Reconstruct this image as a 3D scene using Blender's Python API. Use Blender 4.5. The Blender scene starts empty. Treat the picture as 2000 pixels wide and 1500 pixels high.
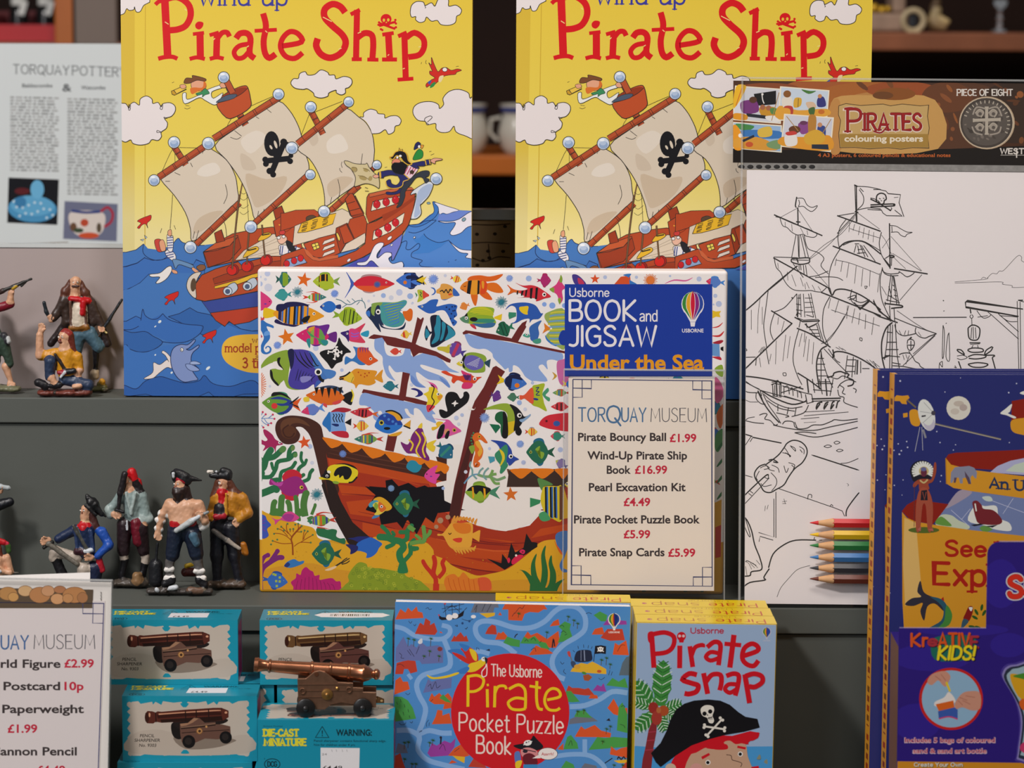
import bpy,bmesh,math,random
import numpy as np
from mathutils import Vector,Matrix
random.seed(7)
C=bpy.context.scene.collection
SC=bpy.context.scene

# ------------------------------------------------------------ camera, world, lights, exposure
PITCH,ROLL,FPX=math.radians(7.6),math.radians(0.3),5284.0
CAM=Vector((0.0,-1.954,0.426))
RC=Matrix.Rotation(math.pi/2 - PITCH,3,'X') @ Matrix.Rotation(ROLL,3,'Z')
cd=bpy.data.cameras.new('camera');cam=bpy.data.objects.new('camera',cd);C.objects.link(cam)
cd.sensor_width=36.0;cd.lens=36.0*FPX/2000.0
cd.clip_start=0.05;cd.clip_end=60
cam.matrix_world=Matrix.Translation(CAM) @ RC.to_4x4()
cd.dof.use_dof=True;cd.dof.focus_distance=2.0;cd.dof.aperture_fstop=7.5
SC.camera=cam

w=bpy.data.worlds.new('shop_ambience');SC.world=w;w.use_nodes=True
bg=w.node_tree.nodes['Background']
bg.inputs['Color'].default_value=(0.92,0.88,0.86,1);bg.inputs['Strength'].default_value=0.13

def area(name,loc,target,size,energy,col,sy=None):
    d=bpy.data.lights.new(name,'AREA');d.energy=energy;d.color=col;d.size=size
    if sy:d.shape='RECTANGLE';d.size_y=sy
    o=bpy.data.objects.new(name,d);C.objects.link(o);o.location=loc
    o.rotation_euler=(Vector(target)-Vector(loc)).to_track_quat('-Z','Y').to_euler()
    return o
area('ceiling_lamp_left',(-1.1,-1.35,1.75),(-0.1,0.05,0.05),0.22,36,(1.0,0.95,0.93))
area('ceiling_lamp_centre',(0.25,-0.75,1.55),(0.05,0.0,0.1),0.3,9,(1.0,0.93,0.86))
area('shop_window',(-1.6,-2.6,1.1),(0.0,0.0,0.15),1.2,18,(0.93,0.95,1.0))
area('back_shelf_lamp',(0.4,0.75,1.2),(0.3,1.35,0.45),0.3,1.5,(1.0,0.85,0.65))
SC.view_settings.view_transform='Standard';SC.view_settings.look='None'
SC.view_settings.gamma=1.0;SC.view_settings.use_curve_mapping=False
SC.view_settings.exposure=0.0

# ------------------------------------------------------------ helpers
def lin(c):
    c=c/255.0
    return c/12.92 if c <= 0.04045 else ((c+0.055)/1.055)**2.4
def rgb(h):
    if isinstance(h,str):
        h=PAL.get(h,h)
        if len(h) == 3:h=''.join(ch*2 for ch in h)
        return tuple(lin(int(h[i:i+2],16)) for i in (0,2,4))
    return h
PAL={'k':'1b1a1c','w':'f2e8e6','ink':'2a2622'}

def ray(px,py):
    return (RC @ Vector(((px-1000)/FPX,(750-py)/FPX,-1.0))).normalized()
def on_z(px,py,z):
    d=ray(px,py);t=(z-CAM.z)/d.z;return CAM+d*t
def on_y(px,py,y):
    d=ray(px,py);t=(y-CAM.y)/d.y;return CAM+d*t

def proj(p):
    q=RC.transposed() @ (Vector(p)-CAM);return (1000+FPX*q.x/-q.z,750-FPX*q.y/-q.z)
def stand(px,y,z):
    """the point at depth y and height z that is seen in column px"""
    x=0.0
    for _ in range(4):
        a=proj((x,y,z))[0];b=proj((x+.01,y,z))[0];x += (px-a)/(b-a)*.01
    return Vector((x,y,z))

MATS={}
def mat(name,col=None,rough=0.5,spec=0.5,metal=0.0,noise=0.0,nscale=40.0,bump=0.0,attr=False,alpha=1.0,trans=0.0,ior=1.45,coat=0.0,emit=None,estr=0.0):
    if name in MATS:return MATS[name]
    m=bpy.data.materials.new(name);m.use_nodes=True;nt=m.node_tree
    b=nt.nodes['Principled BSDF']
    b.inputs['Roughness'].default_value=rough;b.inputs['Metallic'].default_value=metal
    b.inputs['Specular IOR Level'].default_value=spec;b.inputs['IOR'].default_value=ior
    b.inputs['Alpha'].default_value=alpha;b.inputs['Transmission Weight'].default_value=trans
    b.inputs['Coat Weight'].default_value=coat;b.inputs['Coat Roughness'].default_value=0.15
    if attr:
        a=nt.nodes.new('ShaderNodeAttribute');a.attribute_name='Col'
        src=a.outputs['Color']
    else:
        r=nt.nodes.new('ShaderNodeRGB');r.outputs[0].default_value=(*rgb(col),1);src=r.outputs[0]
    if noise or bump:
        tc=nt.nodes.new('ShaderNodeTexCoord');n=nt.nodes.new('ShaderNodeTexNoise')
        n.inputs['Scale'].default_value=nscale;n.inputs['Detail'].default_value=5
        nt.links.new(tc.outputs['Object'],n.inputs['Vector'])
        if noise:
            mr=nt.nodes.new('ShaderNodeMapRange');mr.inputs['To Min'].default_value=1-noise;mr.inputs['To Max'].default_value=1+noise
            nt.links.new(n.outputs['Fac'],mr.inputs['Value'])
            mx=nt.nodes.new('ShaderNodeVectorMath');mx.operation='SCALE'
            nt.links.new(src,mx.inputs[0]);nt.links.new(mr.outputs[0],mx.inputs['Scale']);src=mx.outputs[0]
        if bump:
            bp=nt.nodes.new('ShaderNodeBump');bp.inputs['Strength'].default_value=bump;bp.inputs['Distance'].default_value=0.001
            nt.links.new(n.outputs['Fac'],bp.inputs['Height']);nt.links.new(bp.outputs[0],b.inputs['Normal'])
    nt.links.new(src,b.inputs['Base Color'])
    if emit:
        b.inputs['Emission Color'].default_value=(*rgb(emit),1);b.inputs['Emission Strength'].default_value=estr
    MATS[name]=m
    return m
M_PRINT=mat('printed_board',attr=True,rough=0.42,spec=0.35)
M_GLOSS=mat('glossy_print',attr=True,rough=0.28,spec=0.5)
M_PAPER=mat('printed_paper',attr=True,rough=0.75,spec=0.2)
M_RESIN=mat('painted_resin',attr=True,rough=0.38,spec=0.5,noise=0.18,nscale=260,bump=0.5)
M_CLOTH=M_RESIN
M_ACR=None
def clear_plastic(name,edge=False,tint=(1,1,1),refl=0.10):
    m=bpy.data.materials.new(name);m.use_nodes=True;nt=m.node_tree
    nt.nodes.remove(nt.nodes['Principled BSDF'])
    out=nt.nodes['Material Output']
    t=nt.nodes.new('ShaderNodeBsdfTransparent');t.inputs[0].default_value=(*tint,1)
    g=nt.nodes.new('ShaderNodeBsdfGlossy');g.inputs['Roughness'].default_value=0.06
    f=nt.nodes.new('ShaderNodeLayerWeight');f.inputs['Blend'].default_value=0.5
    pw=nt.nodes.new('ShaderNodeMath');pw.operation='POWER';pw.inputs[1].default_value=4.0
    mp=nt.nodes.new('ShaderNodeMath');mp.operation='MULTIPLY_ADD';mp.inputs[1].default_value=0.6;mp.inputs[2].default_value=refl*0.35
    mx=nt.nodes.new('ShaderNodeMixShader')
    nt.links.new(f.outputs['Facing'],pw.inputs[0]);nt.links.new(pw.outputs[0],mp.inputs[0]);nt.links.new(mp.outputs[0],mx.inputs[0])
    nt.links.new(t.outputs[0],mx.inputs[1]);nt.links.new(g.outputs[0],mx.inputs[2]);nt.links.new(mx.outputs[0],out.inputs[0])
    return m
M_CLEAR=clear_plastic('clear_acrylic',refl=0.09)
M_FILM=clear_plastic('clear_film',refl=0.10)
M_EDGE=mat('acrylic_edge','cfcfcc',rough=0.15,spec=0.8,alpha=0.3)

def thing(name,label,cat,loc=(0,0,0),rot=None,group=None):
    o=bpy.data.objects.new(name,None);C.objects.link(o);o.empty_display_size=0.02
    m=Matrix.Translation(Vector(loc))
    if rot is not None:m=m @ rot.to_4x4()
    o.matrix_world=m
    tag(o,label,cat,group);return o
def tag(o,label,cat,group=None):
    o['label']=label;o['category']=cat
    if group:o['group']=group
    return o
def link(name,me,m,parent=None,kind=None):
    o=bpy.data.objects.new(name,me);C.objects.link(o)
    if m is not None:
        me.materials.clear()
        for x in (m if isinstance(m,(list,tuple)) else [m]):me.materials.append(x)
    if parent is not None:o.parent=parent
    if kind:o['kind']=kind
    return o
def obj(name,bm,m,parent=None,kind=None,smooth=False):
    me=bpy.data.meshes.new(name);bm.normal_update();bm.to_mesh(me);bm.free()
    if smooth:
        for p in me.polygons:p.use_smooth=True
        me.set_sharp_from_angle(angle=math.radians(40))
    return link(name,me,m,parent,kind)
def bx(bm,x0,x1,y0,y1,z0,z1,bev=0.0,seg=2,mtx=None):
    r=bmesh.ops.create_cube(bm,size=1.0)
    vs=r['verts']
    for v in vs:
        v.co=Vector(((x0+x1)/2+v.co.x*(x1-x0),(y0+y1)/2+v.co.y*(y1-y0),(z0+z1)/2+v.co.z*(z1-z0)))
    if mtx is not None:
        for v in vs:v.co=mtx @ v.co
    if bev:
        es=list({e for v in vs for e in v.link_edges})
        bmesh.ops.bevel(bm,geom=es,offset=bev,segments=seg,profile=0.5,affect='EDGES')
    return bm
def box_obj(name,x0,x1,y0,y1,z0,z1,m,parent=None,bev=0.0,kind=None):
    bm=bmesh.new();bx(bm,x0,x1,y0,y1,z0,z1,bev);return obj(name,bm,m,parent,kind)
def lathe(bm,prof,axis='Z',n=32,mtx=None):
    """prof: list of (r, h)"""
    rings=[]
    for r,h in prof:
        ring=[]
        for i in range(n):
            a=2*math.pi*i/n
            p=Vector((r*math.cos(a),r*math.sin(a),h))
            if axis == 'X':p=Vector((p.z,p.x,p.y))
            if axis == 'Y':p=Vector((p.y,p.z,p.x))
            if mtx is not None:p=mtx @ p
            ring.append(bm.verts.new(p))
        rings.append(ring)
    for a,b in zip(rings,rings[1:]):
        for i in range(n):
            bm.faces.new((a[i],a[(i+1) % n],b[(i+1) % n],b[i]))
    bm.faces.new(list(reversed(rings[0])));bm.faces.new(rings[-1])
    return bm
def prism(bm,pts,y0,y1):
    """pts: (x, z) outline extruded along y"""
    a=[bm.verts.new((x,y0,z)) for x,z in pts];b=[bm.verts.new((x,y1,z)) for x,z in pts]
    n=len(pts);bm.faces.new(a);bm.faces.new(list(reversed(b)))
    for i in range(n):bm.faces.new((a[i],b[i],b[(i+1) % n],a[(i+1) % n]))
    bmesh.ops.recalc_face_normals(bm,faces=bm.faces[:])
    return bm
def tube(bm,pts,r,n=8,r1=None):
    pts=[Vector(p) for p in pts];rings=[]
    for i,p in enumerate(pts):
        t=(pts[min(i+1,len(pts)-1)]-pts[max(i-1,0)]).normalized()
        u=t.orthogonal().normalized();v=t.cross(u)
        if rings:
            u=(pu - t*pu.dot(t)).normalized();v=t.cross(u)
        pu=u
        rr=r if r1 is None else r+(r1-r)*i/(len(pts)-1)
        rings.append([bm.verts.new(p+u*rr*math.cos(2*math.pi*k/n)+v*rr*math.sin(2*math.pi*k/n)) for k in range(n)])
    for a,b in zip(rings,rings[1:]):
        for k in range(n):bm.faces.new((a[k],a[(k+1) % n],b[(k+1) % n],b[k]))
    bm.faces.new(list(reversed(rings[0])));bm.faces.new(rings[-1]);return bm

# ------------------------------------------------------------ flat printed artwork on real panels
class Panel:
    """a plane that stands in the shop: local x right, local z up, print on the y=0 side facing the customer"""
    def __init__(s,loc,lean=0.0,yaw=0.0,roll=0.0,flat=False):
        s.loc=Vector(loc)
        s.R=Matrix.Rotation(math.radians(yaw),3,'Z') @ Matrix.Rotation(math.radians(-lean),3,'X') @ Matrix.Rotation(math.radians(roll),3,'Y')
        s.Ri=s.R.transposed();s.n=s.R @ Vector((0,-1,0))
    def px(s,x,y):
        d=ray(x,y);t=(s.loc-CAM).dot(s.n)/d.dot(s.n)
        l=s.Ri @ (CAM+d*t-s.loc);return (l.x,l.z)

def nums(s):
    if isinstance(s,str):v=[float(t) for t in s.split()]
    else:v=s
    if len(v) and isinstance(v[0],(tuple,list)):return [tuple(p) for p in v]
    return list(zip(v[0::2],v[1::2]))
def cr(pts,closed,n=5):
    N=len(pts)
    if N < 3:return pts
    out=[]
    rng=range(N) if closed else range(N-1)
    for i in rng:
        g=(lambda j:pts[j % N]) if closed else (lambda j:pts[max(0,min(N-1,j))])
        p0,p1,p2,p3=g(i-1),g(i),g(i+1),g(i+2)
        for k in range(n):
            t=k/n;t2=t*t;t3=t2*t
            out.append(tuple(0.5*((2*p1[a])+(-p0[a]+p2[a])*t+(2*p0[a]-5*p1[a]+4*p2[a]-p3[a])*t2+(-p0[a]+3*p1[a]-3*p2[a]+p3[a])*t3) for a in (0,1)))
    if not closed:out.append(pts[-1])
    return out
def clip_poly(p,r):
    x0,x1,y0,y1=r
    for ax,lim,sg in ((0,x0,1),(0,x1,-1),(1,y0,1),(1,y1,-1)):
        if not p:return p
        if all(sg*(q[ax]-lim) >= 0 for q in p):continue
        o=[]
        for i,q in enumerate(p):
            s=p[i-1];a,b=sg*(s[ax]-lim),sg*(q[ax]-lim)
            if (a < 0) != (b < 0):
                t=a/(a-b);o.append((s[0]+(q[0]-s[0])*t,s[1]+(q[1]-s[1])*t))
            if b >= 0:o.append(q)
        p=o
    return p
_TX={}
def text_tris(txt,bold=0.0):
    key=(txt,bold)
    if key in _TX:return _TX[key]
    cu=bpy.data.curves.new('t','FONT');cu.body=txt;cu.size=1.0;cu.offset=bold;cu.resolution_u=3
    o=bpy.data.objects.new('t',cu);C.objects.link(o)
    dg=bpy.context.evaluated_depsgraph_get()
    me=bpy.data.meshes.new_from_object(o.evaluated_get(dg))
    me.calc_loop_triangles()
    tr=[[(me.vertices[i].co.x,me.vertices[i].co.y) for i in t.vertices] for t in me.loop_triangles]
    bpy.data.objects.remove(o);bpy.data.curves.remove(cu);bpy.data.meshes.remove(me)
    _TX[key]=tr
    return tr

class Art:
    def __init__(s,pn,clip=None):
        s.pn=pn;s.sh=[];s.o=(0,0);s.k=1.0;s.clip=clip;s.B=np.zeros((0,5));s.lz=[];s.fr=None
    def view(s,x0,y0,k):s.o=(x0,y0);s.k=k;return s
    def to(s,p):
        return s.pn.px(s.o[0]+p[0]/s.k,s.o[1]+p[1]/s.k)
    def add(s,faces,cols,raw=False):
        """faces in view pixels"""
        ff,cc=[],[]
        for f,c in zip(faces,cols):
            q=[s.to(p) for p in f] if not raw else list(f)
            grad=isinstance(c,list)
            if s.clip and not grad:q=clip_poly(q,s.clip)
            elif s.clip:q=[(min(max(p[0],s.clip[0]),s.clip[1]),min(max(p[1],s.clip[2]),s.clip[3])) for p in q]
            if len(q) >= 3:ff.append(q);cc.append(c)
        if not ff:return s
        xs=[p[0] for f in ff for p in f];ys=[p[1] for f in ff for p in f]
        b=(min(xs),max(xs),min(ys),max(ys))
        L=0
        if len(s.lz):
            A=s.B[:len(s.lz)]
            m=(A[:,0] < b[1]) & (A[:,1] > b[0]) & (A[:,2] < b[3]) & (A[:,3] > b[2])
            if m.any():L=int(A[m,4].max())+1
        if len(s.lz) >= len(s.B):s.B=np.vstack([s.B,np.zeros((256,5))])
        s.B[len(s.lz)]=(*b,L);s.lz.append(L);s.sh.append((ff,cc,L))
        return s
    # -- primitives, coordinates in the current view
    def P(s,col,pts,sm=1,ol=None,w=1.6,n=4):
        p=nums(pts)
        if sm:p=cr(p,True,n)
        s.add([p],[rgb(col)])
        if ol:s.L(ol,p+[p[0]],w,0)
        return s
    def R(s,col,x0,y0,x1,y1,ol=None,w=1.6):return s.P(col,[(x0,y0),(x1,y0),(x1,y1),(x0,y1)],0,ol,w)
    def G(s,x0,y0,x1,y1,stops):
        """vertical printed gradient: stops = [(t, colour)]"""
        fs,cs=[],[]
        for (t0,c0),(t1,c1) in zip(stops,stops[1:]):
            a,b=y0+(y1-y0)*t0,y0+(y1-y0)*t1;c0,c1=rgb(c0),rgb(c1)
            fs.append([(x0,a),(x1,a),(x1,b),(x0,b)]);cs.append([c0,c0,c1,c1])
        return s.add(fs,cs)
    def E(s,col,cx,cy,rx,ry=None,a=0,ol=None,w=1.6,n=20):
        ry=rx if ry is None else ry;a=math.radians(a);ca,sa=math.cos(a),math.sin(a)
        p=[]
        for i in range(n):
            t=2*math.pi*i/n;x,y=rx*math.cos(t),ry*math.sin(t);p.append((cx+x*ca-y*sa,cy+x*sa+y*ca))
        return s.P(col,p,0,ol,w)
    def L(s,col,pts,w=1.6,sm=1,tp=0,n=4,close=False):
        """stroke of w photo pixels; tp 1: tapers at both ends, 2: to the end"""
        p=nums(pts)
        if sm:p=cr(p,close,n)
        if close:p=p+[p[0]]
        p2=[p[0]]
        for q in p[1:]:
            if abs(q[0]-p2[-1][0])+abs(q[1]-p2[-1][1]) > 1e-6:p2.append(q)
        p=p2;N=len(p)
        if N < 2:return s
        h=w*s.k/2;ls,rs=[],[]
        for i in range(N):
            a,b=p[max(i-1,0)],p[min(i+1,N-1)]
            dx,dy=b[0]-a[0],b[1]-a[1];l=math.hypot(dx,dy) or 1e-9;nx,ny=-dy/l,dx/l
            hh=h
            if 0 < i < N-1:
                d1=(p[i][0]-a[0],p[i][1]-a[1]);l1=math.hypot(*d1) or 1e-9
                c=abs((-d1[1]/l1)*nx+(d1[0]/l1)*ny);hh=h/max(c,0.6)
            t=i/(N-1)
            if tp == 1:hh *= 0.25+0.75*math.sin(math.pi*t)
            if tp == 2:hh *= 1-0.9*t
            ls.append((p[i][0]+nx*hh,p[i][1]+ny*hh));rs.append((p[i][0]-nx*hh,p[i][1]-ny*hh))
        fs=[[ls[i],rs[i],rs[i+1],ls[i+1]] for i in range(N-1)]
        return s.add(fs,[rgb(col)]*len(fs))
    def LL(s,col,many,w=1.2,sm=1,tp=0):
        for ln in many.strip().split('\n'):
            ln=ln.strip()
            if not ln:continue
            ww,tt,smm=w,tp,sm
            while ln[0] in '*!-|':
                if ln[0] == '*':ww *= 1.7
                if ln[0] == '!':ww *= 0.6
                if ln[0] == '-':smm=0
                ln=ln[1:].strip()
            s.L(col,ln,ww,smm,tt)
        return s
    def T(s,col,txt,x0,y0,x1,h,bold=0.0,y1=None,shear=0.0):
        """built-in lettering fitted to x0..x1, baseline y0, capital height h"""
        tr=text_tris(txt,bold)
        if not tr:return s
        xs=[p[0] for t in tr for p in t];a,b=min(xs),max(xs);sx=(x1-x0)/(b-a);sy=h/0.70
        sl=0 if y1 is None else (y1-y0)/(x1-x0)
        f=[[(x0+(p[0]-a)*sx+shear*p[1]*sy,y0-p[1]*sy+sl*(p[0]-a)*sx) for p in t] for t in tr]
        return s.add(f,[rgb(col)]*len(f))
    def H(s,col,txt,x0,y0,x1,h,w=3.0,y1=None,serif=0,shear=0.0,gap=2.2,jit=0.0):
        """hand lettering drawn with pen strokes"""
        X=0.0;st=[]
        for ch in txt:
            if ch == ' ':X += 4.0;continue
            wd,strokes=GLY[ch]
            dj=random.uniform(-jit,jit)
            for sm,pts in strokes:st.append((sm,[(X+a,b+dj) for a,b in pts]))
            X += wd+gap
        X -= gap;sx=(x1-x0)/X;sy=h/10.0;sl=0 if y1 is None else (y1-y0)/(x1-x0)
        f=lambda a,b:(x0+a*sx+shear*b*sy,y0-b*sy+sl*a*sx)
        for sm,pts in st:
            q=[f(*p) for p in pts]
            if len(q) == 1:s.E(col,q[0][0],q[0][1],w*s.k*0.62,n=10);continue
            s.L(col,q,w,sm,n=5)
            for e in (q[0],q[-1]):s.E(col,e[0],e[1],w*s.k*0.5,n=8)
            if serif:
                for (e,d) in ((q[0],q[1]),(q[-1],q[-2])):
                    if abs(e[0]-d[0]) < 0.45*abs(e[1]-d[1]):
                        s.L(col,[(e[0]-serif*w*s.k,e[1]),(e[0]+serif*w*s.k,e[1])],w*0.55,0)
        return s
    # -- output
    def mesh(s,name,m,parent,body=None,eps=5.5e-6,y=0.0,fmap=None,smooth=False,more=()):
        V,Fc,Cl,Sm=[],[],[],[]
        if body:
            for bm,col in body:
                base=len(V);bm.verts.index_update()
                for v in bm.verts:V.append(tuple(v.co))
                for f in bm.faces:
                    Fc.append([base+v.index for v in f.verts])
                    cc=rgb(col(f) if callable(col) else col);Cl += [cc]*len(f.verts);Sm.append(smooth)
                bm.free()
        for (ff,cc,L),fmap in [(q,fmap) for q in s.sh]+[(q,fm) for ar,fm in more for q in ar.sh]:
            yy=y-eps*(L+1)
            for f,c in zip(ff,cc):
                base=len(V);q=f
                ar=sum(q[i-1][0]*q[i][1]-q[i][0]*q[i-1][1] for i in range(len(q)))
                cl=c if isinstance(c,list) else [c]*len(q)
                if (ar < 0) != bool(fmap and getattr(fmap,'flip',False)):q=q[::-1];cl=cl[::-1]
                V += [(fmap(a,b,-yy) if fmap else (a,yy,b)) for a,b in q]
                Fc.append(list(range(base,base+len(q))));Cl += cl;Sm.append(False)
        me=bpy.data.meshes.new(name);me.from_pydata(V,[],Fc)
        at=me.color_attributes.new('Col','FLOAT_COLOR','CORNER')
        arr=np.ones((len(Cl),4),dtype=np.float32);arr[:,:3]=Cl
        at.data.foreach_set('color',arr.ravel())
        me.polygons.foreach_set('use_smooth',Sm);me.update()
        return link(name,me,m,parent)
class ArtL(Art):
    """print drawn in a rectangle of its own: (u0,v0,u1,v1) in drawing units fills w x h metres"""
    def __init__(s,u0,v0,u1,v1,w,h):
        Art.__init__(s,None,(0,w,0,h));s.q=(u0,v0,u1,v1,w,h);s.k=1/0.45
        s.k=abs(u1-u0)/w*0.000364
    def to(s,p):
        u0,v0,u1,v1,w,h=s.q
        return ((p[0]-u0)/(u1-u0)*w,(v1-p[1])/(v1-v0)*h)
    def view(s,*a):return s
def bbody(x0,x1,y0,y1,z0,z1,bev=0.0,seg=2):
    bm=bmesh.new();bx(bm,x0,x1,y0,y1,z0,z1,bev,seg);return bm

GL='''A 7|-0 0 3.5 10 7 0|-1.2 3.3 5.8 3.3
B 6|-0 0 0 10|~0 10 3.8 10 5.4 8.8 5.2 6.3 3.4 5.4 0 5.2|~0 5.2 4.4 5.1 6 3.8 5.9 1.3 4 .1 0 0
C 6.5|~6.5 8.3 4.8 9.9 2.4 9.6 .4 7.5 0 4.6 1 1.4 3.2 0 5.2 .3 6.5 1.6
D 6.8|-0 0 0 10|~0 10 3.5 9.7 6.2 7.8 6.8 5 6.1 2 3.5 .3 0 0
E 5.5|-5.5 10 0 10 0 0 5.5 0|-0 5.2 4.6 5.2
F 5.2|-5.2 10 0 10 0 0|-0 5.2 4.3 5.2
G 7|~6.5 8.5 4.8 9.9 2.4 9.6 .4 7.5 0 4.6 1 1.4 3.2 0 5.4 .4 6.8 1.8|-6.8 1.8 6.8 4.8 4.2 4.8
H 6.5|-0 0 0 10|-6.5 0 6.5 10|-0 5.2 6.5 5.2
I 0.4|-.2 0 .2 10
J 4|~4 10 4 4 3.7 1.2 2 0 0 .4
K 6|-0 0 0 10|-5.8 10 .2 4.6 6 0
L 5|-0 10 0 0 5 0
M 8.5|-0 0 .7 10 4.2 2.5 7.8 10 8.5 0
N 6.8|-0 0 0 10 6.8 0 6.8 10
O 7.6|~3.8 10 1.2 8.8 0 5 1.2 1.2 3.8 0 6.4 1.2 7.6 5 6.4 8.8 3.8 10
P 6|-0 0 0 10|~0 10 3.8 10 5.8 8.8 5.8 6.2 4 4.8 0 4.6
Q 7.6|~3.8 10 1.2 8.8 0 5 1.2 1.2 3.8 0 6.4 1.2 7.6 5 6.4 8.8 3.8 10|-4.6 2.6 7.8 -1.8
R 6|-0 0 0 10|~0 10 3.8 10 5.6 8.9 5.5 6.4 3.8 5.2 0 5|-2.6 5 6 0
S 5.6|~5.3 8.6 4 9.9 2 9.9 .4 8.6 .5 6.7 2.6 5.3 4.8 4.1 5.6 2.3 4.6 .5 2.6 0 .8 .4 0 1.7
T 6.6|-0 10 6.6 10|-3.3 10 3.3 0
U 6.6|~0 10 0 4 .7 1.2 3.2 0 5.8 1.2 6.6 4 6.6 10
V 6.8|-0 10 3.4 0 6.8 10
W 9.6|-0 10 2.2 0 4.8 9 7.2 0 9.6 10
X 6.4|-0 10 6.4 0|-6.4 10 0 0
Y 6.6|-0 10 3.3 5 6.6 10|-3.3 5 3.3 0
Z 6|-0 10 6 10 0 0 6 0
a 4.8|~.4 6 2 6.8 4 6.4 4.6 4.8 4.6 0|~4.6 3.9 2 3.6 .2 2.4 .4 .6 2.2 0 4 .8 4.6 2
b 4.8|-0 0 0 10|~0 5.2 2 6.8 4.2 6 4.8 3.2 4 .6 2 0 0 1.4
c 4.4|~4.3 5.6 2.6 6.7 .6 5.6 0 3.2 .7 .8 2.6 0 4.4 1
d 4.8|-4.8 0 4.8 10|~4.8 5.2 2.8 6.8 .6 6 0 3.2 .8 .6 2.8 0 4.8 1.4
e 4.8|~.1 3.4 4.7 3.6 4.4 5.6 2.6 6.7 .6 5.7 0 3.2 .7 .8 2.6 0 4.6 1.1
f 3.2|~3.2 9.6 1.8 9.6 1.2 8 1.2 0|-0 6.4 2.8 6.4
g 4.8|~4.8 5.2 2.8 6.8 .6 6 0 3.4 .8 .9 2.8 .2 4.8 1.6|~4.8 6.6 4.8 0 4.2 -2.4 2.2 -3 .4 -2.2
h 4.6|-0 0 0 10|~0 4.6 1.6 6.5 3.6 6.4 4.6 4.6 4.6 0
i 0.6|-.3 0 .3 6.6|~.3 9
j 1.6|~1.4 6.6 1.4 -1.4 .9 -2.8 -.4 -2.8|~1.4 9
k 4.4|-0 0 0 10|-4 6.5 .2 2.9 4.4 0
l 0.4|-.2 0 .2 10
m 7.6|-0 0 0 6.6|~0 4.6 1.2 6.4 2.8 6.4 3.8 4.8 3.8 0|~3.8 4.6 5 6.4 6.6 6.4 7.6 4.8 7.6 0
n 4.6|-0 0 0 6.6|~0 4.6 1.6 6.5 3.6 6.4 4.6 4.6 4.6 0
o 5|~2.5 6.7 .7 5.7 0 3.3 .7 .9 2.5 0 4.3 .9 5 3.3 4.3 5.7 2.5 6.7
p 4.8|-0 6.6 0 -3|~0 5.2 2 6.8 4.2 6 4.8 3.2 4 .6 2 0 0 1.4
q 4.8|-4.8 6.6 4.8 -3|~4.8 5.2 2.8 6.8 .6 6 0 3.2 .8 .6 2.8 0 4.8 1.4
r 3|-0 0 0 6.6|~0 4.4 1.2 6.3 3 6.4
s 4|~3.8 5.7 2.2 6.7 .5 5.9 .6 4.4 2.2 3.5 3.8 2.4 3.8 .8 2.2 0 0 .7
t 3.4|~1.4 9 1.4 1.6 2 .1 3.4 .4|-0 6.5 3.2 6.5
u 4.6|~0 6.6 0 2 .8 .2 2.6 0 4.6 1.8|-4.6 6.6 4.6 0
v 4.6|-0 6.6 2.3 0 4.6 6.6
w 7|-0 6.6 1.7 0 3.5 5.8 5.3 0 7 6.6
x 4.4|-0 6.6 4.4 0|-4.4 6.6 0 0
y 4.6|-0 6.6 2.4 .4|-4.6 6.6 2.2 -1 .8 -2.8 -.4 -2.8
z 4.4|-0 6.6 4.4 6.6 0 0 4.4 0
! 0.4|-.4 10 .2 3|~.1 .3
- 2.6|-0 3.6 2.6 3.6
. 0.4|~.2 .3
, 0.6|-.5 .6 0 -1.4
& 6|~6 0 1.2 7.2 1.6 9.4 3.4 9.4 3.4 7.2 .4 3.6 .4 1 2.4 0 4.4 1 5.8 4
0 5.4|~2.7 10 .7 8.6 0 5 .7 1.4 2.7 0 4.7 1.4 5.4 5 4.7 8.6 2.7 10
1 2|-0 8 1.8 10 1.8 0
2 5|~.2 8 1.4 9.8 3.6 9.6 4.6 7.6 3.4 4.8 0 0|-0 0 5 0
3 5|~.2 8.8 2 10 4.2 9 4.2 6.6 1.8 5.4 4.4 4.6 5 2.4 3.6 .2 1.4 0 0 1
4 5.4|-4 0 4 10 0 3 5.4 3
5 5|-4.6 10 .8 10 .5 5.6|~.5 5.6 2.6 6.2 4.6 5 4.8 2.2 3 0 .8 .2 0 1
6 5|~4.4 9.6 2 8.4 .3 5 .2 2 1.6 0 3.8 .2 5 2.4 4.2 4.8 2.2 5.4 .4 3.8
8 5|~2.5 5.4 .6 6.8 .8 9 2.5 10 4.2 9 4.4 6.8 2.5 5.4 .4 4 .2 1.2 2.5 0 4.8 1.2 4.6 4 2.5 5.4
9 5|~4.8 6.4 3.4 4.6 1.2 5 .2 7.2 1 9.4 3 10 4.6 8.6 4.8 5.6 4.2 2.4 2.4 0
% 5|-0 0 5 10'''
GLY={}
for ln in GL.split('\n'):
    hd,*ss=ln.split('|');ch,wd=hd.split(' ')
    GLY[ch]=(float(wd),[(1 if q[0] == '~' else 0,nums(q[1:])) for q in ss])

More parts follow.
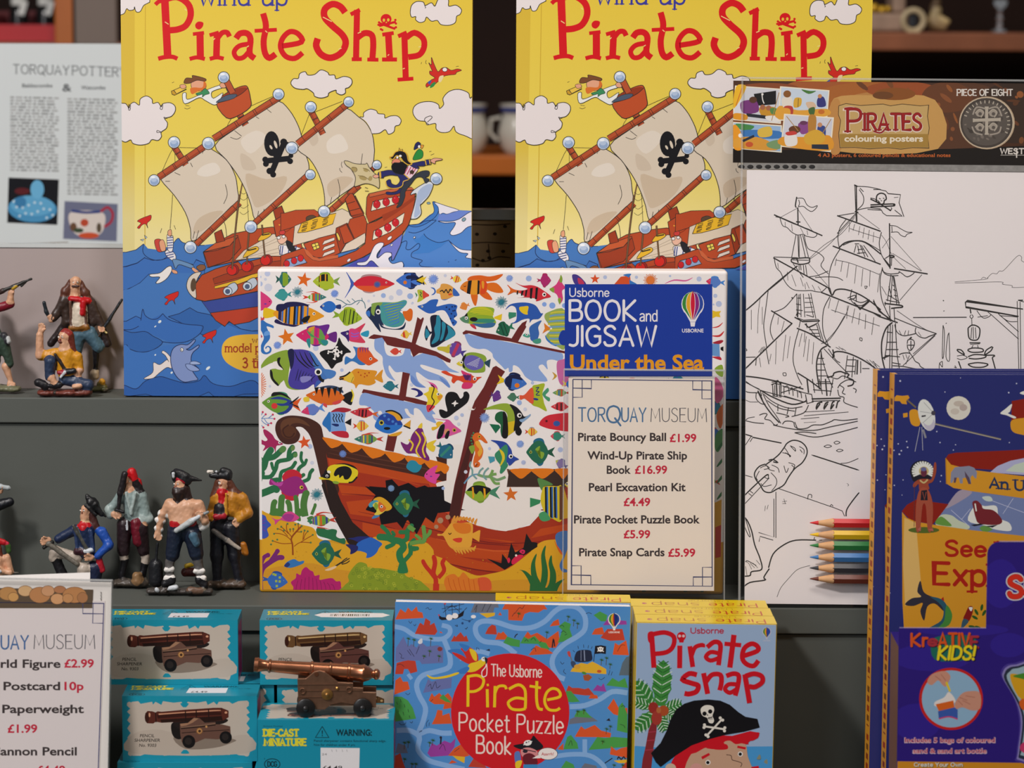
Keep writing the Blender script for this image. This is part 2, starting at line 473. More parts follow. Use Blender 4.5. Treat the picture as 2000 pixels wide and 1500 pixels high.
# ------------------------------------------------------------ moulded resin shapes (smoothly blended solids -> one surface)
def surfnet(V,h,o):
    S=V < 0;nx,ny,nz=V.shape
    acc=np.zeros((nx-1,ny-1,nz-1,3),np.float32);cnt=np.zeros((nx-1,ny-1,nz-1),np.int32)
    cs=[(i,j,k) for i in (0,1) for j in (0,1) for k in (0,1)]
    sl=lambda c:V[c[0]:nx-1+c[0],c[1]:ny-1+c[1],c[2]:nz-1+c[2]]
    for a in cs:
        for b in cs:
            if sum(abs(a[i]-b[i]) for i in range(3)) == 1 and a < b:
                va,vb=sl(a),sl(b);m=(va < 0) != (vb < 0)
                t=va[m]/(va[m]-vb[m]);A=np.array(a,np.float32);D=np.array(b,np.float32)-A
                acc[m] += A+t[:,None]*D;cnt += m
    ii=np.argwhere(cnt > 0);idm=-np.ones(cnt.shape,np.int64);idm[tuple(ii.T)]=np.arange(len(ii))
    vs=(ii+acc[tuple(ii.T)]/cnt[tuple(ii.T)][:,None])*h+np.array(o)
    F=[]
    for ax in range(3):
        a=[slice(None)]*3;b=[slice(None)]*3;a[ax]=slice(0,-1);b[ax]=slice(1,None)
        s0,s1=S[tuple(a)],S[tuple(b)]
        e=np.argwhere(s0 != s1);o1,o2=[(1,2),(2,0),(0,1)][ax]
        e=e[(e[:,o1] > 0) & (e[:,o2] > 0) & (e[:,o1] < V.shape[o1]-1) & (e[:,o2] < V.shape[o2]-1)]
        q=[]
        for d1,d2 in ((0,0),(-1,0),(-1,-1),(0,-1)):
            c=e.copy();c[:,o1] += d1;c[:,o2] += d2;q.append(idm[tuple(c.T)])
        q=np.stack(q,1);fl=s0[tuple(e.T)]
        q[~fl]=q[~fl][:,::-1];F.append(q)
    return vs,np.vstack(F),ii
def blob(name,prims,parent,h,k=None,m=None,fold=.0001):
    """prims: (colour, p0, r0, p1, r1, squash-y) rounded cones in metres -> one blended painted surface"""
    k=k or h*2.0
    pts=np.array([p for q in prims for p in (q[1],q[3])]);rm=max(max(q[2],q[4]) for q in prims)
    lo=pts.min(0)-rm-4*h;hi=pts.max(0)+rm+4*h
    n=np.ceil((hi-lo)/h).astype(int)+1
    V=np.full(n,1.0,np.float32)
    ax=[lo[i]+h*np.arange(n[i]) for i in range(3)]
    for j,q in enumerate(prims):
        col,p0,r0,p1,r1=q[:5];sq=q[5] if len(q) > 5 else 1.0
        p0,p1=np.array(p0,float),np.array(p1,float);R=max(r0,r1)*max(1,sq)+k+2*h
        a=np.maximum(((np.minimum(p0,p1)-R-lo)/h).astype(int),0);b=np.minimum(((np.maximum(p0,p1)+R-lo)/h).astype(int)+2,n)
        X,Y,Z=np.meshgrid(*[ax[i][a[i]:b[i]] for i in range(3)],indexing='ij')
        d=p1-p0;L2=max((d*d).sum(),1e-12)
        t=np.clip(((X-p0[0])*d[0]+(Y-p0[1])*d[1]+(Z-p0[2])*d[2])/L2,0,1)
        dx,dy,dz=X-p0[0]-t*d[0],(Y-p0[1]-t*d[1])/sq,Z-p0[2]-t*d[2]
        D=np.sqrt(dx*dx+dy*dy+dz*dz)-(r0+(r1-r0)*t)
        s=tuple(slice(a[i],b[i]) for i in range(3));v=V[s]
        kk=min(k,0.85*min(r0,r1)+.0002);hh=np.clip(0.5+0.5*(v-D)/kk,0,1)
        V[s]=v+(D-v)*hh-kk*hh*(1-hh)
    X,Y,Z=np.meshgrid(*ax,indexing='ij');r_=np.random.RandomState(3)
    for q in range(9):      # modelled folds and tool marks
        w_=r_.normal(size=3);w_ *= (520+260*q)/np.linalg.norm(w_);V += (fold/(1+.35*q))*np.sin(w_[0]*X+w_[1]*Y+w_[2]*Z+q)
    vs,fs,ii=surfnet(V,h,lo)
    bd=np.full(len(vs),9.0);cidx=np.zeros(len(vs),int)
    for j,q in enumerate(prims):
        p0,p1=np.array(q[1],float),np.array(q[3],float);sq=q[5] if len(q) > 5 else 1.0;d=p1-p0
        t=np.clip(((vs-p0)@d)/max(d@d,1e-12),0,1);e=vs-p0-t[:,None]*d;e[:,1] /= sq
        D=np.sqrt((e*e).sum(1))-(q[2]+(q[4]-q[2])*t);m_=D < bd+1e-5;bd[m_]=D[m_];cidx[m_]=j
    cols=np.array([rgb(q[0]) for q in prims],np.float32)[cidx]
    me=bpy.data.meshes.new(name)
    me.from_pydata(vs.tolist(),[],fs.tolist())
    at=me.color_attributes.new('Col','FLOAT_COLOR','POINT')
    arr=np.ones((len(vs),4),np.float32);arr[:,:3]=cols
    at.data.foreach_set('color',arr.ravel())
    me.polygons.foreach_set('use_smooth',[True]*len(me.polygons));me.update()
    return link(name,me,m or M_RESIN,parent)

# ------------------------------------------------------------ stepped display plinth
ZA,ZB,ZC=0.142,0.0,-0.1405          # treads: upper, middle, lower
YA,YB=0.083,0.0
M_GREY=mat('grey_painted_board','595c57',rough=0.55,spec=0.25,noise=0.05,nscale=30)
M_DARK=mat('dark_shop_wall','1c1310',rough=0.8,noise=0.3,nscale=3)
def step(name,y0,y1,z0,z1):
    o=thing(name,None,None,(0,y0,z1));del o['label'];del o['category'];o['kind']='structure'
    box_obj('riser_panel',-0.75,0.75,0.0012,y1-y0,z0-z1,-0.0205,M_GREY,o)
    box_obj('tread_board',-0.75,0.75,-0.0015,y1-y0,-0.0195,0.0,M_GREY,o,0.0009)
    return o
step('trim_1',YA,0.62,-0.0,ZA)
step('trim_2',YB,YA+0.001,ZC,ZB)
step('trim_3',-0.30,YB+0.001,-0.42,ZC)
box_obj('floor',-4,4,-4,4,-1.02,-1.0,mat('shop_floor','4a3d33',rough=0.6,noise=0.2,nscale=2),None,0,'structure')
box_obj('wall_back',-4,4,1.75,1.8,-1.0,2.6,M_DARK,None,0,'structure')

# ------------------------------------------------------------ big yellow pirate ship books
def pirate_title(a):
    R='d3141c'
    a.view(0,0,1);a.H('3c3b93','wind-up',391,10,560,34,4.2,serif=1.1)
    a.view(230,0,3.749)
    for s,w in (('345 10 366 425',15),('275 34 300 12 335 6',8),('320 4 430 -22 515 30 534 110 500 185 440 215 375 222',12.5),
                 ('296 430 345 418 400 416 437 430',8.5),('602 240 605 420',14),('550 250 632 240',7),('526 432 580 420 638 432',8),
                 ('727 250 722 420',13),('672 258 740 238',7.5),('735 275 765 240 800 238 818 268',10),('673 432 725 420 776 430',8),
                 ('866 282 895 246 945 244 972 285 966 390 1003 428',12),('962 322 890 336 852 380 872 424 920 420 966 370',9.5),
                 ('1064 98 1085 190 1068 300 1078 388 1110 424 1156 396',12),('1002 226 1165 218',7.5)):
        a.L(R,s,w,1 if len(s.split()) > 4 else 0)
    a.P(R,'568 178 590 158 625 165 622 195 598 216 572 205')
    a.view(0,0,1)
    a.L(R,'551 90 589 82 582 66 566 62 552 75 548 93 558 110 576 114 591 103',10.5)
    a.view(560,0,3.751)
    for s,w in (('428 92 392 48 335 30 280 66 278 126 330 186 408 256 432 318 398 388 322 424 252 398 216 336 228 282',13),
                 ('515 72 508 425',12),('468 106 536 72',8),('516 278 570 243 622 256 634 320 628 424',12),('476 434 550 434',7.5),('590 436 672 438',7.5),
                 ('744 250 754 424',13),('700 254 784 242',7.5),('698 436 808 436',8),('862 250 872 580',12),('816 266 880 238',8),
                 ('876 276 935 240 998 280 1006 345 970 402 890 418',11.5),('812 584 928 576',7.5)):
        a.L(R,s,w,1 if len(s.split()) > 4 else 0)
    a.E(R,728,140,40,38);a.E(R,738,172,24,18)
    a.E('e0bf3e',712,148,9,12);a.E('e0bf3e',744,146,9,12);a.E('e0bf3e',730,166,5,7)
    for s in ('680 170 795 212','676 190 800 160'):a.L(R,s,4.5,0)
    for p in ((676,164),(672,182),(690,214),(700,220),(796,146),(800,172),(790,206),(800,200)):a.E(R,p[0],p[1],9,n=8)
    for s in ('265 125 330 158','380 362 402 352','520 244 545 234','740 408 750 398','850 505 865 500','965 345 985 340'):a.L('e8d68a',s,1.6)
    a.view(230,0,3.749)
    for s in ('345 160 372 178','490 66 505 78','700 292 712 280','945 345 960 335','1080 225 1095 238'):a.L('e8d68a',s,1.6)

def ship_cover(a):
    K='2e2a26'
    a.view(0,0,1)
    a.G(225,-75,935,790,[(0,'dfbf3a'),(.12,'e2c443'),(.42,'e7cf58'),(.56,'ead884'),(.62,'ecdc98'),(1,'ecdc98')])
    a.G(225,-75,263,790,[(0,'d4b136'),(.42,'dabc46'),(.58,'e0d08c'),(1,'e0d08c')])
    a.L('cba834','284 -70 283 520',1.6,0)
    # sea
    S1,S2,S3,SK='4577b9','3464a8','2f5ea6','1e2d56'
    a.view(230,380,3.657)
    a.P(S1,'-20 410 60 412 130 395 185 350 215 385 290 395 380 365 430 310 470 345 540 360 620 360 700 350 900 380 2700 380 2700 1600 -20 1600',0)
    a.P('3e6fb6','-20 520 60 515 140 490 190 452 250 470 320 465 360 440 430 470 540 500 560 465 620 490 620 600 300 580 225 570 150 640 60 680 -20 685',0,SK,1.2)
    a.LL(SK,'''-20 412 60 412 130 395 185 352
                185 352 180 410 215 450 280 470 350 455
                385 365 430 312 460 340 540 360 620 362
                -20 520 60 512 140 488 195 448
                -20 690 80 675 160 630 225 566''',1.3)
    a.P(S1,'-20 690 80 675 160 632 225 568 300 590 420 560 520 560 640 780 640 900 -20 900',0)
    a.P(S2,'360 872 440 850 515 808 570 840 660 858 760 940 800 910 880 960 960 975 1100 960 1100 1100 600 1000 500 940 420 900',0,SK,1.3)
    a.P('3a6cb4','-20 900 60 905 130 868 165 880 178 818 200 870 240 890 320 850 380 895 480 925 600 938 590 990 500 1050 380 1060 200 980 110 980 -20 960',0)
    a.LL(SK,'''-20 905 60 905 130 868 165 885
                165 900 178 818 195 862 240 890 285 885 322 850
                322 850 370 895 480 925 590 935 610 950 580 1000 500 1048 400 1060 300 1048
                150 940 90 965 -20 960''',1.3)
    a.P(S2,'-20 960 100 985 195 978 250 1010 320 1055 250 1110 160 1125 80 1100 60 1072 -20 1085',1,SK,1.3)
    a.P('3f73ba','-20 1085 60 1072 100 1120 200 1130 330 1080 480 1060 620 1040 760 920 860 960 1000 985 1400 960 2700 900 2700 1600 -20 1600',0)
    a.P(S3,'40 1360 130 1388 200 1330 300 1300 380 1320 480 1345 580 1330 620 1292 680 1350 800 1370 900 1340 960 1328 1010 1360 1100 1500 -20 1500 -20 1380',1,SK,1.3)
    a.P(S2,'-20 1420 80 1440 200 1425 320 1460 420 1480 560 1450 650 1410 720 1470 800 1450 900 1425 1200 1420 1200 1600 -20 1600',0,SK,1.2)
    # splash, leaping dolphin
    a.P('e8dcd6','185 1315 250 1270 255 1200 300 1215 350 1180 365 1195 340 1150 315 1130 325 1115 360 1140 385 1180 385 1240 350 1235 290 1280 250 1312',1,K,1)
    a.P('8093c4','470 1338 420 1300 385 1230 378 1150 400 1095 450 1070 500 1072 545 1035 552 1050 510 1095 490 1105 520 1110 575 1075 578 1092 540 1125 525 1160 530 1200 580 1245 560 1262 535 1260 560 1300 572 1322 530 1332',1,SK,1.5)
    a.P('9fb0d6','520 1195 555 1190 595 1208 560 1215 520 1212',1,SK,1);a.P('8ea1cf','485 1212 530 1215 585 1252 540 1262 500 1245',1,SK,1)
    a.E('f2efe8',458,1108,11,13,0,K,1);a.E(K,456,1110,4)
    for p in ((300,908,13,9),(645,1240,18,9),(268,1145,7,5),(385,1272,9,7),(268,942,9,4)):a.E('dfe6e6',*p[:4],-40)
    a.P('b6c8d8','160 322 190 318 180 332',0,K,.8);a.P('b6c8d8','190 290 210 305 200 318',0,K,.8)
    # jumping crabs and fish (red)
    for X,Y,r in ((190,190,0),(385,735,40),(655,1010,-10),(915,830,10)):
        a.P('cf2a22',[(X+dx,Y+dy) for dx,dy in ((-50,45),(-25,15),(-50,0),(-20,-20),(20,-35),(48,-42),(45,-10),(20,15),(25,50),(8,20),(-20,30),(-35,52))],1,K,.9)
    # swinging sailor
    a.P('c9463a','262 330 300 318 330 350 345 395 310 410 280 400',1,K,.9);a.P('e3a27c','296 340 322 322 340 360 340 398 310 402',1,K,.9)
    a.P('e9e4e4','340 405 380 395 415 440 400 475 350 440',1,K,1);a.P('e9e4e4','352 290 375 300 395 300 392 400 358 395',1,K,1)
    for y in range(310,400,18):a.L('3b4a86',[(352,y),(394,y-4)],1.8,0)
    for y in (415,432,450):a.L('3b4a86',[(342,y+6),(400,y-8)],1.8,0)
    a.P('e3a27c','358 262 380 250 384 290 362 294',1,K,.9)
    a.P('6a8fb8','400 460 520 495 545 520 520 525 440 500 415 528 400 500',1,K,1);a.P('e3a27c','540 520 585 555 560 560 530 535',1,K,.8);a.P('e3a27c','385 535 420 545 425 565 395 560',1,K,.8)
    a.P('ece5e0','230 570 300 560 350 520 380 512 385 545 350 600 300 632 272 630 300 590 240 588',1,K,1.2)
    a.L(K,'392 0 384 120 374 245',1.1)
    # right hand sea
    a.view(560,250,5.173)
    a.P('4f83c8','1230 980 1330 970 1440 880 1530 830 1530 790 1470 745 1600 790 1740 830 1960 840 1960 1560 1060 1560 1060 1340 1140 1160',0)
    a.P('4179c2','1230 980 1330 970 1440 890 1490 840 1475 745 1530 770 1535 830 1500 900 1400 970 1300 1000',1,SK,1.2)
    a.P('e6e2ea','1490 750 1620 790 1740 830 1680 850 1620 870 1580 860 1540 870 1530 800',1,SK,1.1)
    a.P('6c86cf','1540 870 1620 872 1740 835 1960 845 1960 900 1700 930 1520 935',0)
    a.P('e6e2ea','1530 940 1640 945 1740 920 1850 850 1960 830 1960 960 1830 1000 1760 1060 1680 1085 1650 1060 1690 1000 1700 955 1600 960',1,SK,1.2)
    a.E('7fa3b0',1790,925,22,16,-40,K,1);a.P('7fa3b0','1415 755 1440 748 1452 765 1425 770',1,K,.8)
    a.P('e6e2ea','1640 1140 1700 1190 1780 1230 1960 1245 1960 1320 1810 1310 1830 1270 1740 1250',1,SK,1.2)
    a.P('3f7cc4','1280 1130 1340 1110 1385 1070 1420 1110 1500 1150 1560 1150 1640 1130 1560 1200 1440 1260 1260 1275 1340 1220 1330 1180',0)
    a.LL(SK,'''1230 980 1340 968 1400 940 1510 930
                1230 1050 1300 1060 1400 1020 1510 935
                1385 1068 1420 1110 1500 1150 1560 1155 1640 1132
                1140 1170 1200 1140 1215 1160 1205 1220 1250 1225 1320 1170 1345 1180 1330 1220 1270 1255 1260 1300 1310 1320 1370 1340 1340 1370 1370 1400 1490 1410 1500 1440
                1630 1355 1640 1350
                1700 1340 1715 1330''',1.2)
    # ship: sails first
    W1='d8c9b4'
    a.view(0,0,1)
    sails=('315 352 340 381 362 415 372 447 374 470 390 464 407 447 430 425 452 403 466 391 464 372 460 345 447 318 430 302 414 292 405 285 385 292 360 310 340 330 322 343',
             '420 284 442 312 462 339 478 368 490 400 497 427 510 420 530 405 555 388 575 372 590 358 602 340 603 320 596 298 588 262 580 240 565 215 545 198 520 212 490 232 455 255',
             '582 293 604 310 620 335 630 362 634 386 635 402 645 398 665 382 690 365 700 355 720 345 728 325 731 300 731 288 727 262 715 240 700 228 678 212 655 222 630 240 605 262 590 280')
    a.L('7a5a3c','475 350 466 400 452 515',3,1);a.L(K,'478 355 482 380 486 440',1)
    for y in (374,386,402,414):a.L(K,[(468,y),(476,y+5),(486,y-2)],.8)
    for p in (sails[0],sails[1],sails[2]):a.P(W1,p,1,K,1.5,n=3)
    a.P('e2d7c8','395 325 420 318 430 335 405 345 385 340');a.P('e2d7c8','640 275 665 262 680 290 655 300 640 295');a.P('e0d4c4','470 275 500 255 520 270 490 300')
    a.P('cbb79d','385 430 410 415 435 412 425 425 400 448 378 455');a.P('cbb79d','480 340 520 350 560 345 545 380 505 405 492 390');a.P('cbb79d','640 360 665 345 690 350 665 375 645 385')
    a.P('cdbca6','470 300 490 310 500 330 475 330');a.P('cdbca6','600 262 615 255 622 275 610 285')
    a.LL(K,'''444 480 440 440 430 425
               437 398 444 380 440 360
               383 468 388 450
               377 466 380 452
               660 390 664 372 660 350
               645 398 648 385
               705 322 708 300
               450 268 462 272 470 268
               506 232 500 228
               458 255 472 266
               520 212 530 220
               372 318 376 326
               341 337 352 342
               323 354 332 354
               512 425 516 408
               503 424 505 412
               700 330 712 322''',1.1)
    # emblem
    k='17161a';a.view(230,0,3.749)
    a.E(k,1128,1052,56,92,-3);a.P(k,'1140 1130 1185 1095 1195 1150 1150 1160')
    for s in ('1085 1178 1262 1160','1130 1255 1220 1040'):a.L(k,s,11,0)
    for p in ((1080,1168,22),(1085,1200,22),(1262,1180,22),(1268,1140,18),(1112,1252,24),(1138,1278,22),(1215,1040,26),(1235,1060,24)):a.E(k,*p,n=12)
    a.E(W1,1122,1078,8,17,-30);a.E(W1,1156,1058,10,30,-18)
    # spars
    B1,B2='b5522e','9a4023'
    def spar(s,w):
        a.L(K,s,w+2.6,0);a.L(B1,s,w,0)
        p=nums(s);(x0,y0),(x1,y1)=p[0],p[-1];dx,dy=x1-x0,y1-y0;l=math.hypot(dx,dy);nx,ny=-dy/l,dx/l
        a.L(B2,[(x0+nx*w*.28,y0+ny*w*.28),(x1+nx*w*.28,y1+ny*w*.28)],w*.3,0)
        for t in (.12,.34,.37,.62,.65,.88):a.L(K,[(x0+dx*t+nx*w*.5,y0+dy*t+ny*w*.5),(x0+dx*t-nx*w*.5,y0+dy*t-ny*w*.5)],1,0)
    def ball(x,y,r):
        a.E('cfd9e6',x,y,r,None,0,K,1.3);a.E('93aacb',x+.4,y+r*.24,r*.72,r*.62);a.E('b3c4dc',x-.5,y-r*.05,r*.5,r*.35);a.E('eef2f6',x-r*.2,y-r*.55,r*.4,r*.22)
    a.view(0,0,1)
    for s in ('312 345 338 290 342 318','388 289 350 288','440 255 462 222 540 185','588 265 606 218','612 220 668 198','410 268 395 300'):a.L(K,s,.8)
    for s,w in (('340 286 363 322',10),('607 216 631 262',10),('441 160 452 182',9),('466 220 480 244',11)):spar(s,w)
    for s,w in (('310 346 398 287',11),('383 477 468 396',10),('417 271 545 190',11),('496 437 604 340',10),('581 281 680 202',11),('645 412 702 362',10),('722 335 735 325',8)):spar(s,w)
    # hull
    H1,H2,H3,D='b34a28','9c3d22','c25a32','d9c9b2'
    a.view(230,380,3.657)
    a.P('3a4a94','600 762 760 735 1000 690 1400 600 1400 780 1000 810 660 846',0,K,1);a.P('b63f28','660 846 1000 800 1400 760 1400 840 1000 880 940 910 830 930 795 905 765 942 700 900',0,K,1.2)
    a.P(H1,'610 410 700 345 820 280 990 245 1100 232 1200 240 1290 300 1290 520 1160 440 1000 440 880 470 640 520',0,K,1.3)
    a.P(D,'835 470 900 400 1020 330 1110 280 1200 300 1230 400 1160 440 960 455',0,K,1)
    for s in ('900 430 1150 330','960 400 1160 300','880 460 1160 380','1000 440 1170 410'):a.L('9d8c78',s,.8,0)
    a.P(H2,'612 412 650 520 800 470 880 380 860 300 800 365 700 400',0,K,1.2);a.P(H3,'612 410 700 345 860 290 800 365',0,K,1.1)
    a.P(H1,'555 640 600 575 700 530 860 480 890 510 930 480 1080 440 1160 440 1200 520 1400 480 1400 600 1000 690 760 738 620 762 560 748 540 700',0,K,1.4)
    a.P(H2,'680 600 760 570 900 530 1100 480 1400 440 1400 470 1000 560 690 640',0,K,1)
    a.P('d8cbbb','492 660 505 600 545 562 595 555 570 600 556 650 560 738 520 715',1,K,1.2)
    a.E('5a4634',540,645,20,48,5);a.P('8a5a3c','562 520 590 500 622 505 625 530 590 545',1,K,1)
    a.P('e3b432','690 655 850 610 960 570 1000 560 1000 590 860 640 695 672',0,K,1.1)
    for x,y in ((785,690),(925,655)):
        a.P('b9c4cf',[(x-5,y-30),(x+50,y-62),(x+72,y-15),(x+15,y+28)],1,K,1.2);a.E('c9d2da',x,y,32,30,0,K,1.2);a.E('4c5b78',x,y+2,18,18)
    for x,y in ((815,540),(920,515),(1055,470)):
        a.E('a0201c',x+14,y-4,36,38,0,K,1);a.E('cf2a22',x,y,36,36,0,K,1.1);a.L('8a1a18',[(x-14,y-18),(x+8,y-28)],2)
    for s in ('868 0 840 260 818 535','940 240 928 380 922 500','1030 215 1040 330 1052 450'):a.L(K,s,3.4,1);a.L('7a5a3c',s,2,1)
    a.P(H2,'690 275 740 250 765 330 705 345',0,K,1.2);a.P(H2,'1110 110 1170 80 1200 160 1130 185',0,K,1.2)
    a.P(H1,'1110 190 1160 160 1210 150 1260 170 1330 420 1180 310 1130 300',0,K,1.2);a.L('e6b03c','1150 215 1160 218',2);a.L('e6b03c','1205 205 1215 215',2);a.L('8e3018','1160 250 1200 265 1240 240',1.6)
    a.P('e3b432','1000 330 1030 285 1080 270 1095 290 1050 320',1,K,1);a.P('e3b432','895 450 930 395 990 370 1005 395 950 430',1,K,1);a.L(K,'930 400 990 385',2.4,0);a.L(K,'1030 290 1085 280',2.4,0)
    # sleeping sailor at the rail
    a.P('e2dede','1150 370 1190 360 1300 380 1330 420 1200 430 1170 440',1,K,1)
    for x in (1165,1180,1225,1250,1275):a.L('3b4a86',[(x,365),(x-8,430)],2,0)
    a.P('24242a','1200 330 1245 345 1270 400 1225 400',1,K,1)
    a.P('e3b49c','1140 300 1190 290 1210 320 1180 352 1150 345',1,K,1);a.P('c8403c','1155 265 1180 250 1196 268 1185 285 1160 285',1,K,.8);a.E('e8e6e2',1150,308,13,11,0,K,1);a.E('e8e6e2',1185,300,12,11,0,K,1)
    # middle and bow
    a.view(560,250,5.173)
    a.P(H1,'-60 860 -20 860 90 830 280 825 330 860 320 900 100 990 -60 1040',0,K,1);a.P('5a4634','200 900 260 880 300 910 210 940',1,K,1)
    a.P(D,'80 990 300 900 440 860 560 815 630 850 800 900 800 960 700 1060 480 1080 200 1150 60 1190',0,K,1)
    a.P('e6b52e','110 1060 150 960 300 900 500 860 465 970 350 1010 200 1050',0,K,1.2)
    for x,y in ((160,965),(260,935),(370,900),(150,1010),(245,985),(360,950)):
        a.L(K,[(x,y),(x+55,y-15),(x+50,y+5),(x+5,y+18),(x,y+32),(x+45,y+20)],1.2,0)
    a.P(H2,'590 720 700 690 690 680 780 860 760 930 680 920 640 880',0,K,1.2);a.P(H1,'590 720 640 660 670 665 770 860 650 890',0,K,1.3);a.L(K,'600 770 690 740',1.2);a.L(K,'630 840 740 810',1.2)
    a.P(H1,'640 920 780 880 820 980 800 1070 690 1130 610 1000',0,K,1.2);a.P(H2,'500 1010 610 960 690 1130 600 1160 540 1260 490 1100',0,K,1.2);a.P(H1,'530 1010 605 975 680 1130 580 1170',0,K,1)
    a.P('e6c95a','500 1070 515 1060 540 1110 535 1140 520 1130',1,K,1.2)
    a.P('d8c8b4','545 1260 600 1170 790 1060 800 1150 700 1220',0,K,1)
    a.P(H1,'170 1170 330 1110 490 1070 540 1260 430 1310 300 1310 220 1270',0,K,1.2)
    a.P('e6cf5a','250 1175 315 1155 335 1210 275 1235',0,K,1.2);a.L(K,'285 1165 305 1222',1.2);a.L(K,'260 1205 325 1182',1.2)
    for y in (1140,1200,1260):a.P('dcd0c4',[(360,y+35),(380,y),(480,y-35),(485,y-5),(365,y+40)],0,K,.9)
    # hull side sweeping up to the bow
    a.P(H1,'-60 1290 170 1210 200 1280 260 1330 330 1345 520 1310 700 1240 790 1170 810 970 900 940 1100 830 1290 690 1300 720 1270 860 1230 980 1170 1070 1040 1170 900 1230 760 1310 540 1400 -60 1420',0,K,1.4)
    a.P('c4633c','170 1210 200 1280 260 1330 330 1345 520 1310 520 1280 330 1318 270 1300 215 1240',0)
    a.P(H1,'810 700 830 665 1000 625 1260 600 1290 640 1300 690 1100 830 830 960 800 870',0,K,1.3);a.P('c4633c','830 665 1010 622 1260 598 1290 625 1100 640 840 700',0,K,1)
    a.P(H2,'960 880 1100 820 1290 690 1300 720 1120 850 980 940',0)
    for q,cs in (('850 840 870 745 1000 712 1140 690 1125 760 1000 800',((910,770),(1005,748),(1100,725))),('865 1135 880 1040 1000 980 1190 855 1170 960 1050 1050',((928,1060),(1022,1005),(1100,955)))):
        a.P('e6dcc4',q,0,K,1.2)
        for x,y in cs:a.E('c4232b',x,y,36,40,0,K,.9);a.L('e8848a',[(x-12,y-16),(x+4,y-22)],1.6);a.L('c4232b',[(x,y-48),(x,y+52)],2,0)
    a.P('8fa6cc','-30 1370 -10 1330 150 1285 205 1360 100 1390 -30 1430',0,K,1.2)
    for x,y in ((0,1370),(75,1340),(140,1315)):a.E('c4232b',x,y,30,34,0,K,.9)
    a.P('7077c4','910 1320 960 1210 1060 1160 1170 1070 1180 1040 1150 1180 1080 1330 1060 1340 1060 1260 990 1260',0,K,1);a.P('4e50ac','720 1330 830 1290 860 1320 920 1330 960 1420 540 1420 620 1395',0)
    a.P('e8e4ea','830 1310 880 1200 930 1160 975 1160 975 1190 915 1270 920 1315 990 1260 1050 1260 1060 1290 1030 1320 1070 1370 1165 1350 1160 1420 960 1420 860 1340 800 1385 720 1385 715 1360 790 1350',1,SK,1.2)
    for p in ((1040,1112,28,14),(1060,1182,14,9),(628,1335,22,13),(1290,1105,12,8),(820,1415,20,10)):a.E('eae6ea',*p,-40,K,.8)
    a.P('d6dbe2','1250 675 1280 630 1370 570 1440 540 1480 570 1440 680 1370 760 1350 780 1360 860 1320 910 1270 920 1255 905 1290 780 1310 670 1285 665',1,K,1.3);a.P('a8b8d4','1330 640 1420 570 1470 580 1430 680 1370 740 1340 800 1350 860 1290 905 1300 790')
    # map in the captain's hand
    a.P('cfbf93','580 335 620 335 690 360 790 365 810 355 835 400 880 450 930 500 935 605 900 590 860 572 790 562 700 590 685 580 695 500 660 430 640 405 600 375',1,K,1.2)
    for p in ((680,415,30,22),(800,425,26,18),(770,505,40,22),(845,510,20,26)):a.E('a9955f',*p,20)
    a.LL('6d5a34','''655 400 700 400 710 430 680 445 655 420
                      770 405 820 420 840 440
                      720 480 780 490 830 520''',1)
    # captain
    N,Y='2b2d66','d9ac3a'
    a.P(N,'925 450 975 435 1040 425 1110 440 1130 480 1050 475 985 490 975 505 930 495',1,K,.9);a.P(Y,'935 445 950 440 955 500 940 500');a.P('e3a58c','870 485 900 470 928 478 925 500 890 505',1,K,.9)
    a.P(N,'1100 450 1200 440 1250 500 1170 580 1120 610 1060 605 1005 570 1010 535 1045 520 1060 560 1110 575 1145 530 1120 480',1,K,1);a.L(Y,'1000 540 1015 590 1060 610 1130 605 1170 580 1180 540 1240 520',1.6)
    a.P(N,'1010 645 1090 650 1150 610 1170 640 1100 670 1015 672',1,K,1)
    a.P('e8ccd4','1180 440 1240 370 1330 405 1320 435 1250 515 1200 480',0,K,.9)
    for x in (1205,1235,1265,1290):a.L('b8486a',[(x-20,470),(x+20,395)],2,0)
    a.E('4a3526',1265,445,20,18,0,K,1);a.L(Y,'1180 460 1240 515',2)
    a.P('353a44','1240 520 1330 450 1400 430 1440 440 1435 480 1400 500 1440 520 1405 558 1370 500 1310 500 1260 560 1200 640 1195 690 1165 770 1130 800 1110 800 1140 740 1150 640 1190 560',1,K,1)
    a.P(N,'1260 360 1320 345 1390 335 1395 380 1320 385 1340 400 1310 410 1250 380',1,K,.9);a.P(N,'1395 325 1450 315 1460 365 1400 375',0,K,1);a.L(Y,'1400 325 1410 375',2);a.L(Y,'1440 318 1450 366',2)
    a.P('e3a58c','1452 330 1490 305 1565 310 1565 322 1505 335 1500 360 1470 350',1,K,.9)
    a.P('15141a','1060 380 1100 345 1180 345 1215 375 1200 425 1175 470 1100 455 1070 430',1,K,.8)
    a.P('e0876c','1062 345 1085 315 1120 310 1150 330 1140 350 1090 350 1070 362',1,K,.9);a.E('f0ece8',1118,297,13,15,0,K,.9)
    a.P('17161c','1038 295 1068 285 1095 245 1140 230 1190 240 1215 270 1230 330 1265 362 1230 372 1180 340 1150 300 1110 280 1072 318',1,Y,1.8);a.P(Y,'1130 232 1138 200 1150 225 1168 212 1172 238',0,K,.8);a.E('eeeeee',1148,282,14,11)
    a.P('2c8a3c','1275 320 1290 270 1320 225 1350 215 1378 245 1370 300 1320 320',1,K,.9);a.P('262a5c','1285 220 1295 170 1310 150 1330 140 1355 160 1340 180 1320 205',1,K,.9);a.E('f0ece8',1338,188,14,17,0,K,.8);a.P('e09a3a','1352 175 1385 175 1365 212',1,K,.8)
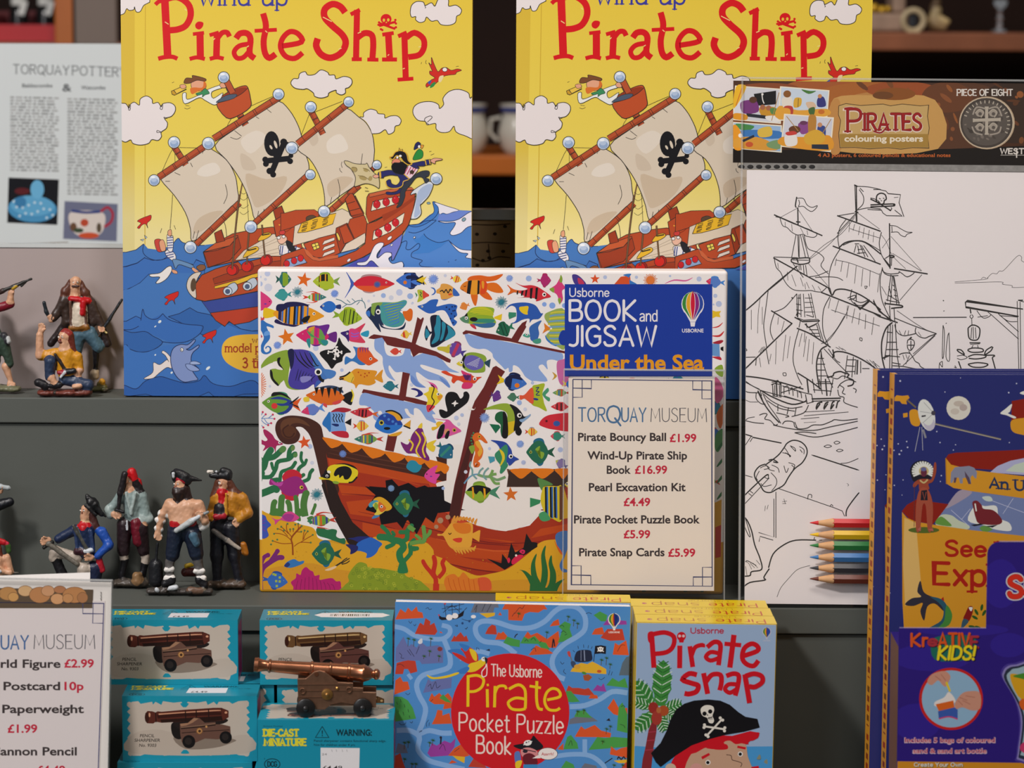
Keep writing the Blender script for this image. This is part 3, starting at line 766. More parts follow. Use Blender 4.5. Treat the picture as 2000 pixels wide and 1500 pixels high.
    for s in ('560 340 552 370 562 402','535 405 540 430 560 450','790 598 820 610','790 635 830 638','1440 240 1462 235','1455 275 1490 260','990 400 1015 395'):a.L(K,s,1)
    # balls above everything, crow's nest and look-out
    a.view(0,0,1)
    for b in ((301,352,11),(340,278,11.5),(407,280,12),(544,184,11),(607,209,11),(681,199,10),(570,289,12),(606,341,10),(490,443,12),(372,483,12),(633,413,11.5),(736,322,9),(852,349,11.5)):ball(*b)
    a.view(230,0,3.749)
    a.P('bd5029','720 755 795 862 870 852 970 785 972 720 952 640 925 628 870 645 790 685',1,K,1.4,n=3);a.P('93381d','735 745 790 690 870 650 935 640 940 660 890 700 800 740');a.L(K,'722 756 800 735 900 690 952 645',1.1)
    a.P('e2a381','540 600 600 585 645 610 640 650 590 668 545 650',1,K,.9);a.P('d8722e','630 590 650 620 640 650 650 690 610 660 545 690 530 650 560 640 620 640')
    a.P('7a4a2a','485 608 500 572 545 572 550 552 640 575 638 595 580 588 525 610',1,K,1)
    a.P('e8e8e4','605 690 660 655 755 622 772 640 690 672 700 720 770 680 740 745 705 768 640 735 595 715 492 760 474 690 500 680 510 728',1,K,1.1);a.P('4e5a6e','720 748 790 700 870 690 850 720 760 745',1,K,.8)
    a.P('3c8c5c','572 685 610 672 640 648 672 682 640 695 620 710 620 690 590 698',1,K,.9);a.P('e8c14a','392 668 485 628 502 652 415 696',0,K,1.1);a.P('c99a2c','392 668 410 660 432 690 415 696 398 690',0,K,1)
    a.P('e2a381','455 625 490 618 500 640 470 650',1,K,.8);a.P('e2a381','750 612 790 605 790 640 755 640',1,K,.8)
    a.L(K,'795 590 842 680',13,0);a.L('b5522e','795 590 842 680',10.5,0)
    a.view(0,0,1);ball(437,151,11)
    for s in ('360 211 366 213 372 210','362 206 370 207','336 162 340 160','316 446 313 455','340 440 343 448'):a.L(K,s,.9)
    # clouds, red parrot
    CL='e6dcda'
    a.view(230,0,3.749)
    a.P(CL,'-20 110 25 108 50 95 65 64 85 76 118 70 122 50 135 86 165 84 190 40 225 20 235 -5 230 -200 -20 -200',1,K,1.4)
    a.P(CL,'-8 770 35 757 62 762 82 792 92 765 122 748 158 770 165 725 210 703 250 725 257 758 295 750 318 782 330 760 380 752 418 775 420 815 392 852 345 868 364 900 355 940 318 968 320 1000 295 1028 250 1022 225 1050 165 1062 112 1050 95 1024 60 1040 30 1030 -8 1000',1,K,1.4)
    a.LL(K,'''82 762 78 800 90 805 94 770
               318 770 310 795 325 800 330 765
               362 868 338 858 345 872
               320 968 290 955 288 970 315 968''',1.2)
    a.view(560,0,3.751)
    for p in ('905 90 915 40 950 12 1000 15 1015 40 1060 20 1085 45 1110 -5 1150 -25 1185 0 1187 45 1240 38 1280 70 1270 105 1245 120 1235 165 1190 185 1130 180 1103 150 1060 155 1025 125 1010 155 975 165 945 145 945 122 915 125',
              '30 610 50 577 85 575 95 540 135 525 155 550 205 545 250 512 300 530 312 550 350 550 362 578 420 560 470 575 478 610 455 640 430 650 430 680 400 695 365 680 360 660 310 680 300 705 250 718 205 705 195 680 150 650 120 655 60 645',
              '925 830 935 780 985 750 1060 745 1110 765 1120 795 1150 765 1145 720 1190 670 1260 655 1330 680 1345 720 1400 690 1400 1000 1300 992 1240 965 1225 925 1190 965 1130 970 1095 945 1090 905 1030 915 1015 890 960 880'):
        a.P(CL,p,1,K,1.5)
    a.P(CL,'535 855 562 856 565 825 610 800 655 810 670 832 715 838 720 865 760 850 810 850 838 880 825 915 795 925 785 965 745 983 722 950 680 975 630 980 612 940 580 890',1);a.L(K,'535 855 562 856 565 825 610 800 655 810 670 832 715 838 720 865 760 850 810 850 838 880 825 915 795 925 785 965 745 983 722 950 680 975 630 980',1.4)
    a.L(K,'1040 912 1012 888 1015 865 1050 850 1065 862 1030 895',1.3);a.L(K,'1010 40 1018 55 1012 60',1.2)
    a.P('cf2c22','1060 420 1080 470 1108 525 1135 500 1170 495 1205 515 1250 505 1280 515 1245 530 1235 545 1190 550 1150 560 1120 590 1105 600 1060 640 1050 625 1025 640 1022 615 1060 585 1085 570 1050 545 1048 520 1065 520 1040 460 1060 475',1,K,1)
    a.P('2f8a4a','1060 615 1090 600 1080 630 1050 645');a.P('3a58a8','1035 600 1060 590 1045 620');a.E('ece6e2',1158,510,18,15,0,K,.9);a.P('e8d2a0','1120 560 1150 555 1130 600 1112 595')
    for s in ('988 455 985 470','1022 440 1018 458 1024 470','1240 488 1260 485'):a.L(K,s,.9)
    pirate_title(a)
    # yellow oval
    a.view(230,380,3.657)
    a.P('e6b53c','742 1110 755 1060 800 1020 880 1002 1000 998 1300 1000 1420 1130 1300 1270 1000 1275 880 1255 790 1210 750 1160',1)
    BR='a33a22';a.H('8a4a30','with',962,1058,1070,40,1.6,serif=1);a.H(BR,'model pirate ship',770,1124,1330,58,2.4,serif=1);a.H('8a4a30','and',985,1180,1070,40,1.6,serif=1);a.H(BR,'3 tracks',895,1236,1180,68,3,serif=1)
    # spine-foot colour bars
    a.view(0,0,1)
    for y,c in ((735,'4a58a8'),(744,'e0a23c'),(754,'4a58a8')):a.R(c,229,y,239,y+9,'e6e2d8',1)

def build_shipbook():
    loc=stand(234,0.0872,ZA+0.00115);pn=Panel(loc,2.0)
    x0,z1=pn.px(235,-62)[0],pn.px(600,-62)[1];x1=pn.px(921,400)[0]
    th=0.030
    root=thing('picture_book','big yellow hardback picture book with a pirate ship cover, standing left on the upper step','book',loc,pn.R,'yellow pirate ship picture books')
    a=Art(pn,(x0,x1,0.0,z1));ship_cover(a)
    body=[(bbody(x0,x1,0.0,0.003,0,z1),'e3c455'),(bbody(x0,x1,th-0.003,th,0,z1),'d9b843'),(bbody(x0,x0+0.0025,0.0003,th-0.0003,0.0002,z1-0.0002),'d4ad33')]
    a.mesh('hard_cover',M_PRINT,root,body)
    box_obj('page_block',x0+0.003,x1-0.004,0.0032,th-0.0032,0.003,z1-0.003,mat('page_edges','d9d2c2',rough=0.8,noise=0.1,nscale=300),root)
    return root
book1=build_shipbook()
def copy_tree(r,loc,label,rotz=0.0):
    c=r.copy();C.objects.link(c);c['label']=label
    c.matrix_world=Matrix.Translation(Vector(loc)) @ Matrix.Rotation(rotz,4,'Z') @ r.matrix_world.to_3x3().to_4x4()
    for ch in r.children:
        d=ch.copy();C.objects.link(d);d.parent=c;d.matrix_parent_inverse=Matrix()
        for g in ch.children:
            e=g.copy();C.objects.link(e);e.parent=d;e.matrix_parent_inverse=Matrix()
    return c
b2=copy_tree(book1,stand(996,0.0855,ZA+0.00115),'big yellow hardback picture book partly hidden by the colouring poster pack')
b2.scale=(1.012,1.0,1.008)

# ------------------------------------------------------------ jigsaw box with fish and a sunken ship
def fish(a,x,y,L,H,ang,body,tail=None,fin=None,st=(),d=1,eye=1,tl=.28,th=.55,belly=None,tk='fork',snout=.5,dors=1):
    """a printed fish of body length L and height H, head towards +d"""
    ca,sa=math.cos(math.radians(ang)),math.sin(math.radians(ang))
    f=lambda u,v:(x+(u*L*ca-v*H*sa)*1.0 if d > 0 else x-(u*L*ca-v*H*sa),y+(u*L*sa+v*H*ca))
    def hh(t):  # half height along body, t 0 tail .. 1 snout
        return 0.5*(math.sin(math.pi*min(1,max(0,t))**(.85))**.8*(1-.12*t)) if 0 < t < 1 else 0.03
    tail=tail or body;fin=fin or tail
    if tk == 'fork':a.P(tail,[f(-.44,-.06),f(-.5-tl,-th/2),f(-.5-tl*.55,0),f(-.5-tl,th/2),f(-.44,.06)],0)
    elif tk == 'fan':a.P(tail,[f(-.42,-.08),f(-.5-tl*.8,-th/2),f(-.5-tl,0),f(-.5-tl*.8,th/2),f(-.42,.08)],1)
    elif tk == 'moon':a.P(tail,[f(-.4,0),f(-.5,-.12),f(-.5-tl,-th*.7),f(-.5-tl*.3,0),f(-.5-tl,th*.7),f(-.5,.12)],1)
    if dors:
        a.P(fin,[f(-.3,-.2),f(-.28,-.5),f(-.05,-.58),f(.18,-.46),f(.1,-.2)],1);a.P(fin,[f(-.28,.2),f(-.25,.48),f(-.08,.56),f(.05,.42),f(.05,.2)],1)
    top=[f(-.5+i/12,-hh(i/12)) for i in range(13)];bot=[f(-.5+i/12,hh(i/12)) for i in range(12,-1,-1)]
    a.P(body,top+bot,0)
    if belly:a.P(belly,[f(-.45+i/12*.9,hh(.05+i/12*.9)) for i in range(13)]+[f(.4-i/12*.8,.12) for i in range(13)],0)
    for t0,t1,c in st:
        n=3;ts=[t0+(t1-t0)*i/n for i in range(n+1)]
        a.P(c,[f(-.5+t,-hh(t)*.97) for t in ts]+[f(-.5+t,hh(t)*.97) for t in reversed(ts)],0)
    if eye:
        r=max(3.0,min(H,L)*.07*eye);e=f(.3,-.08)
        a.E('f6f1ea',e[0],e[1],r,n=10);a.E('1a1a1e',e[0]+d*r*.15,e[1],r*.55,n=8)
    else:
        e=f(.3,-.06);a.L('3a2a2a',[(e[0]-6,e[1]),(e[0],e[1]+5),(e[0]+7,e[1])],.8)
def star(a,c,x,y,r,rot=0):
    p=[]
    for i in range(10):
        t=math.radians(rot-90+i*36);q=r if i % 2 == 0 else r*.42;p.append((x+q*math.cos(t),y+q*math.sin(t)))
    a.P(c,p,0)
def urchin(a,c,x,y,r,n=22,r0=.25):
    for i in range(n):
        t=2*math.pi*i/n;q=r*(1 if i % 2 else .86)
        a.L(c,[(x+r*r0*.4*math.cos(t),y+r*r0*.4*math.sin(t)),(x+q*math.cos(t),y+q*math.sin(t))],1.1,0)
    a.E(c,x,y,r*r0,n=12)
def jig_art(a):
    K='1d1c1e'
    a.view(0,0,1)
    BUB=['c3cbe6','b5c2e2','d2d4e2','9fb6e2','cfd2e4']
    a.view(500,520,6.25)
    for i,(x,y,r) in enumerate(((140,90,35),(50,215,32),(150,260,48),(45,130,20),(115,160,18),(1750,320,40),(1880,365,36),(1650,385,30),(1555,358,30),(1375,425,18),(730,1000,35),(1048,1268,22),(1440,360,14),(1910,450,14),(170,1465,16),(1900,1450,20),(660,2200,30),(685,2400,24))):a.E(BUB[i % 5],x,y,r)
    # --- wreck and sand first
    RW,DW,OR='a8361f','4a2a22','e27a1e'
    mast='6c2a28'
    a.view(500,740,6.25)
    a.P(RW,'830 720 1000 760 1300 810 1560 880 1938 960 2330 1030 2325 1260 2200 1270 2300 1500 2500 1720 2900 1850 3300 1810 3700 1640 3720 1320 3060 1320 3080 1100 3850 1100 3850 2700 1300 2700 1000 1500 860 1000',0)
    for p in ('880 970 1300 1020 1938 1150 2300 1250 2300 1300 1900 1260 1300 1150 900 1080','1000 1290 1600 1350 2000 1500 2000 1560 1500 1420 1050 1420','1100 1500 1500 1460 2300 1700 2700 1880 2700 1960 2200 1860 1500 1700 1150 1650','2500 1780 3100 1900 3850 1760 3850 1840 3100 2000 2500 1900','1300 1750 2000 1900 2600 2050 3300 2150 3850 2100 3850 2180 3200 2240 2400 2160 1300 1900','2000 2060 2800 2240 3500 2330 3500 2390 2700 2330 2000 2180'):
        a.P('c04a1e',p,0)
    for p in ('1040 1400 1500 1440 1900 1560','1250 1620 1700 1720 2400 1900 3000 2010 3850 1950','2250 2230 2700 2330 3300 2400','3050 1560 3500 1600 3850 1560','2300 1900 2700 2000 3200 2040','1100 1700 1400 1760 1700 1830'):a.L('7c2420',p,2.2,1,1)
    for p in ('2330 1500 2480 1680 2700 1800 3000 1870','3050 1400 3400 1450 3850 1420','2200 1950 2900 2100 3850 2060','1500 1160 2000 1300'):a.L('cf5a2a',p,3,1,1)
    a.P(DW,'800 700 1010 770 1300 820 1560 880 1938 960 2330 1040 2320 1260 1938 1170 1300 1040 870 960',0)
    for s in ('880 900 1300 1000 1938 1120','900 860 1400 960 2000 1080 2320 1180'):a.L('62392c',s,2.2,1,1)
    a.P('413029','3090 1100 3850 1100 3850 1320 3060 1320',0)
    a.P(DW,'780 560 820 690 870 1000 900 1150 1000 1290 1000 1400 880 1500 800 1240 720 900 660 700 590 610 540 585 487 592 520 640 540 690 510 760 440 795 340 790 270 720 235 620 250 530 310 475 400 448 520 452 650 480',1)
    a.P('66402c','300 560 340 500 420 475 520 480 600 520 660 580 600 560 520 540 440 550 400 600 350 650 310 640');a.E('5a3524',400,650,95,80);a.L('42241e','400 560 330 620 360 700 430 710 470 660',2.4)
    a.P('2e211e','830 1240 900 1500 1040 1760 1340 2000 1360 2140 1320 2160 1120 2000 900 1600 800 1300',0)
    a.P('2e211e','850 1200 940 1250 1040 1500 1180 1750 1420 1960 1480 2080 1320 2120 1100 1960 900 1560',0)
    for x0,x1,y0,y1 in ((820,1045,712,765),(1055,1290,765,815),(1297,1565,815,880),(1575,1815,880,930),(1845,2040,935,980),(2060,2330,990,1040)):
        d=(x1-x0)*.42;a.P(OR,[(x0,y0),(x0+30,y0+d*.65),((x0+x1)/2-20,(y0+y1)/2+d+8),((x0+x1)/2+25,(y0+y1)/2+d+6),(x1-30,y1+d*.55),(x1,y1)],1)
    for x0,x1 in ((3110,3360),(3365,3630),(3650,3850)):a.P(OR,[(x0,1100),(x0+50,1170),((x0+x1)/2,1225),(x1-50,1170),(x1,1100)],1)
    a.P('f0e7e0','2330 1040 2330 1260 2230 1290 2260 1450 2400 1640 2700 1790 2960 1850 3050 1860 3350 1760 3480 1620 3480 1330 3280 1330 3280 1100 3120 1085 2700 800 2400 800',0)
    a.P(RW,'2330 1260 2230 1290 2270 1460 2420 1650 2700 1800 2950 1850 3060 1860 3340 1790 3480 1640 3600 1700 3300 2000 2400 1900 2200 1700',0)
    a.P('f0e7e0','2330 1240 2210 1270 2200 1330 2260 1480 2430 1650 2720 1790 3000 1850 3140 1840 3250 1800 3340 1720 3380 1600 3380 1330 3200 1320 3200 1240 2800 1100 2450 1200',1)
    a.P('cd4a2c','2100 1260 2200 1290 2260 1490 2400 1650 2600 1760 2480 1760 2300 1620 2180 1420',0)
    a.P('6a4231','3060 1100 3090 1100 3060 1320 3700 1320 3700 1240 3100 1240',0);a.P('413029','3095 1105 3720 1105 3720 1315 3062 1315',0)
    for x0,x1 in ((3110,3360),(3365,3630),(3650,3850)):a.P(OR,[(x0,1103),(x0+50,1170),((x0+x1)/2,1218),(x1-50,1170),(x1,1103)],1)
    a.P('4a2a22','2195 950 2330 960 2325 1200 2280 1200',0);a.P(OR,'1850 940 2325 1040 2310 1160 2210 1080 2080 1020 1990 1060 1870 1030',1)
    # black hole in the hull
    a.P('171318','1330 1310 1590 1355 1580 1240 1660 1225 1740 1310 1860 1268 1960 1330 2060 1300 2140 1340 2290 1300 2300 1480 2350 1560 2560 1600 2220 1630 2170 1760 2070 1690 1960 1900 1850 1710 1790 1830 1680 1700 1530 1790 1500 1650 1340 1600 1460 1420',0)
    a.P('171318','1380 1310 1760 1340 2290 1310 2290 1480 2540 1600 2200 1640 2000 1700 1530 1780 1530 1650 1340 1590 1460 1420',0)
    # sand
    a.view(500,940,6.25)
    SD='e0a528'
    a.P(SD,'-60 290 30 330 140 390 260 420 480 500 560 530 680 560 730 610 760 690 900 740 1100 780 1290 790 1440 680 1600 700 1840 730 2060 740 2160 830 2180 900 2300 950 2400 1030 2560 1100 2700 1150 2850 1130 3050 1080 3200 980 3350 860 3480 740 3660 710 3860 730 3860 1600 -60 1600',1)
    a.P('d6962a','600 1000 900 1060 1300 1120 1900 1230 2500 1250 3100 1200 3800 1250 3860 1600 -60 1600 -60 1150')
    for i in range(110):
        x,y=random.uniform(0,3800),random.uniform(850,1400);a.E('c98a22',x,y,random.uniform(4,12),random.uniform(3,8),random.uniform(0,90),n=8)
    # --- sails and masts
    a.view(500,520,6.25)
    SL='8ea9dc'
    a.P(SL,'1450 880 1480 850 1565 870 1565 970 1600 1080 1700 1100 1790 1080 1820 1000 1850 970 1890 980 1910 1100 2120 1040 2260 1130 2360 1240 2480 1300 2260 1270 2020 1200 2050 1260 2280 1350 2360 1440 2360 1480 2240 1400 2100 1380 1960 1290 1980 1400 2070 1480 1960 1460 1900 1380 1860 1310 1780 1290 1700 1290 1630 1210 1620 1260 1660 1340 1700 1400 1600 1340 1550 1200 1540 1100 1450 1010',1)
    a.P('6f8fd0','1900 1330 2000 1440 2076 1480 1960 1470 1890 1400');a.P('6f8fd0','2240 1350 2350 1430 2360 1485 2280 1420')
    a.P(mast,'1400 850 1440 830 1700 870 1900 930 1970 620 2010 650 2040 620 2050 640 1990 830 1950 950 2000 975 2200 1040 2380 1140 2370 1180 2330 1170 2200 1100 2030 1060 1990 1060 1920 1110 1880 1010 1700 985 1600 960 1540 870 1440 890 1370 880',0)
    a.P(mast,'1790 1290 1880 1310 1790 1700 1730 1700',0)
    a.P(SL,'2540 810 2600 830 2900 890 3200 950 3700 1040 3730 1160 3620 1140 3550 1160 3560 1260 3500 1200 3450 1240 3560 1400 3380 1400 3440 1440 3300 1360 3250 1290 3200 1230 3140 1210 3130 1280 3090 1290 3080 1240 3040 1260 3000 1220 2900 1120 2880 1060 2800 1010 2700 1010 2600 960',1)
    a.P(mast,'2520 810 2560 780 2900 830 3120 880 3200 750 3250 690 3310 660 3290 720 3300 740 3200 920 3500 980 3790 1040 3790 1070 3400 990 3100 920 2800 880 2600 820 2530 835',0)
    a.view(500,740,6.25)
    a.P(mast,'1310 125 1500 160 1745 200 1790 0 1860 0 1830 215 1938 235 2120 290 2060 330 1800 262 1600 240 1450 215 1290 170',0)
    a.P(SL,'1300 175 1450 200 1600 235 1800 270 1940 300 2100 330 2160 390 2190 430 2150 440 2200 540 2090 500 2070 480 2000 380 1930 360 1920 460 1840 480 1700 500 1500 520 1430 470 1440 400 1350 330 1260 310',1)
    a.P('f0e7e0','1815 370 1850 368 1880 420 1930 450 1900 480 1840 430');a.P(mast,'1610 680 1725 690 1680 890 1575 870',0)
    a.P(mast,'2890 -140 2930 -160 3040 -90 2980 0 2830 300 2750 560 2620 1060 2550 1400 2480 1720 2350 1700 2420 1300 2560 700 2630 370 2670 270 2780 100',0)
    a.P('4c2522','2620 720 2660 700 2520 1360 2480 1700 2350 1690 2440 1260',0);a.P('f0e7e0','2590 370 2600 330 2660 370 2680 340 2660 380')
    # --- J1 creatures
    a.view(500,520,6.25)
    fish(a,355,160,150,180,0,'2f6f6a','2c5a50','2a6a78',((.3,.75,'84a42c'),),1,.5)
    star(a,'e2691f',585,165,95,10);urchin(a,'2f7c8c',505,315,70);urchin(a,'7c9ae0',960,335,50,26,.45)
    fish(a,825,185,260,200,0,'aebf32','7f9f4a','8fae3a',((.3,.72,K),(.38,.44,'e7a022'),(.62,.68,'e7a022')),-1,.4);a.P('aebf32','770 200 830 180 930 200 950 260 880 280 800 270')
    fish(a,1440,215,500,205,0,'d22a3c','4560b4','b08a8a',(),1,.7,.22,1.25,'e0582c','moon');a.E('7a5a78',1480,222,42,40);a.E('3f5ba8',1480,222,26,24)
    fish(a,1860,175,300,190,0,'3f70c8','e8c424','22284c',((.05,.4,'1f2a5c'),),-1,.01,.25,.55);a.P('1c2247','1830 130 1870 110 1960 130 2040 180 2050 230 1960 150 1850 160');a.P('4a7ad2','1930 170 1990 180 2010 225 1950 225 1890 190');a.E('e27a22',1820,198,22)
    fish(a,310,352,165,130,5,'3f9a98','3a8e90',None,(),-1,.4)
    fish(a,745,378,230,95,0,'7fa83a','d8402c','d8402c',((.15,.22,'f0e6d2'),(.28,.38,'d8402c'),(.42,.48,'3f68b8'),(.52,.58,'7fa83a'),(.6,.66,'7a3a9a'),(.68,.99,'3f7a7a')),1,.9)
    a.L('d8402c','750 330 700 310 610 318',3,1,2);a.L('d8402c','750 425 690 445 610 440',2.4,1,2)
    a.P('dc3f7c','30 310 110 340 180 400 195 445 150 500 50 545 30 500');a.E('7a3aa0',115,460,16,10);a.E(K,165,430,7);a.P('f0e7e0','25 330 50 380 45 440 25 450')
    fish(a,520,592,620,270,3,'e79a24','e8c021','23224e',((.1,.16,'22244e'),(.165,.2,'3f70c0'),(.24,.27,K),(.275,.31,'3f74c6'),(.31,.33,K),(.4,.44,K),(.44,.475,'3f70c0'),(.475,.49,K),(.53,.57,'22244e'),(.57,.6,'3f70c0'),(.66,.69,'3f70c0')),1,.95,.2,.48,None,'fan')
    a.P('23224e','245 530 260 470 340 458 520 458 660 470 560 485 400 500 330 545 290 555');a.P('2b2452','232 690 250 645 330 690 430 710 500 718 500 730 380 728');a.P(K,'560 650 600 615 660 605 640 660 600 690 565 680')
    fish(a,880,495,200,150,0,'2f6fc4','2a3a74',None,((.85,.99,'27408c'),),-1,1.2,.3,.4,None,'fan',dors=0)
    a.L('6a8a96','975 400 1040 420 1100 460 1160 465 1230 425 1290 420 1325 455 1335 515',1.8);a.LL('6a8a96','''1050 505 1110 465
    1110 410 1150 445
    1170 395 1210 430
    1290 385 1300 425
    1230 470 1265 430''',1.4)
    fish(a,1150,618,290,205,8,'9cb82c','86a830','a6bc2c',((.22,.26,'2c3a1c'),(.3,.32,'2c3a1c'),(.46,.5,'2c3a1c'),(.6,.66,'2c3a1c'),(.78,.8,'2c3a1c')),1,.01,.25,.45)
    # teal angelfish
    a.P('22304e','1340 570 1410 490 1440 600 1500 650 1560 740 1700 765 1790 735 1825 680 1822 730 1790 770 1700 775 1600 765 1530 745 1500 700 1525 805 1470 750 1420 680');a.P('4a9a9a','1408 480 1430 450 1540 438 1700 440 1800 412 1840 425 1830 470 1760 545 1800 590 1818 650 1780 720 1690 745 1590 725 1530 670 1515 600 1480 500 1440 560',1);a.P('86a44a','1412 480 1432 450 1540 440 1520 480 1480 490 1440 600 1405 560')
    for i in range(8):a.L('4a78d8',[(1540+i*12,500+i*32),(1640+i*14,470+i*30),(1830-i*14,440+i*32)],1.6,1,1)
    for i in range(7):a.L('9ab04a',[(1550+i*12,480+i*30),(1640+i*14,455+i*30),(1800-i*10,425+i*30)],1.4,1,1)
    a.P('22304e','1470 490 1510 490 1525 640 1560 720 1500 690 1445 600');a.P('3f78c8','1340 572 1372 540 1392 560 1385 620');a.P('de6a22','1790 555 1840 545 1880 515 1912 545 1905 640 1870 672 1820 640');a.E('f5f0ea',1492,556,30,32);a.E(K,1490,558,16)
    # seahorse
    def seahorse(pts,c,c2,s):
        a.L(c,pts,s)
    a.P('3573bd','45 680 80 655 130 690 210 725 212 755 180 745 130 735 150 790 172 850 160 900 110 960 95 1010 120 1050 160 1035 165 1000 140 985 120 1010 115 990 150 970 188 1000 180 1050 130 1075 75 1060 52 1000 70 940 95 880 80 820 50 760');a.P('d04a4a','40 640 60 615 75 635 95 615 100 650 70 660 50 670');a.P('6aa0e0','110 800 155 790 170 830 120 850 95 840');a.P('c84a5a','30 770 50 800 60 830 80 860 55 870 30 820')
    star(a,'e2761f',372,865,108,-12);urchin(a,'7c9ae0',262,965,50,26,.45)
    fish(a,690,850,400,225,-3,'d42a6c','6a2a80','6a2a8a',((.12,.3,'6aa04a'),(.36,.42,'b02a80'),(.46,.56,'8fae4a')),-1,.3,.25,.6,None,'fan');a.P('6a2a8c','690 735 780 725 895 712 870 800 840 850 790 770');a.P('d89a32','640 760 680 740 720 735 690 780 650 800');a.P('4a9a5a','620 780 680 830 760 880 860 900 880 930 850 970 790 950 740 880 660 850');a.P('2f8a8c','615 900 655 880 665 940 655 1000 630 960');a.P('2f8a8c','790 910 860 900 880 940 840 968')
    a.P('d8405c','1130 790 1220 760 1335 695 1275 800 1280 850 1335 930 1230 930 1130 900');a.P('3c2470','1030 815 1100 790 1135 785 1150 860 1140 870 1130 925 1095 870');a.P('d8407c','1140 770 1220 770 1270 830 1250 890 1150 895');a.P('2f9abc','1285 815 1375 785 1365 860 1290 845');a.E('f5f0ea',1112,822,13);a.E(K,1108,822,7);a.L('7a6ad8','1160 810 1200 830 1260 810',1.6);a.L('7a6ad8','1160 850 1200 860 1250 850',1.6)
    # flag
    a.P(K,'1015 868 1060 950 1160 1045 1100 1060 1060 1110 1050 1160 980 1190 925 1252 870 1180 775 1065 850 1020 940 1010 990 940',1,n=3);a.E('f3ede8',975,1045,42,38);a.E('f3ede8',1000,1090,18,20)
    for s in ('885 1045 1050 1050','980 985 960 1130'):a.L('f3ede8',s,2.4,0)
    for p in ((885,1038),(880,1062),(1045,1040),(1045,1062),(975,988),(990,985),(950,1130),(965,1135)):a.E('f3ede8',*p,11,n=8)
    a.E(K,950,1058,12);a.E(K,990,1040,13)
    # big butterfly fish
    a.P('8aa63a','45 1250 110 1140 230 1060 400 1025 420 1150 400 1300 395 1420 450 1490 560 1500 480 1510 380 1480 330 1380 270 1460 180 1370 175 1270 230 1250 330 1260 265 1180 190 1180 110 1220',1);a.P('8aa63a','180 1270 340 1250 340 1390 265 1455 200 1380',0);a.P(K,'175 1260 200 1290 215 1370 275 1440 262 1460 195 1390 170 1310');a.P(K,'262 1125 300 1115 290 1180 340 1265 290 1230 262 1180');a.P('f0e7e0','200 1180 255 1160 262 1200 330 1262 240 1250')
    a.P('4a3f9c','388 1035 500 1015 600 1020 700 1060 780 1180 850 1260 960 1290 960 1330 900 1360 820 1380 720 1480 700 1440 600 1500 450 1490 395 1420 410 1300 440 1180',1);a.P('22224a','388 1032 460 1020 460 1180 425 1260 410 1180');a.P('4878bc','640 1040 700 1060 780 1170 850 1260 965 1285 960 1335 900 1362 830 1385 780 1400 760 1300 700 1220 690 1120');a.P('4c80c4','820 1260 965 1280 960 1340 880 1370');a.P('3f5fb0','720 1480 740 1400 800 1400 780 1430')
    for i in range(4):a.L(K,[(470+i*60,1035+i*4),(510+i*60,1130),(590+i*50,1210),(650+i*40,1250-i*14)],2.4,1,1)
    for i in range(7):a.L('1f1f44',[(520+i*34,1250+i*14),(500+i*30,1330+i*8),(480+i*34,1400+i*2)],1.6,1,1)
    a.P('8a86c4','540 1360 590 1340 680 1350 640 1400 560 1420');a.L(K,'760 1310 790 1380 830 1400',6);a.E('f5f0ea',760,1290,44,42);a.E(K,760,1292,26)
    # blue orange
    a.P('3a78bc','1185 980 1230 990 1280 1000 1260 1100 1340 1190 1270 1205 1210 1170 1160 1160 1085 1200 1095 1100 1170 1130 1215 1080 1205 1020');a.P('de5a28','1250 992 1340 995 1400 1050 1440 1110 1490 1150 1440 1180 1380 1210 1330 1190 1250 1130 1235 1060');a.E('f5f0ea',1400,1130,18);a.E(K,1400,1130,10)
    for i in range(4):a.P('8a3a7a',[(1260+i*30,992),(1285+i*30,992),(1272+i*32,1060)],0)
    # orange yellow speckled
    a.P('e0952a','1020 1360 1100 1330 1160 1290 1220 1250 1330 1262 1475 1280 1450 1350 1545 1260 1535 1340 1548 1420 1450 1380 1460 1420 1380 1455 1260 1440 1220 1490 1195 1440 1100 1400 1020 1380',1);a.P('e8c040','1090 1340 1160 1290 1200 1360 1160 1420 1080 1385');a.L(K,'1020 1355 1090 1335 1150 1290',3);a.L(K,'1020 1380 1070 1372',3);a.L(K,'1190 1350 1160 1420',3,1,1)
    for p in ((1250,1295),(1330,1310),(1355,1335),(1325,1350),(1280,1330),(1380,1300)):a.E('b84a1e',*p,10,n=8)
    fish(a,1692,1040,110,90,0,'d84a3a','d84a3a','7a3a7a',(),-1,.4,dors=0);fish(a,1820,835,110,90,10,'e8c24a','e8c24a','e8b03a',((.5,.75,'d84a2c'),),-1,.6)
    fish(a,1625,1465,150,110,0,'2f7a8a','2a6a7a',None,(),-1,.4)
    # --- J2
    a.view(800,520,6.25)
    urchin(a,'7c9ae0',290,160,65,28,.5);urchin(a,'8aa4e0',1220,148,45,24,.3);urchin(a,'2f7a8a',1120,440,76,26,.2)
    for i,(x,y,r) in enumerate(((1455,150,36),(435,115,20),(1645,465,28),(1742,480,38),(1890,480,30),(10,365,34),(30,455,14),(25,1445,20),(1500,1425,20))):a.E(BUB[(i+3) % 5] if i not in (2,3,4) else '88a8e4',x,y,r)
    a.P('e8c424','80 165 165 115 175 170 155 215 90 180',0);a.L(K,'80 165 165 117',2.6,0);a.L(K,'85 180 155 212',2.6,0)
    fish(a,580,160,110,90,15,'f0d24a','d84a2c','b0b0d0',((.35,.5,'d84a2c'),(.6,.7,'d84a2c')),1,.6)
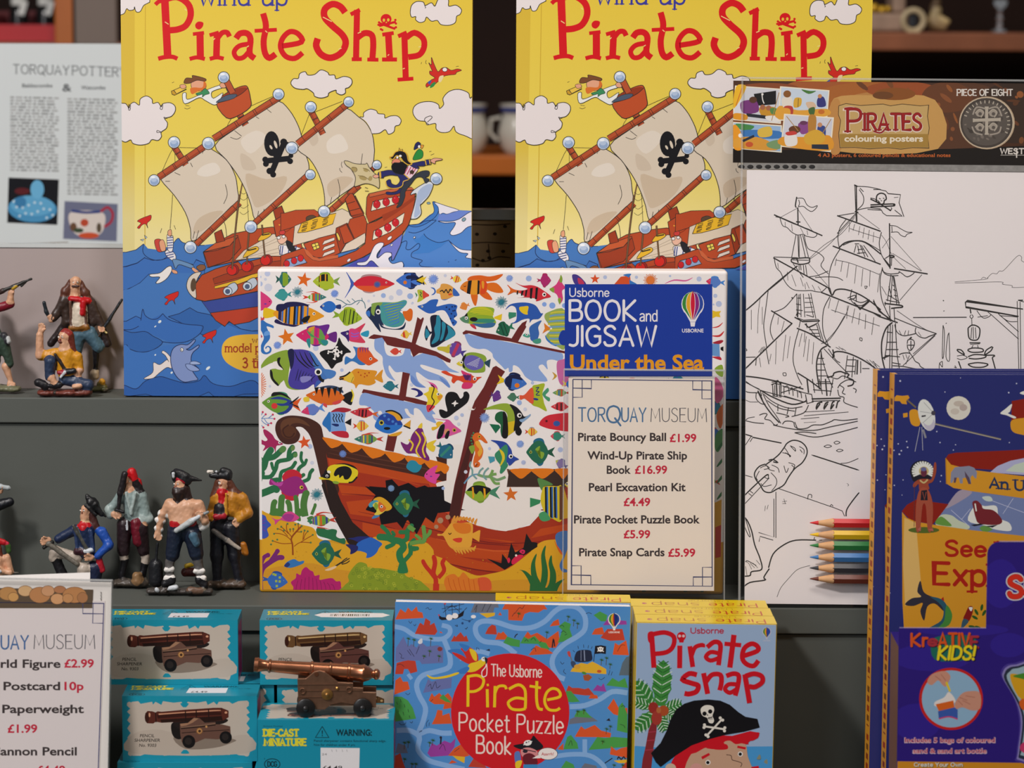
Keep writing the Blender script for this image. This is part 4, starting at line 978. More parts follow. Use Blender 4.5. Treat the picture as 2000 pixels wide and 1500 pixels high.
    a.P('e0a04a','330 290 370 260 390 215 470 220 540 265 610 350 540 365 470 400 390 405 370 340 330 330');a.P('3a68b8','255 260 300 265 322 310 300 345 265 352 300 320 295 285');a.P('3a68b8','540 265 612 352 540 362 525 310');a.L(K,'370 310 400 295 420 320 445 285 470 325 495 280 510 305',2);a.E('d8502c',495,343,25,12,-10);a.P('4a78b8','390 405 460 400 520 370 440 415')
    a.P('b5be3a','95 290 170 300 180 390 95 440 110 370');a.P('d84a3a','160 295 200 320 235 345 235 365 200 380 165 395');a.P('4a8a6a','90 340 65 320 80 365 70 385 95 360');a.L('2c4a3c','125 310 145 330 130 350 150 375',1.4)
    # orange black goldfish
    a.P('e0641f','710 175 740 125 860 110 980 125 1140 95 1060 170 920 190 860 180');a.P('e2711f','930 215 1060 205 1145 310 1060 325 940 280');a.P('e0641f','850 330 930 305 1000 380 1000 412 920 395');a.P('de6a22','750 340 830 340 815 470 790 475 760 410')
    a.P('e2802a','615 270 650 210 720 175 850 165 940 200 945 300 880 330 800 350 720 335 660 305');a.P('dc4a20','850 175 920 180 950 230 920 330 860 330 870 250');a.P('e8992a','880 185 910 190 905 270 885 260');a.P('e8992a','760 175 830 170 830 345 745 345',0);a.P(K,'715 178 760 172 738 342 698 330',0);a.P(K,'832 170 856 178 850 335 825 345',0);a.L('5a2a1a','660 240 675 250 690 238',1.2);a.L('5a2a1a','635 285 660 295',1.2)
    # red black stripes
    a.P('d2303c','1290 200 1380 235 1480 230 1560 250 1640 300 1725 370 1640 395 1580 420 1540 425 1540 395 1420 380 1310 385 1400 370 1330 320 1280 315 1195 350 1230 290 1190 225 1270 280 1370 295 1440 275 1380 250',1);a.P('e06a24','1195 225 1270 285 1340 295 1330 325 1270 318 1195 350 1230 290')
    for s in ('1470 270 1505 262 1490 395 1468 390','1540 260 1568 262 1555 405 1530 400','1415 295 1440 285 1425 370 1408 365','1365 300 1395 295 1375 360 1358 355','1310 298 1330 298 1320 345 1305 340'):a.P(K,s,0)
    a.E('f5f0ea',1643,345,24,26);a.E(K,1645,346,13)
    fish(a,1660,172,130,155,0,'b02a6c','b02a5c',None,(),1,.2,.35,.3);a.P('d8407c','1850 120 1860 200 1900 260 1860 300 1870 400 1830 450 1800 350 1720 280 1790 220');a.P('86a43a','1845 105 1865 150 1855 200 1830 180');a.P('86a43a','1810 400 1850 390 1832 465');a.P('86a43a','1705 280 1760 260 1760 320')
    # blue betta
    a.P('2f62b8','95 490 150 470 200 450 260 410 345 405 340 450 330 490 420 470 500 458 580 480 570 540 580 600 540 640 580 680 540 730 510 690 470 600 420 540 340 545 300 570 230 575 160 540',1)
    for p in ((520,495),(485,525),(550,540),(510,580),(550,610),(500,640),(530,690),(450,500),(555,490),(530,545)):a.E('1c2a5c',*p,11,n=8)
    a.E('f5f0ea',152,492,12);a.E(K,150,492,7)
    fish(a,660,492,100,90,20,'e2863a','e2863a','e8a04a',(),-1,.4)
    a.P('8fae32','700 570 760 510 880 492 1020 510 1030 560 1010 600 1040 650 1055 690 1010 745 880 750 760 710 680 690 640 660 610 630 660 620');a.P('c4c42e','740 560 800 510 900 495 1000 540 1020 600 900 590');a.P('3a8a74','740 650 900 640 1030 650 1010 690 880 690 780 680');a.P('3a6a9a','760 700 880 700 1040 690 1010 742 880 748');a.P('5a8a6a','615 640 680 600 720 620 720 690 660 685');a.E(K,782,648,48,26);a.E('f5f0ea',692,632,18,20);a.E(K,690,634,9);a.P(K,'670 610 700 570 705 610');a.P('e8c424','1030 620 1130 580 1120 665 1035 640',0);a.P('c83a4a','735 710 790 715 815 768 770 750')
    for i in range(4):a.L('a8b82c',[(720,545+i*26),(860,530+i*20),(1020,560+i*16)],1.4)
    # blue yellow spot angel
    a.P('2f5aae','1170 530 1220 470 1320 445 1440 445 1540 480 1600 570 1628 575 1580 640 1500 650 1465 688 1460 640 1380 650 1300 690 1230 700 1300 660 1300 520 1240 480',1);a.P('e8c424','1340 500 1390 490 1450 490 1440 560 1440 590 1390 580 1345 540');a.P('3a8a6a','1210 560 1300 565 1300 610 1215 645 1205 600',0)
    # black teal striped
    a.P('1f2438','180 830 205 720 235 780 270 790 250 640 280 598 350 600 400 660 450 700 530 760 560 830 500 880 420 920 330 980 260 985 250 900 270 820 230 860 205 910',1);a.P('2f8aa4','330 610 365 605 380 700 370 850 345 910 280 950 270 930 310 850 300 760 320 700');a.P('2f8aa4','395 680 440 710 430 800 405 890 370 905 395 800');a.P('2f8aa4','460 720 520 765 560 830 480 890 430 900 470 810');a.P('2f8aa4','200 760 240 810 240 850 200 880 190 830')
    fish(a,1140,775,180,170,20,'24664a','2a7a5a','1f5a40',((.3,.34,K),(.5,.6,'1a4a38')),-1,.7)
    a.P('3a68b0','1470 850 1460 760 1500 710 1610 660 1570 740 1580 830 1540 920 1480 900');a.P('4a9a80','1500 910 1590 880 1600 930 1540 945');a.P('4aa08a','1380 845 1430 815 1470 850 1440 870');a.E('f5f0ea',1430,832,16);a.E(K,1428,834,8)
    a.P('9aae5a','1645 620 1690 560 1900 540 1900 990 1800 980 1700 930 1660 860 1700 800 1740 760 1690 700');a.P('3a78c0','1655 840 1700 900 1800 975 1740 960 1670 900')
    for i in range(12):a.L(('d8c83a','6a9ad0')[i % 2],[(1680+abs(i-5)*8,575+i*34),(1780,560+i*36),(1900,555+i*36)],2.4)
    a.P('e2802a','1640 690 1720 760 1620 820 1650 760',0)
    fish(a,545,1010,190,180,-25,'6a4aa0','4a3a8a','8a3a5a',((.3,.5,'c03a5c'),(.8,1.,'c8b83a')),-1,.9);a.P('c8b83a','345 985 440 980 485 985 480 1060 400 1035 345 1020')
    a.P('8aa63a','570 1190 640 1140 680 1070 780 1050 900 1080 940 1130 920 1180 920 1280 840 1300 720 1290 650 1240 640 1210',1);a.P('6a62b0','680 1110 760 1085 860 1120 905 1180 880 1240 780 1270 690 1230 665 1170');a.P(K,'650 1110 690 1080 660 1180 680 1240 650 1230 640 1160');a.P('dcc83a','572 1190 640 1150 640 1220');a.E('f5f0ea',632,1172,20);a.E(K,632,1174,10);a.P('2a4a5c','910 1170 990 1130 975 1240 915 1190',0)
    for i in range(6):a.L('c4c4d8',[(700+i*22,1200+i*6),(860-i*6,1120+i*22)],1.1,0)
    a.P('dc4a28','385 1290 440 1275 500 1310 600 1340 660 1330 740 1320 800 1350 880 1350 840 1380 790 1430 740 1420 700 1440 590 1390 540 1430 510 1400 520 1350 460 1330',1);a.P('d83a70','630 1270 700 1300 760 1320 660 1330');a.P('d83a70','660 1420 770 1430 740 1490 640 1490');a.P('7a3a8a','650 1330 690 1325 680 1390 700 1330 720 1325 710 1400 740 1330 750 1330 740 1400');a.E('f5f0ea',795,1372,22);a.E(K,795,1378,11)
    fish(a,1290,1415,280,200,8,'3f70c0','e8c424','1c2247',((.05,.35,'1c2247'),),1,.01,.3,.6);a.P('1c2247','1170 1390 1230 1330 1320 1325 1380 1390 1260 1370');a.E('e27a22',1312,1455,30,28)
    a.P('c8b23a','1480 1500 1560 1450 1650 1440 1620 1540 1640 1700 1540 1620');a.P('c86aa0','1800 1170 1860 1140 1938 1150 1938 1440 1840 1440 1800 1300');a.P('c89a3a','1740 1290 1800 1340 1740 1390 1765 1340')
    # --- J4
    a.view(800,740,6.25)
    a.P('dc5a9c','150 10 220 30 300 60 340 110 330 150 280 110 230 40');a.P('e8cc2e','170 185 230 150 240 100 320 110 350 160 405 205 370 270 300 330 210 330 220 260 200 210');a.P('d8404c','210 320 310 330 270 380 220 405');a.P('2c2a7a','15 125 60 112 130 140 165 185 120 215 65 218 100 190 90 150');a.L(K,'260 70 300 110 270 220 300 280 240 380',2);a.E('f5f0ea',348,185,19);a.E(K,352,186,10);a.P('e0952a','350 200 405 205 365 260 340 230')
    a.P(K,'360 380 400 375 460 395 440 300 435 220 470 165 530 158 580 180 620 240 655 210 660 165 700 155 730 200 715 270 670 320 560 400 480 460 420 480 375 450');a.E('f3ede8',553,298,22,20);a.L('f3ede8','515 300 592 298',2,0);a.L('f3ede8','560 265 548 335',2,0)
    a.P('dc5a9c','195 460 280 480 400 495 480 500 540 560 630 630 590 660 480 700 400 720 330 730 350 620 400 550 440 510 340 495',1);a.P('e8b82e','270 590 330 580 320 550 350 520 410 530 380 560 340 600 280 630');a.P(K,'370 580 430 560 400 700 335 725');a.P('d8946a','430 620 480 610 470 660 425 680');a.P(K,'430 700 460 640 490 640 470 720 440 730');a.E('c8a03a',545,625,24);a.E(K,547,627,13)
    fish(a,450,895,200,190,45,'2a6a88','2a6a70','1f4a6a',((.35,.5,'3a8a78'),),1,.6,.25,.4)
    a.P('7a2a72','-110 770 -20 800 30 680 100 600 150 600 180 680 210 780 200 880 240 960 230 1000 170 980 120 940 60 910 -40 900',1);a.P('e8c83a','100 590 150 535 150 600');a.P('e8c83a','210 790 325 745 290 800 315 830 290 890 220 850')
    for s in ('70 640 130 740 80 870 120 950','150 650 195 740 160 860 190 960','-10 740 40 800 10 880'):a.L('e8c83a',s,3.2)
    fish(a,1065,215,110,130,20,'6a3a8a','5a3a7a','4a3a8a',(),1,.1);fish(a,1250,225,120,95,0,'4a7a60','3a6a50',None,(),-1,.2)
    a.P('a8b82e','1500 90 1560 70 1650 60 1620 180 1640 290 1675 395 1580 350 1490 310 1500 200');a.P('e05a3a','1345 200 1400 195 1500 105 1510 300 1430 260 1400 240 1350 255');a.P('4a9a70','1620 190 1660 130 1690 110 1700 150 1660 200 1710 230 1710 270 1680 265');a.L('2c3a6a','1540 110 1575 105 1545 150 1580 155 1545 195 1590 200',1.8);a.E('2c3a8a',1540,247,32,13,10)
    a.P('94ac3a','900 375 1000 330 1120 300 1220 310 1270 400 1280 520 1200 530 1190 430 1140 385 1040 370');a.P('d8b828','1200 530 1285 510 1280 640 1195 700 1190 640',0);a.P('1f1f22','1220 310 1300 340 1360 400 1400 460 1460 440 1400 480 1360 560 1300 620 1270 630 1285 500 1270 400');a.P('24603c','1040 480 1060 420 1130 395 1180 440 1200 560 1190 700 1130 710 1110 640 1110 560 1060 520');a.P(K,'1140 400 1190 460 1200 700 1130 710 1140 560');a.P('1f6a4a','975 550 1090 560 1110 590 1050 665',0);a.P(K,'1290 630 1330 580 1370 640 1345 690 1305 680');a.P('88a8cc','1340 500 1400 480 1470 430 1475 450 1420 500 1370 530');a.E('f5f0ea',1340,445,28);a.E(K,1345,447,16)
    urchin(a,'88a4de',915,475,62,26,.35);urchin(a,'88a4de',1350,795,48,26,.45);urchin(a,'b4bede',1390,1020,30,20,.4)
    for i,(x,y,r) in enumerate(((570,475,28),(640,440,22),(600,550,20),(1340,290,30),(1410,370,22),(975,850,18),(1840,865,32),(685,1135,22),(410,1335,20),(20,70,20))):a.E(BUB[i % 5],x,y,r)
    fish(a,1500,645,120,100,0,'e8c44a','d84a2c','9a9ab0',((.35,.48,'d8502c'),(.6,.7,'d8502c')),1,.5)
    a.P('d02f3c','1580 550 1640 470 1760 430 1990 430 1990 630 1760 620 1640 590');a.E('3a5aa0',1795,545,42,34);a.E('a02030',1670,515,18);a.E(K,1672,515,9)
    fish(a,1830,170,170,80,0,'6a9a5a','b84a3a','b84a3a',((.3,.4,'d8503a'),(.5,.58,'4a6ab0'),(.65,.72,'c8a83a')),-1,.8);fish(a,1830,340,210,100,0,'d23a44','d23a44',None,((.35,.45,'4a2a2a'),(.6,.68,'4a2a2a')),-1,.9)
    fish(a,1790,700,140,110,0,'3a8a74','3a7a6a','d8485c',((.75,.99,'d8485c'),),-1,.2);fish(a,1840,1030,130,110,-30,'8a7aa8','6a6a98',None,((.8,1,'b8b85a'),),-1,.6)
    # orange seahorse
    a.P('de6a2a','765 720 790 670 840 655 890 690 930 740 952 780 920 782 870 745 840 750 880 820 900 880 880 960 830 1010 800 1040 830 1080 862 1050 850 1015 825 1010 820 1035 840 1045 820 1060 790 1080 775 1030 785 960 800 900 780 830 790 770',1);a.P('e8a83a','800 770 850 760 880 840 890 890 850 950 830 900 850 860 820 820');a.P('86a43a','725 830 780 810 795 860 765 915 740 880');a.E('d8b03a',850,705,17);a.E(K,852,706,9)
    for p in ((765,690),(755,720),(752,755),(762,790),(780,660)):a.E('3a8a5a',*p,11,n=8)
    a.P('2f4aa0','990 748 1090 755 1180 780 1240 860 1260 930 1335 980 1290 1000 1220 1060 1190 1020 1140 1080 1080 1010 1050 930 1100 860 1060 790',1);a.P('3a8a64','1100 860 1180 800 1200 880 1180 1000 1200 1060 1130 1150 1100 1140 1110 1060 1060 990 1040 920');a.P('e0c42e','1090 850 1150 900 1160 980 1120 1050 1100 1060 1130 970 1110 900');a.P('4a9ab0','958 945 1040 950 1040 1000 980 1030',0);a.E('f5f0ea',1235,945,26);a.E(K,1238,947,15)
    def gfish(x,y,L,d,H=None):
        fish(a,x,y,L,(H or L*1.05),0,'2a6a50','2a5a44','2a6a88',(),d,.01,.3,.42)
        a.P('86a83a',[(x-d*L*.12,y-L*.28),(x+d*L*.1,y-L*.1),(x+d*L*-.3,y+L*0.02),(x-d*L*.2,y+L*.3),(x+d*L*-.02,y+L*.08)],1);a.E('b8c04a',x+d*L*.3,y,L*.06);a.E(K,x+d*L*.3,y,L*.035)
    gfish(1560,895,270,-1,300)
    a.P('e04a9c','180 1180 230 1110 340 1055 310 1150 370 1165 330 1230 320 1280 250 1260 200 1220');a.E('7a3aa0',262,1190,14,8);a.E(K,210,1162,8)
    a.P('2f8aa4','-40 1080 0 1000 70 1000 110 1040 150 1060 110 1130 40 1140')
    # coral twig
    a.L('6a9ab8','665 1278 720 1210 780 1170 840 1165',3,1);a.L('7aa070','830 1165 900 1190 980 1195 1060 1230 1110 1220 1170 1195',5);a.LL('7aa4a0','''750 1010 735 1060 765 1110 765 1180
    900 1085 860 1120 840 1165
    965 1085 920 1130 900 1180
    780 1180 820 1220
    900 1190 940 1230''',3.4);a.LL('78a458','''1015 1110 1000 1150 970 1195
    1060 1160 1020 1165 990 1180
    990 1200 1040 1270 1100 1275''',5)
    fish(a,830,1385,300,235,0,'8fae3a','4a8a6a','7fa03a',(),-1,.01,.42,.7);a.P(K,'700 1365 760 1310 860 1300 990 1340 950 1400 910 1430 880 1380 850 1370 810 1410 770 1370');a.P('e7a022','760 1320 780 1320 790 1440 770 1470',0);a.P('e7a022','900 1330 925 1340 930 1430 910 1470',0)
    star(a,'d8702a',1235,1410,95,-5)
    a.P('d8c02e','1600 1500 1620 1350 1660 1310 1800 1310 1860 1330 1860 1720 1750 1710 1660 1650');a.P('5a8a4a','1560 1220 1640 1230 1750 1290 1640 1310 1610 1360')
    for x in (1650,1710,1760):a.P(K,[(x,1320),(x+28,1315),(x+30,1700),(x+5,1690)],0);a.P('3a70b8',[(x+22,1318),(x+40,1315),(x+45,1700),(x+28,1700)],0)
    a.P('6a4231','1830 1310 1900 1310 1870 1720 1830 1720',0);a.P('d8a82e','1880 1320 1940 1520 1930 1700 1870 1710',0);a.P('3a8a5a','1470 1450 1600 1480 1590 1520 1470 1570',0);a.P('4a9a64','1580 1650 1650 1620 1720 1710 1640 1740 1590 1710')
    # --- J3 creatures
    a.view(500,740,6.25)
    for i in range(16):
        t=math.radians(-80+i*11);a.L('e8825a',[(20,70),(20+105*math.cos(t),70+170*math.sin(t))],1.7,0)
    fish(a,265,300,380,250,-3,'6a9a3a','e05a28','3a8a6a',(),-1,.9,.26,.7);a.P('2c3f8c','170 245 280 215 420 260 450 310 430 370 360 425 260 420 350 390 400 330 300 330 250 300 340 300 380 270 280 250');a.P(K,'190 215 210 165 300 165 380 200 430 250 390 230 300 195');a.E('d83a3a',225,330,38,36);a.P(K,'415 295 520 215 500 250 430 300');a.P(K,'420 300 520 355 505 330')
    fish(a,845,215,470,215,-4,'dc6a22','1f1f22','3a4a6a',(),-1,.9,.22,.8,None,'fan',dors=0);a.P('3a4a6a','760 110 860 82 960 85 1040 120 1060 170 900 110');a.P('d84a4a','930 290 1030 255 1030 290 960 315');a.P('d84a4a','800 300 860 305 860 350');a.P('e8c83a','580 230 640 220 650 270 590 278');a.L('e8d03a','1165 130 1190 200 1165 280',3)
    for x,b in ((740,190),(810,225),(890,240),(965,215),(1030,200)):a.P(K,[(x-28,108),(x+26,98),(x,b)],0)
    fish(a,665,382,230,125,12,'6a80c8','5a90d8',None,((.6,.99,'d83a6a'),),-1,.3,.25,.9)
    a.P('7aa4dc','895 410 1000 400 1090 405 1080 520 1100 640 1000 650 900 640 890 540',1);a.P('2f74bc','808 545 860 450 905 410 910 640 860 600');a.P('a82a3a','915 405 980 360 1070 350 1165 378 1080 410 1000 400');a.P('c02a3c','920 645 1100 640 1130 715 1040 715 970 690');a.P(K,'1085 530 1165 480 1160 570 1085 535',0);a.P('22306a','920 550 1000 550 1010 575 970 580')
    for i in range(4):a.L(K,[(940+i*34,425),(955+i*34,450),(940+i*34,480),(960+i*34,530)],1.8)
    fish(a,1290,415,280,105,-5,'cc3a44','d86a34',None,((.28,.34,'3a1a24'),(.42,.5,'3a1a24'),(.58,.62,'3a1a24')),-1,1,.25,.7);a.L('cc3a44','1260 370 1330 365 1400 350',2.4)
    fish(a,1300,575,150,125,0,'eac44a','d84a2c','9a9ac0',((.35,.46,'d8502c'),(.58,.68,'d8502c')),1,.5)
    a.P('f0e7e0','1490 400 1520 390 1540 420 1500 440');a.P('2f74c8','1448 575 1490 480 1550 430 1620 415 1700 450 1790 560 1720 630 1640 665 1560 655 1490 620');a.P('27449c','1490 480 1560 425 1700 450 1790 555 1700 560 1600 560 1530 500')
    for p in ((1570,450),(1620,495),(1670,520),(1710,550)):a.E('4a84d0',*p,17,n=10)
    a.P('e2a22e','1580 400 1660 395 1760 440 1785 490 1730 510 1680 450');a.L(K,'1580 398 1660 388 1750 430 1785 485',3);a.P('e2a22e','1620 685 1780 640 1740 690 1660 700');a.P('e2a22e','1810 560 1890 500 1880 610',0);a.L(K,'1800 570 1885 605',2.6,0);a.E(K,1600,605,40,18);a.E('c8b83a',1532,535,30,32);a.E(K,1532,535,18)
    fish(a,1340,735,280,115,0,'7aa04a','c8483a','c8483a',((.2,.26,'2f3a7a'),(.28,.36,'4a8a4a'),(.4,.45,'d8823a'),(.5,.54,'3f68b8'),(.57,.62,'e8d84a'),(.64,.68,'7a3a9a'),(.7,.99,'3a7a6a')),-1,1);a.L('d84a34','1330 680 1400 660 1500 662',3,1,2)
    fish(a,590,1185,1,1,0,'f0e7e0',None,None,(),1,.01) if 0 else None
    star(a,'e05a2c',590,775,85,-8)
    # left corals, berries
    a.LL('7a9acb','''20 500 90 485 160 480 225 487
    40 490 70 430 82 405
    50 500 110 440
    100 485 140 540 185 540
    60 495 100 540 150 565
    30 520 60 560 90 590
    150 480 205 435''',1.6)
    for p in ((50,405),(82,405),(118,432),(205,435),(225,487),(185,540),(148,563),(90,592)):a.E('d0385a',*p,13,n=10)
    a.P('a82a5c','90 620 130 625 200 680 240 740 330 790 290 810 250 820 235 900 220 850 170 830 85 880 110 820 60 790 60 740 110 760 140 740 100 680',1);a.E('f5f0ea',288,778,16);a.E(K,292,778,9)
    GW='2f7048'
    for s,w in (('20 1120 90 1080 120 980 160 900 180 870',13),('130 970 220 950 300 880 330 850',11),('40 840 50 950 100 1000',5),('90 1200 180 1190 240 1100 270 1010 400 980 460 920 480 910',8),('400 960 410 880 445 830',9),('190 1030 210 1100 240 1110',6),('290 1250 310 1140 380 1110 440 1080 480 1020',7),('555 900 550 980 590 1040 615 990',6),('590 1040 520 1100 520 1200 580 1170',7),('580 1250 640 1220 660 1150 690 1110',7),('20 1400 20 1250 60 1150',16),('10 1420 120 1380 220 1340 250 1350',14),('200 1240 260 1230',9)):a.L(GW,s,w);[a.E(GW,*nums(s)[i],w*3.1,n=12) for i in (0,-1)]
    a.E('5a8a4a',325,860,48,38,-40);a.E('6a8a4a',450,845,24,34,20);a.E('5a8a4a',480,930,26,30,30)
    a.P('c82a3a','320 1190 380 1120 460 1105 530 1140 560 1200 500 1300 520 1420 470 1480 400 1480 330 1440 310 1360 340 1280');a.P('9a2a78','165 1290 180 1215 240 1260 320 1250 420 1200 500 1190 560 1230 630 1350 600 1390 540 1400 470 1430 380 1420 320 1380 250 1300',1);a.E('e0c43a',555,1325,23);a.E(K,560,1325,12);a.P('c04aa0','180 1230 250 1270 330 1260 300 1310 220 1290')
    urchin(a,'2f7c8c',742,1412,78,24)
    # striped yellow-black butterfly fish on the prow
    a.P('e2cc28','770 1200 840 1190 880 1080 960 1045 1080 1040 1190 1070 1245 1130 1230 1200 1180 1260 1080 1270 960 1260 880 1230 790 1230',1);a.P(K,'830 1150 850 1110 900 1160 900 1210 850 1215 800 1190');a.E('f5f0ea',866,1184,17);a.E(K,866,1187,10);a.E('f0ead8',890,1135,22,17,30);a.P(K,'950 1160 990 1090 1080 1065 1150 1090 1170 1150 1130 1220 1080 1225 1060 1180 1020 1210 1010 1170 970 1190');a.P(K,'960 1045 1080 1030 1190 1060 1240 1110 1190 1085 1080 1045');a.L(K,'1130 1265 1180 1255 1235 1195',3);a.E('8aa83a',975,1265,40,18,10)
    urchin(a,'6f8ac8',1060,915,46,24,.5);urchin(a,'7a98c0',1650,1335,42,24,.45)
    a.P('e0a62a','1430 1480 1500 1440 1580 1470 1660 1560 1610 1610 1500 1600 1480 1560');a.view(500,940,6.452)
    a.P('4a9ab4','1420 290 1480 240 1540 250 1500 300 1440 330');a.P('e2c84a','1470 300 1540 260 1640 345 1560 420 1490 420 1520 370');a.P('d86a2a','1550 260 1600 290 1640 345 1580 390 1540 330');a.P('86a43a','1500 270 1540 300 1520 360 1490 330');a.P('4a84b4','1460 470 1490 430 1560 430 1520 460');a.E('f5f0ea',1582,318,18);a.E(K,1582,320,10)
    gfish(1855,285,260,-1,300)
    # --- seabed (J5)
    GW2='4f7f3e'
    for s,w in (('210 420 220 300 235 260',11),('310 420 320 240 330 200',12),('430 430 420 300 400 260',10),('520 420 510 260 500 200',9),('620 440 600 300 620 180 635 150',13),('550 440 540 380',13),('700 420 740 320 745 295',6),('660 500 700 480',14)):a.L(GW2,s,w);a.E(GW2,*nums(s)[-1],w*3.2,n=12)
    a.P('2f7048','760 600 820 580 900 610 960 600 1020 620 1010 690 1060 720 1120 720 1120 790 1040 770 900 720 780 680');a.P(GW2,'170 400 260 340 420 400 540 420 560 500 480 480 300 440 200 430')
    a.P('d8488c','195 455 250 480 310 470 360 400 440 380 520 430 545 460 490 500 420 510 360 500 300 490 240 545 235 500');a.P('a83a8a','330 440 400 410 480 430 440 500 370 490')
    fish(a,790,495,290,130,3,'8aa83a','c8483a','c8483a',((.1,.2,'3a4a8a'),(.22,.34,'6aa03a'),(.36,.44,'d8622a'),(.48,.54,'d8c83a'),(.57,.66,'3a68b8'),(.7,.76,'7a4a8a'),(.78,.99,'2f7a5a')),-1,.9);a.L('d8402c','760 420 850 390 970 405',3.6,1,2);a.L('d8402c','770 580 860 590 930 605',3,1,2)
    a.P('4a58b8','20 360 50 380 20 440');a.P('4258b4','10 440 110 430 140 490 190 550 140 600 160 680 110 720 40 720 10 760',1);[a.L('7a3a9a',[(10,600),(60,560+dy*.4),(120,560+dy)],1.4) for dy in (-90,-40,20,70)]
    TR='9a4a1c'
    a.L(TR,'465 930 460 800 445 740 460 690 540 600 580 560',3.2);a.LL(TR,'''460 780 330 785 210 750
    440 740 380 690 300 660 220 655
    400 690 330 620 270 595
    450 700 390 620 385 540
    460 690 500 640 560 640
    480 670 530 600 530 540
    480 820 560 770 690 775
    560 770 640 720 720 675
    600 730 620 670 655 630
    410 660 350 600 318 575
    590 740 600 660 612 620
    430 640 430 600
    470 640 470 600''',1.5)
    for p in ((397,535),(318,572),(272,600),(352,618),(228,662),(210,750),(268,735),(190,795),(430,605),(470,600),(495,545),(532,535),(576,565),(570,635),(612,620),(652,630),(715,675),(690,772)):a.E('5a7a4a',*p,13,n=10)
    gfish(850,915,290,-1,300)
    a.P('2f66bc','1270 790 1340 740 1440 705 1540 750 1590 790 1550 840 1520 900 1460 950 1390 965 1395 910 1320 880 1270 870',1);a.P('2a2e70','1160 720 1230 710 1300 695 1430 700 1340 740 1290 765 1230 740');a.P('2a2a62','1130 800 1180 795 1280 815 1270 880 1190 920 1190 860')
    PC='7a2a72'
    a.L(PC,'60 1400 55 1250 70 1130 120 1060 260 970 330 960',10);a.L(PC,'60 1150 50 1000 30 900',8);a.L(PC,'60 1050 100 960 150 930',8);a.L(PC,'180 1010 230 940 270 880',8)
    for p in ((330,960),(150,930),(270,880),(35,900)):a.E(PC,*p,30,n=12)
    a.P('3a78b8','355 1060 400 1010 480 980 540 1010 600 1000 600 1030 540 1060 440 1090 370 1080');a.P('2a3a7a','355 1060 400 1020 430 1050 390 1085')
    fish(a,270,1255,260,210,8,'3a6ab8','3a5aa0','2f4f9a',(),1,.01,.28,.3)
    for p in ((245,1180),(300,1212),(255,1258),(298,1262),(262,1320),(220,1170)):a.R('a8b84a',p[0]-14,p[1]-14,p[0]+14,p[1]+14)
    a.P('b8246c','440 1270 500 1220 510 1160 560 1180 580 1120 630 1080 680 1120 720 1140 740 1190 800 1180 800 1240 870 1230 960 1220 1010 1260 1060 1260 1070 1320 1040 1420 520 1420 470 1330',1)
    for i in range(10):a.L('8a1c54',[(500+i*55,1400),(510+i*52,1320),(530+i*46,1200+abs(i-3)*16)],1.1)
    a.L('3a3428','1000 1070 1080 1020',3);a.LL('3a3428','''1070 1030 1110 990 1150 965
    1075 1035 1130 1000 1180 970
    1080 1045 1140 1030 1180 1000''',2);a.P('e8c49a','870 1115 960 1080 1010 1065 1010 1085 960 1115 900 1128')
    a.P('8a9a2a','1110 1320 1170 1260 1160 1190 1220 1090 1300 1020 1390 1040 1420 1090 1560 1095 1700 1120 1850 1150 1900 1200 2000 1230 2100 1280 2130 1420 1110 1420',1)
    for i in range(70):
        x,y=random.uniform(1170,2060),random.uniform(1080,1380)
        if y > 1020+abs(x-1330)*.22+(60 if x < 1220 else 0):a.L(('b4b83a','6f8428')[i % 2],[(x+17*math.cos(t),y+15*math.sin(t)) for t in np.linspace(0,6,8)],1)
    GC='2f7a4a'
    for s,w in (('1850 1150 1850 1030 1820 980 1810 900 1860 830 1820 760 1730 740 1660 710 1560 700',13),('1870 1000 1950 900 1940 800 1990 740',8),('1740 745 1730 790 1650 830',8),('1690 720 1660 640 1590 570',8),('1700 700 1740 670 1720 640',6),('1840 760 1900 720 1910 620 1960 560',9),('1910 640 1820 640',8),('1950 850 2000 850',9)):a.L(GC,s,w);a.E(GC,*nums(s)[-1],w*3.3,n=12)
    a.P(GC,'1790 1150 1800 1050 1830 980 1870 980 1900 1060 1910 1150')
    # --- J6
    a.view(800,940,6.25)
    for s,w in (('0 760 100 740 180 720 170 560',8),('180 700 240 640 250 610',7),('140 710 80 660',6),('60 600 0 560',9)):a.L('6a9a4a',s,w);a.E('6a9a4a',*nums(s)[-1],w*3.2,n=12)
    a.L(GC,'10 900 20 820 90 820',8);a.E(GC,90,818,26)
    for p in ((375,478,36),(468,437,30),(326,555,26)):a.E('b08a6a',*p)
    a.P('e8a53a','345 640 400 640 460 570 520 500 620 510 760 510 770 640 760 740 740 800 640 840 540 830 480 790 430 700 405 665 345 665',1);a.P('de7a26','530 520 650 510 740 530 740 620 640 640 560 600');a.P('e8a53a','760 640 850 595 865 600 850 740 770 690',0);a.P('d8402c','525 710 590 690 640 695 630 740 580 745')
    for i in range(8):a.P('e2953a',[(505+i*40,505-math.sin(i/7*3.1)*50),(540+i*40,425-math.sin(i/7*3.1)*10+i*4),(560+i*38,430+i*6),(540+i*38,510-math.sin(i/7*3.1)*40+i*3)],1)
    for i in range(7):a.P('e2a03a',[(520+i*36,810),(560+i*36,880-abs(i-2)*9),(580+i*36,890-abs(i-2)*10),(550+i*38,810)],1)
    a.P('e2a03a','760 830 800 790 812 785 800 830 770 840');a.L('5a3418','475 630 490 648 510 630',1.8)
    CR='c83424'
    for s,w in (('320 1400 320 1200 290 1120 310 1000 295 920',9),('310 1180 250 1100 200 1040 165 980',8),('350 1180 420 1090 400 1000 420 960',8),('320 1400 325 1250',12)):a.L(CR,s,w)
    for p in ((295,920),(165,975),(420,955)):a.E(CR,*p,24,n=10)
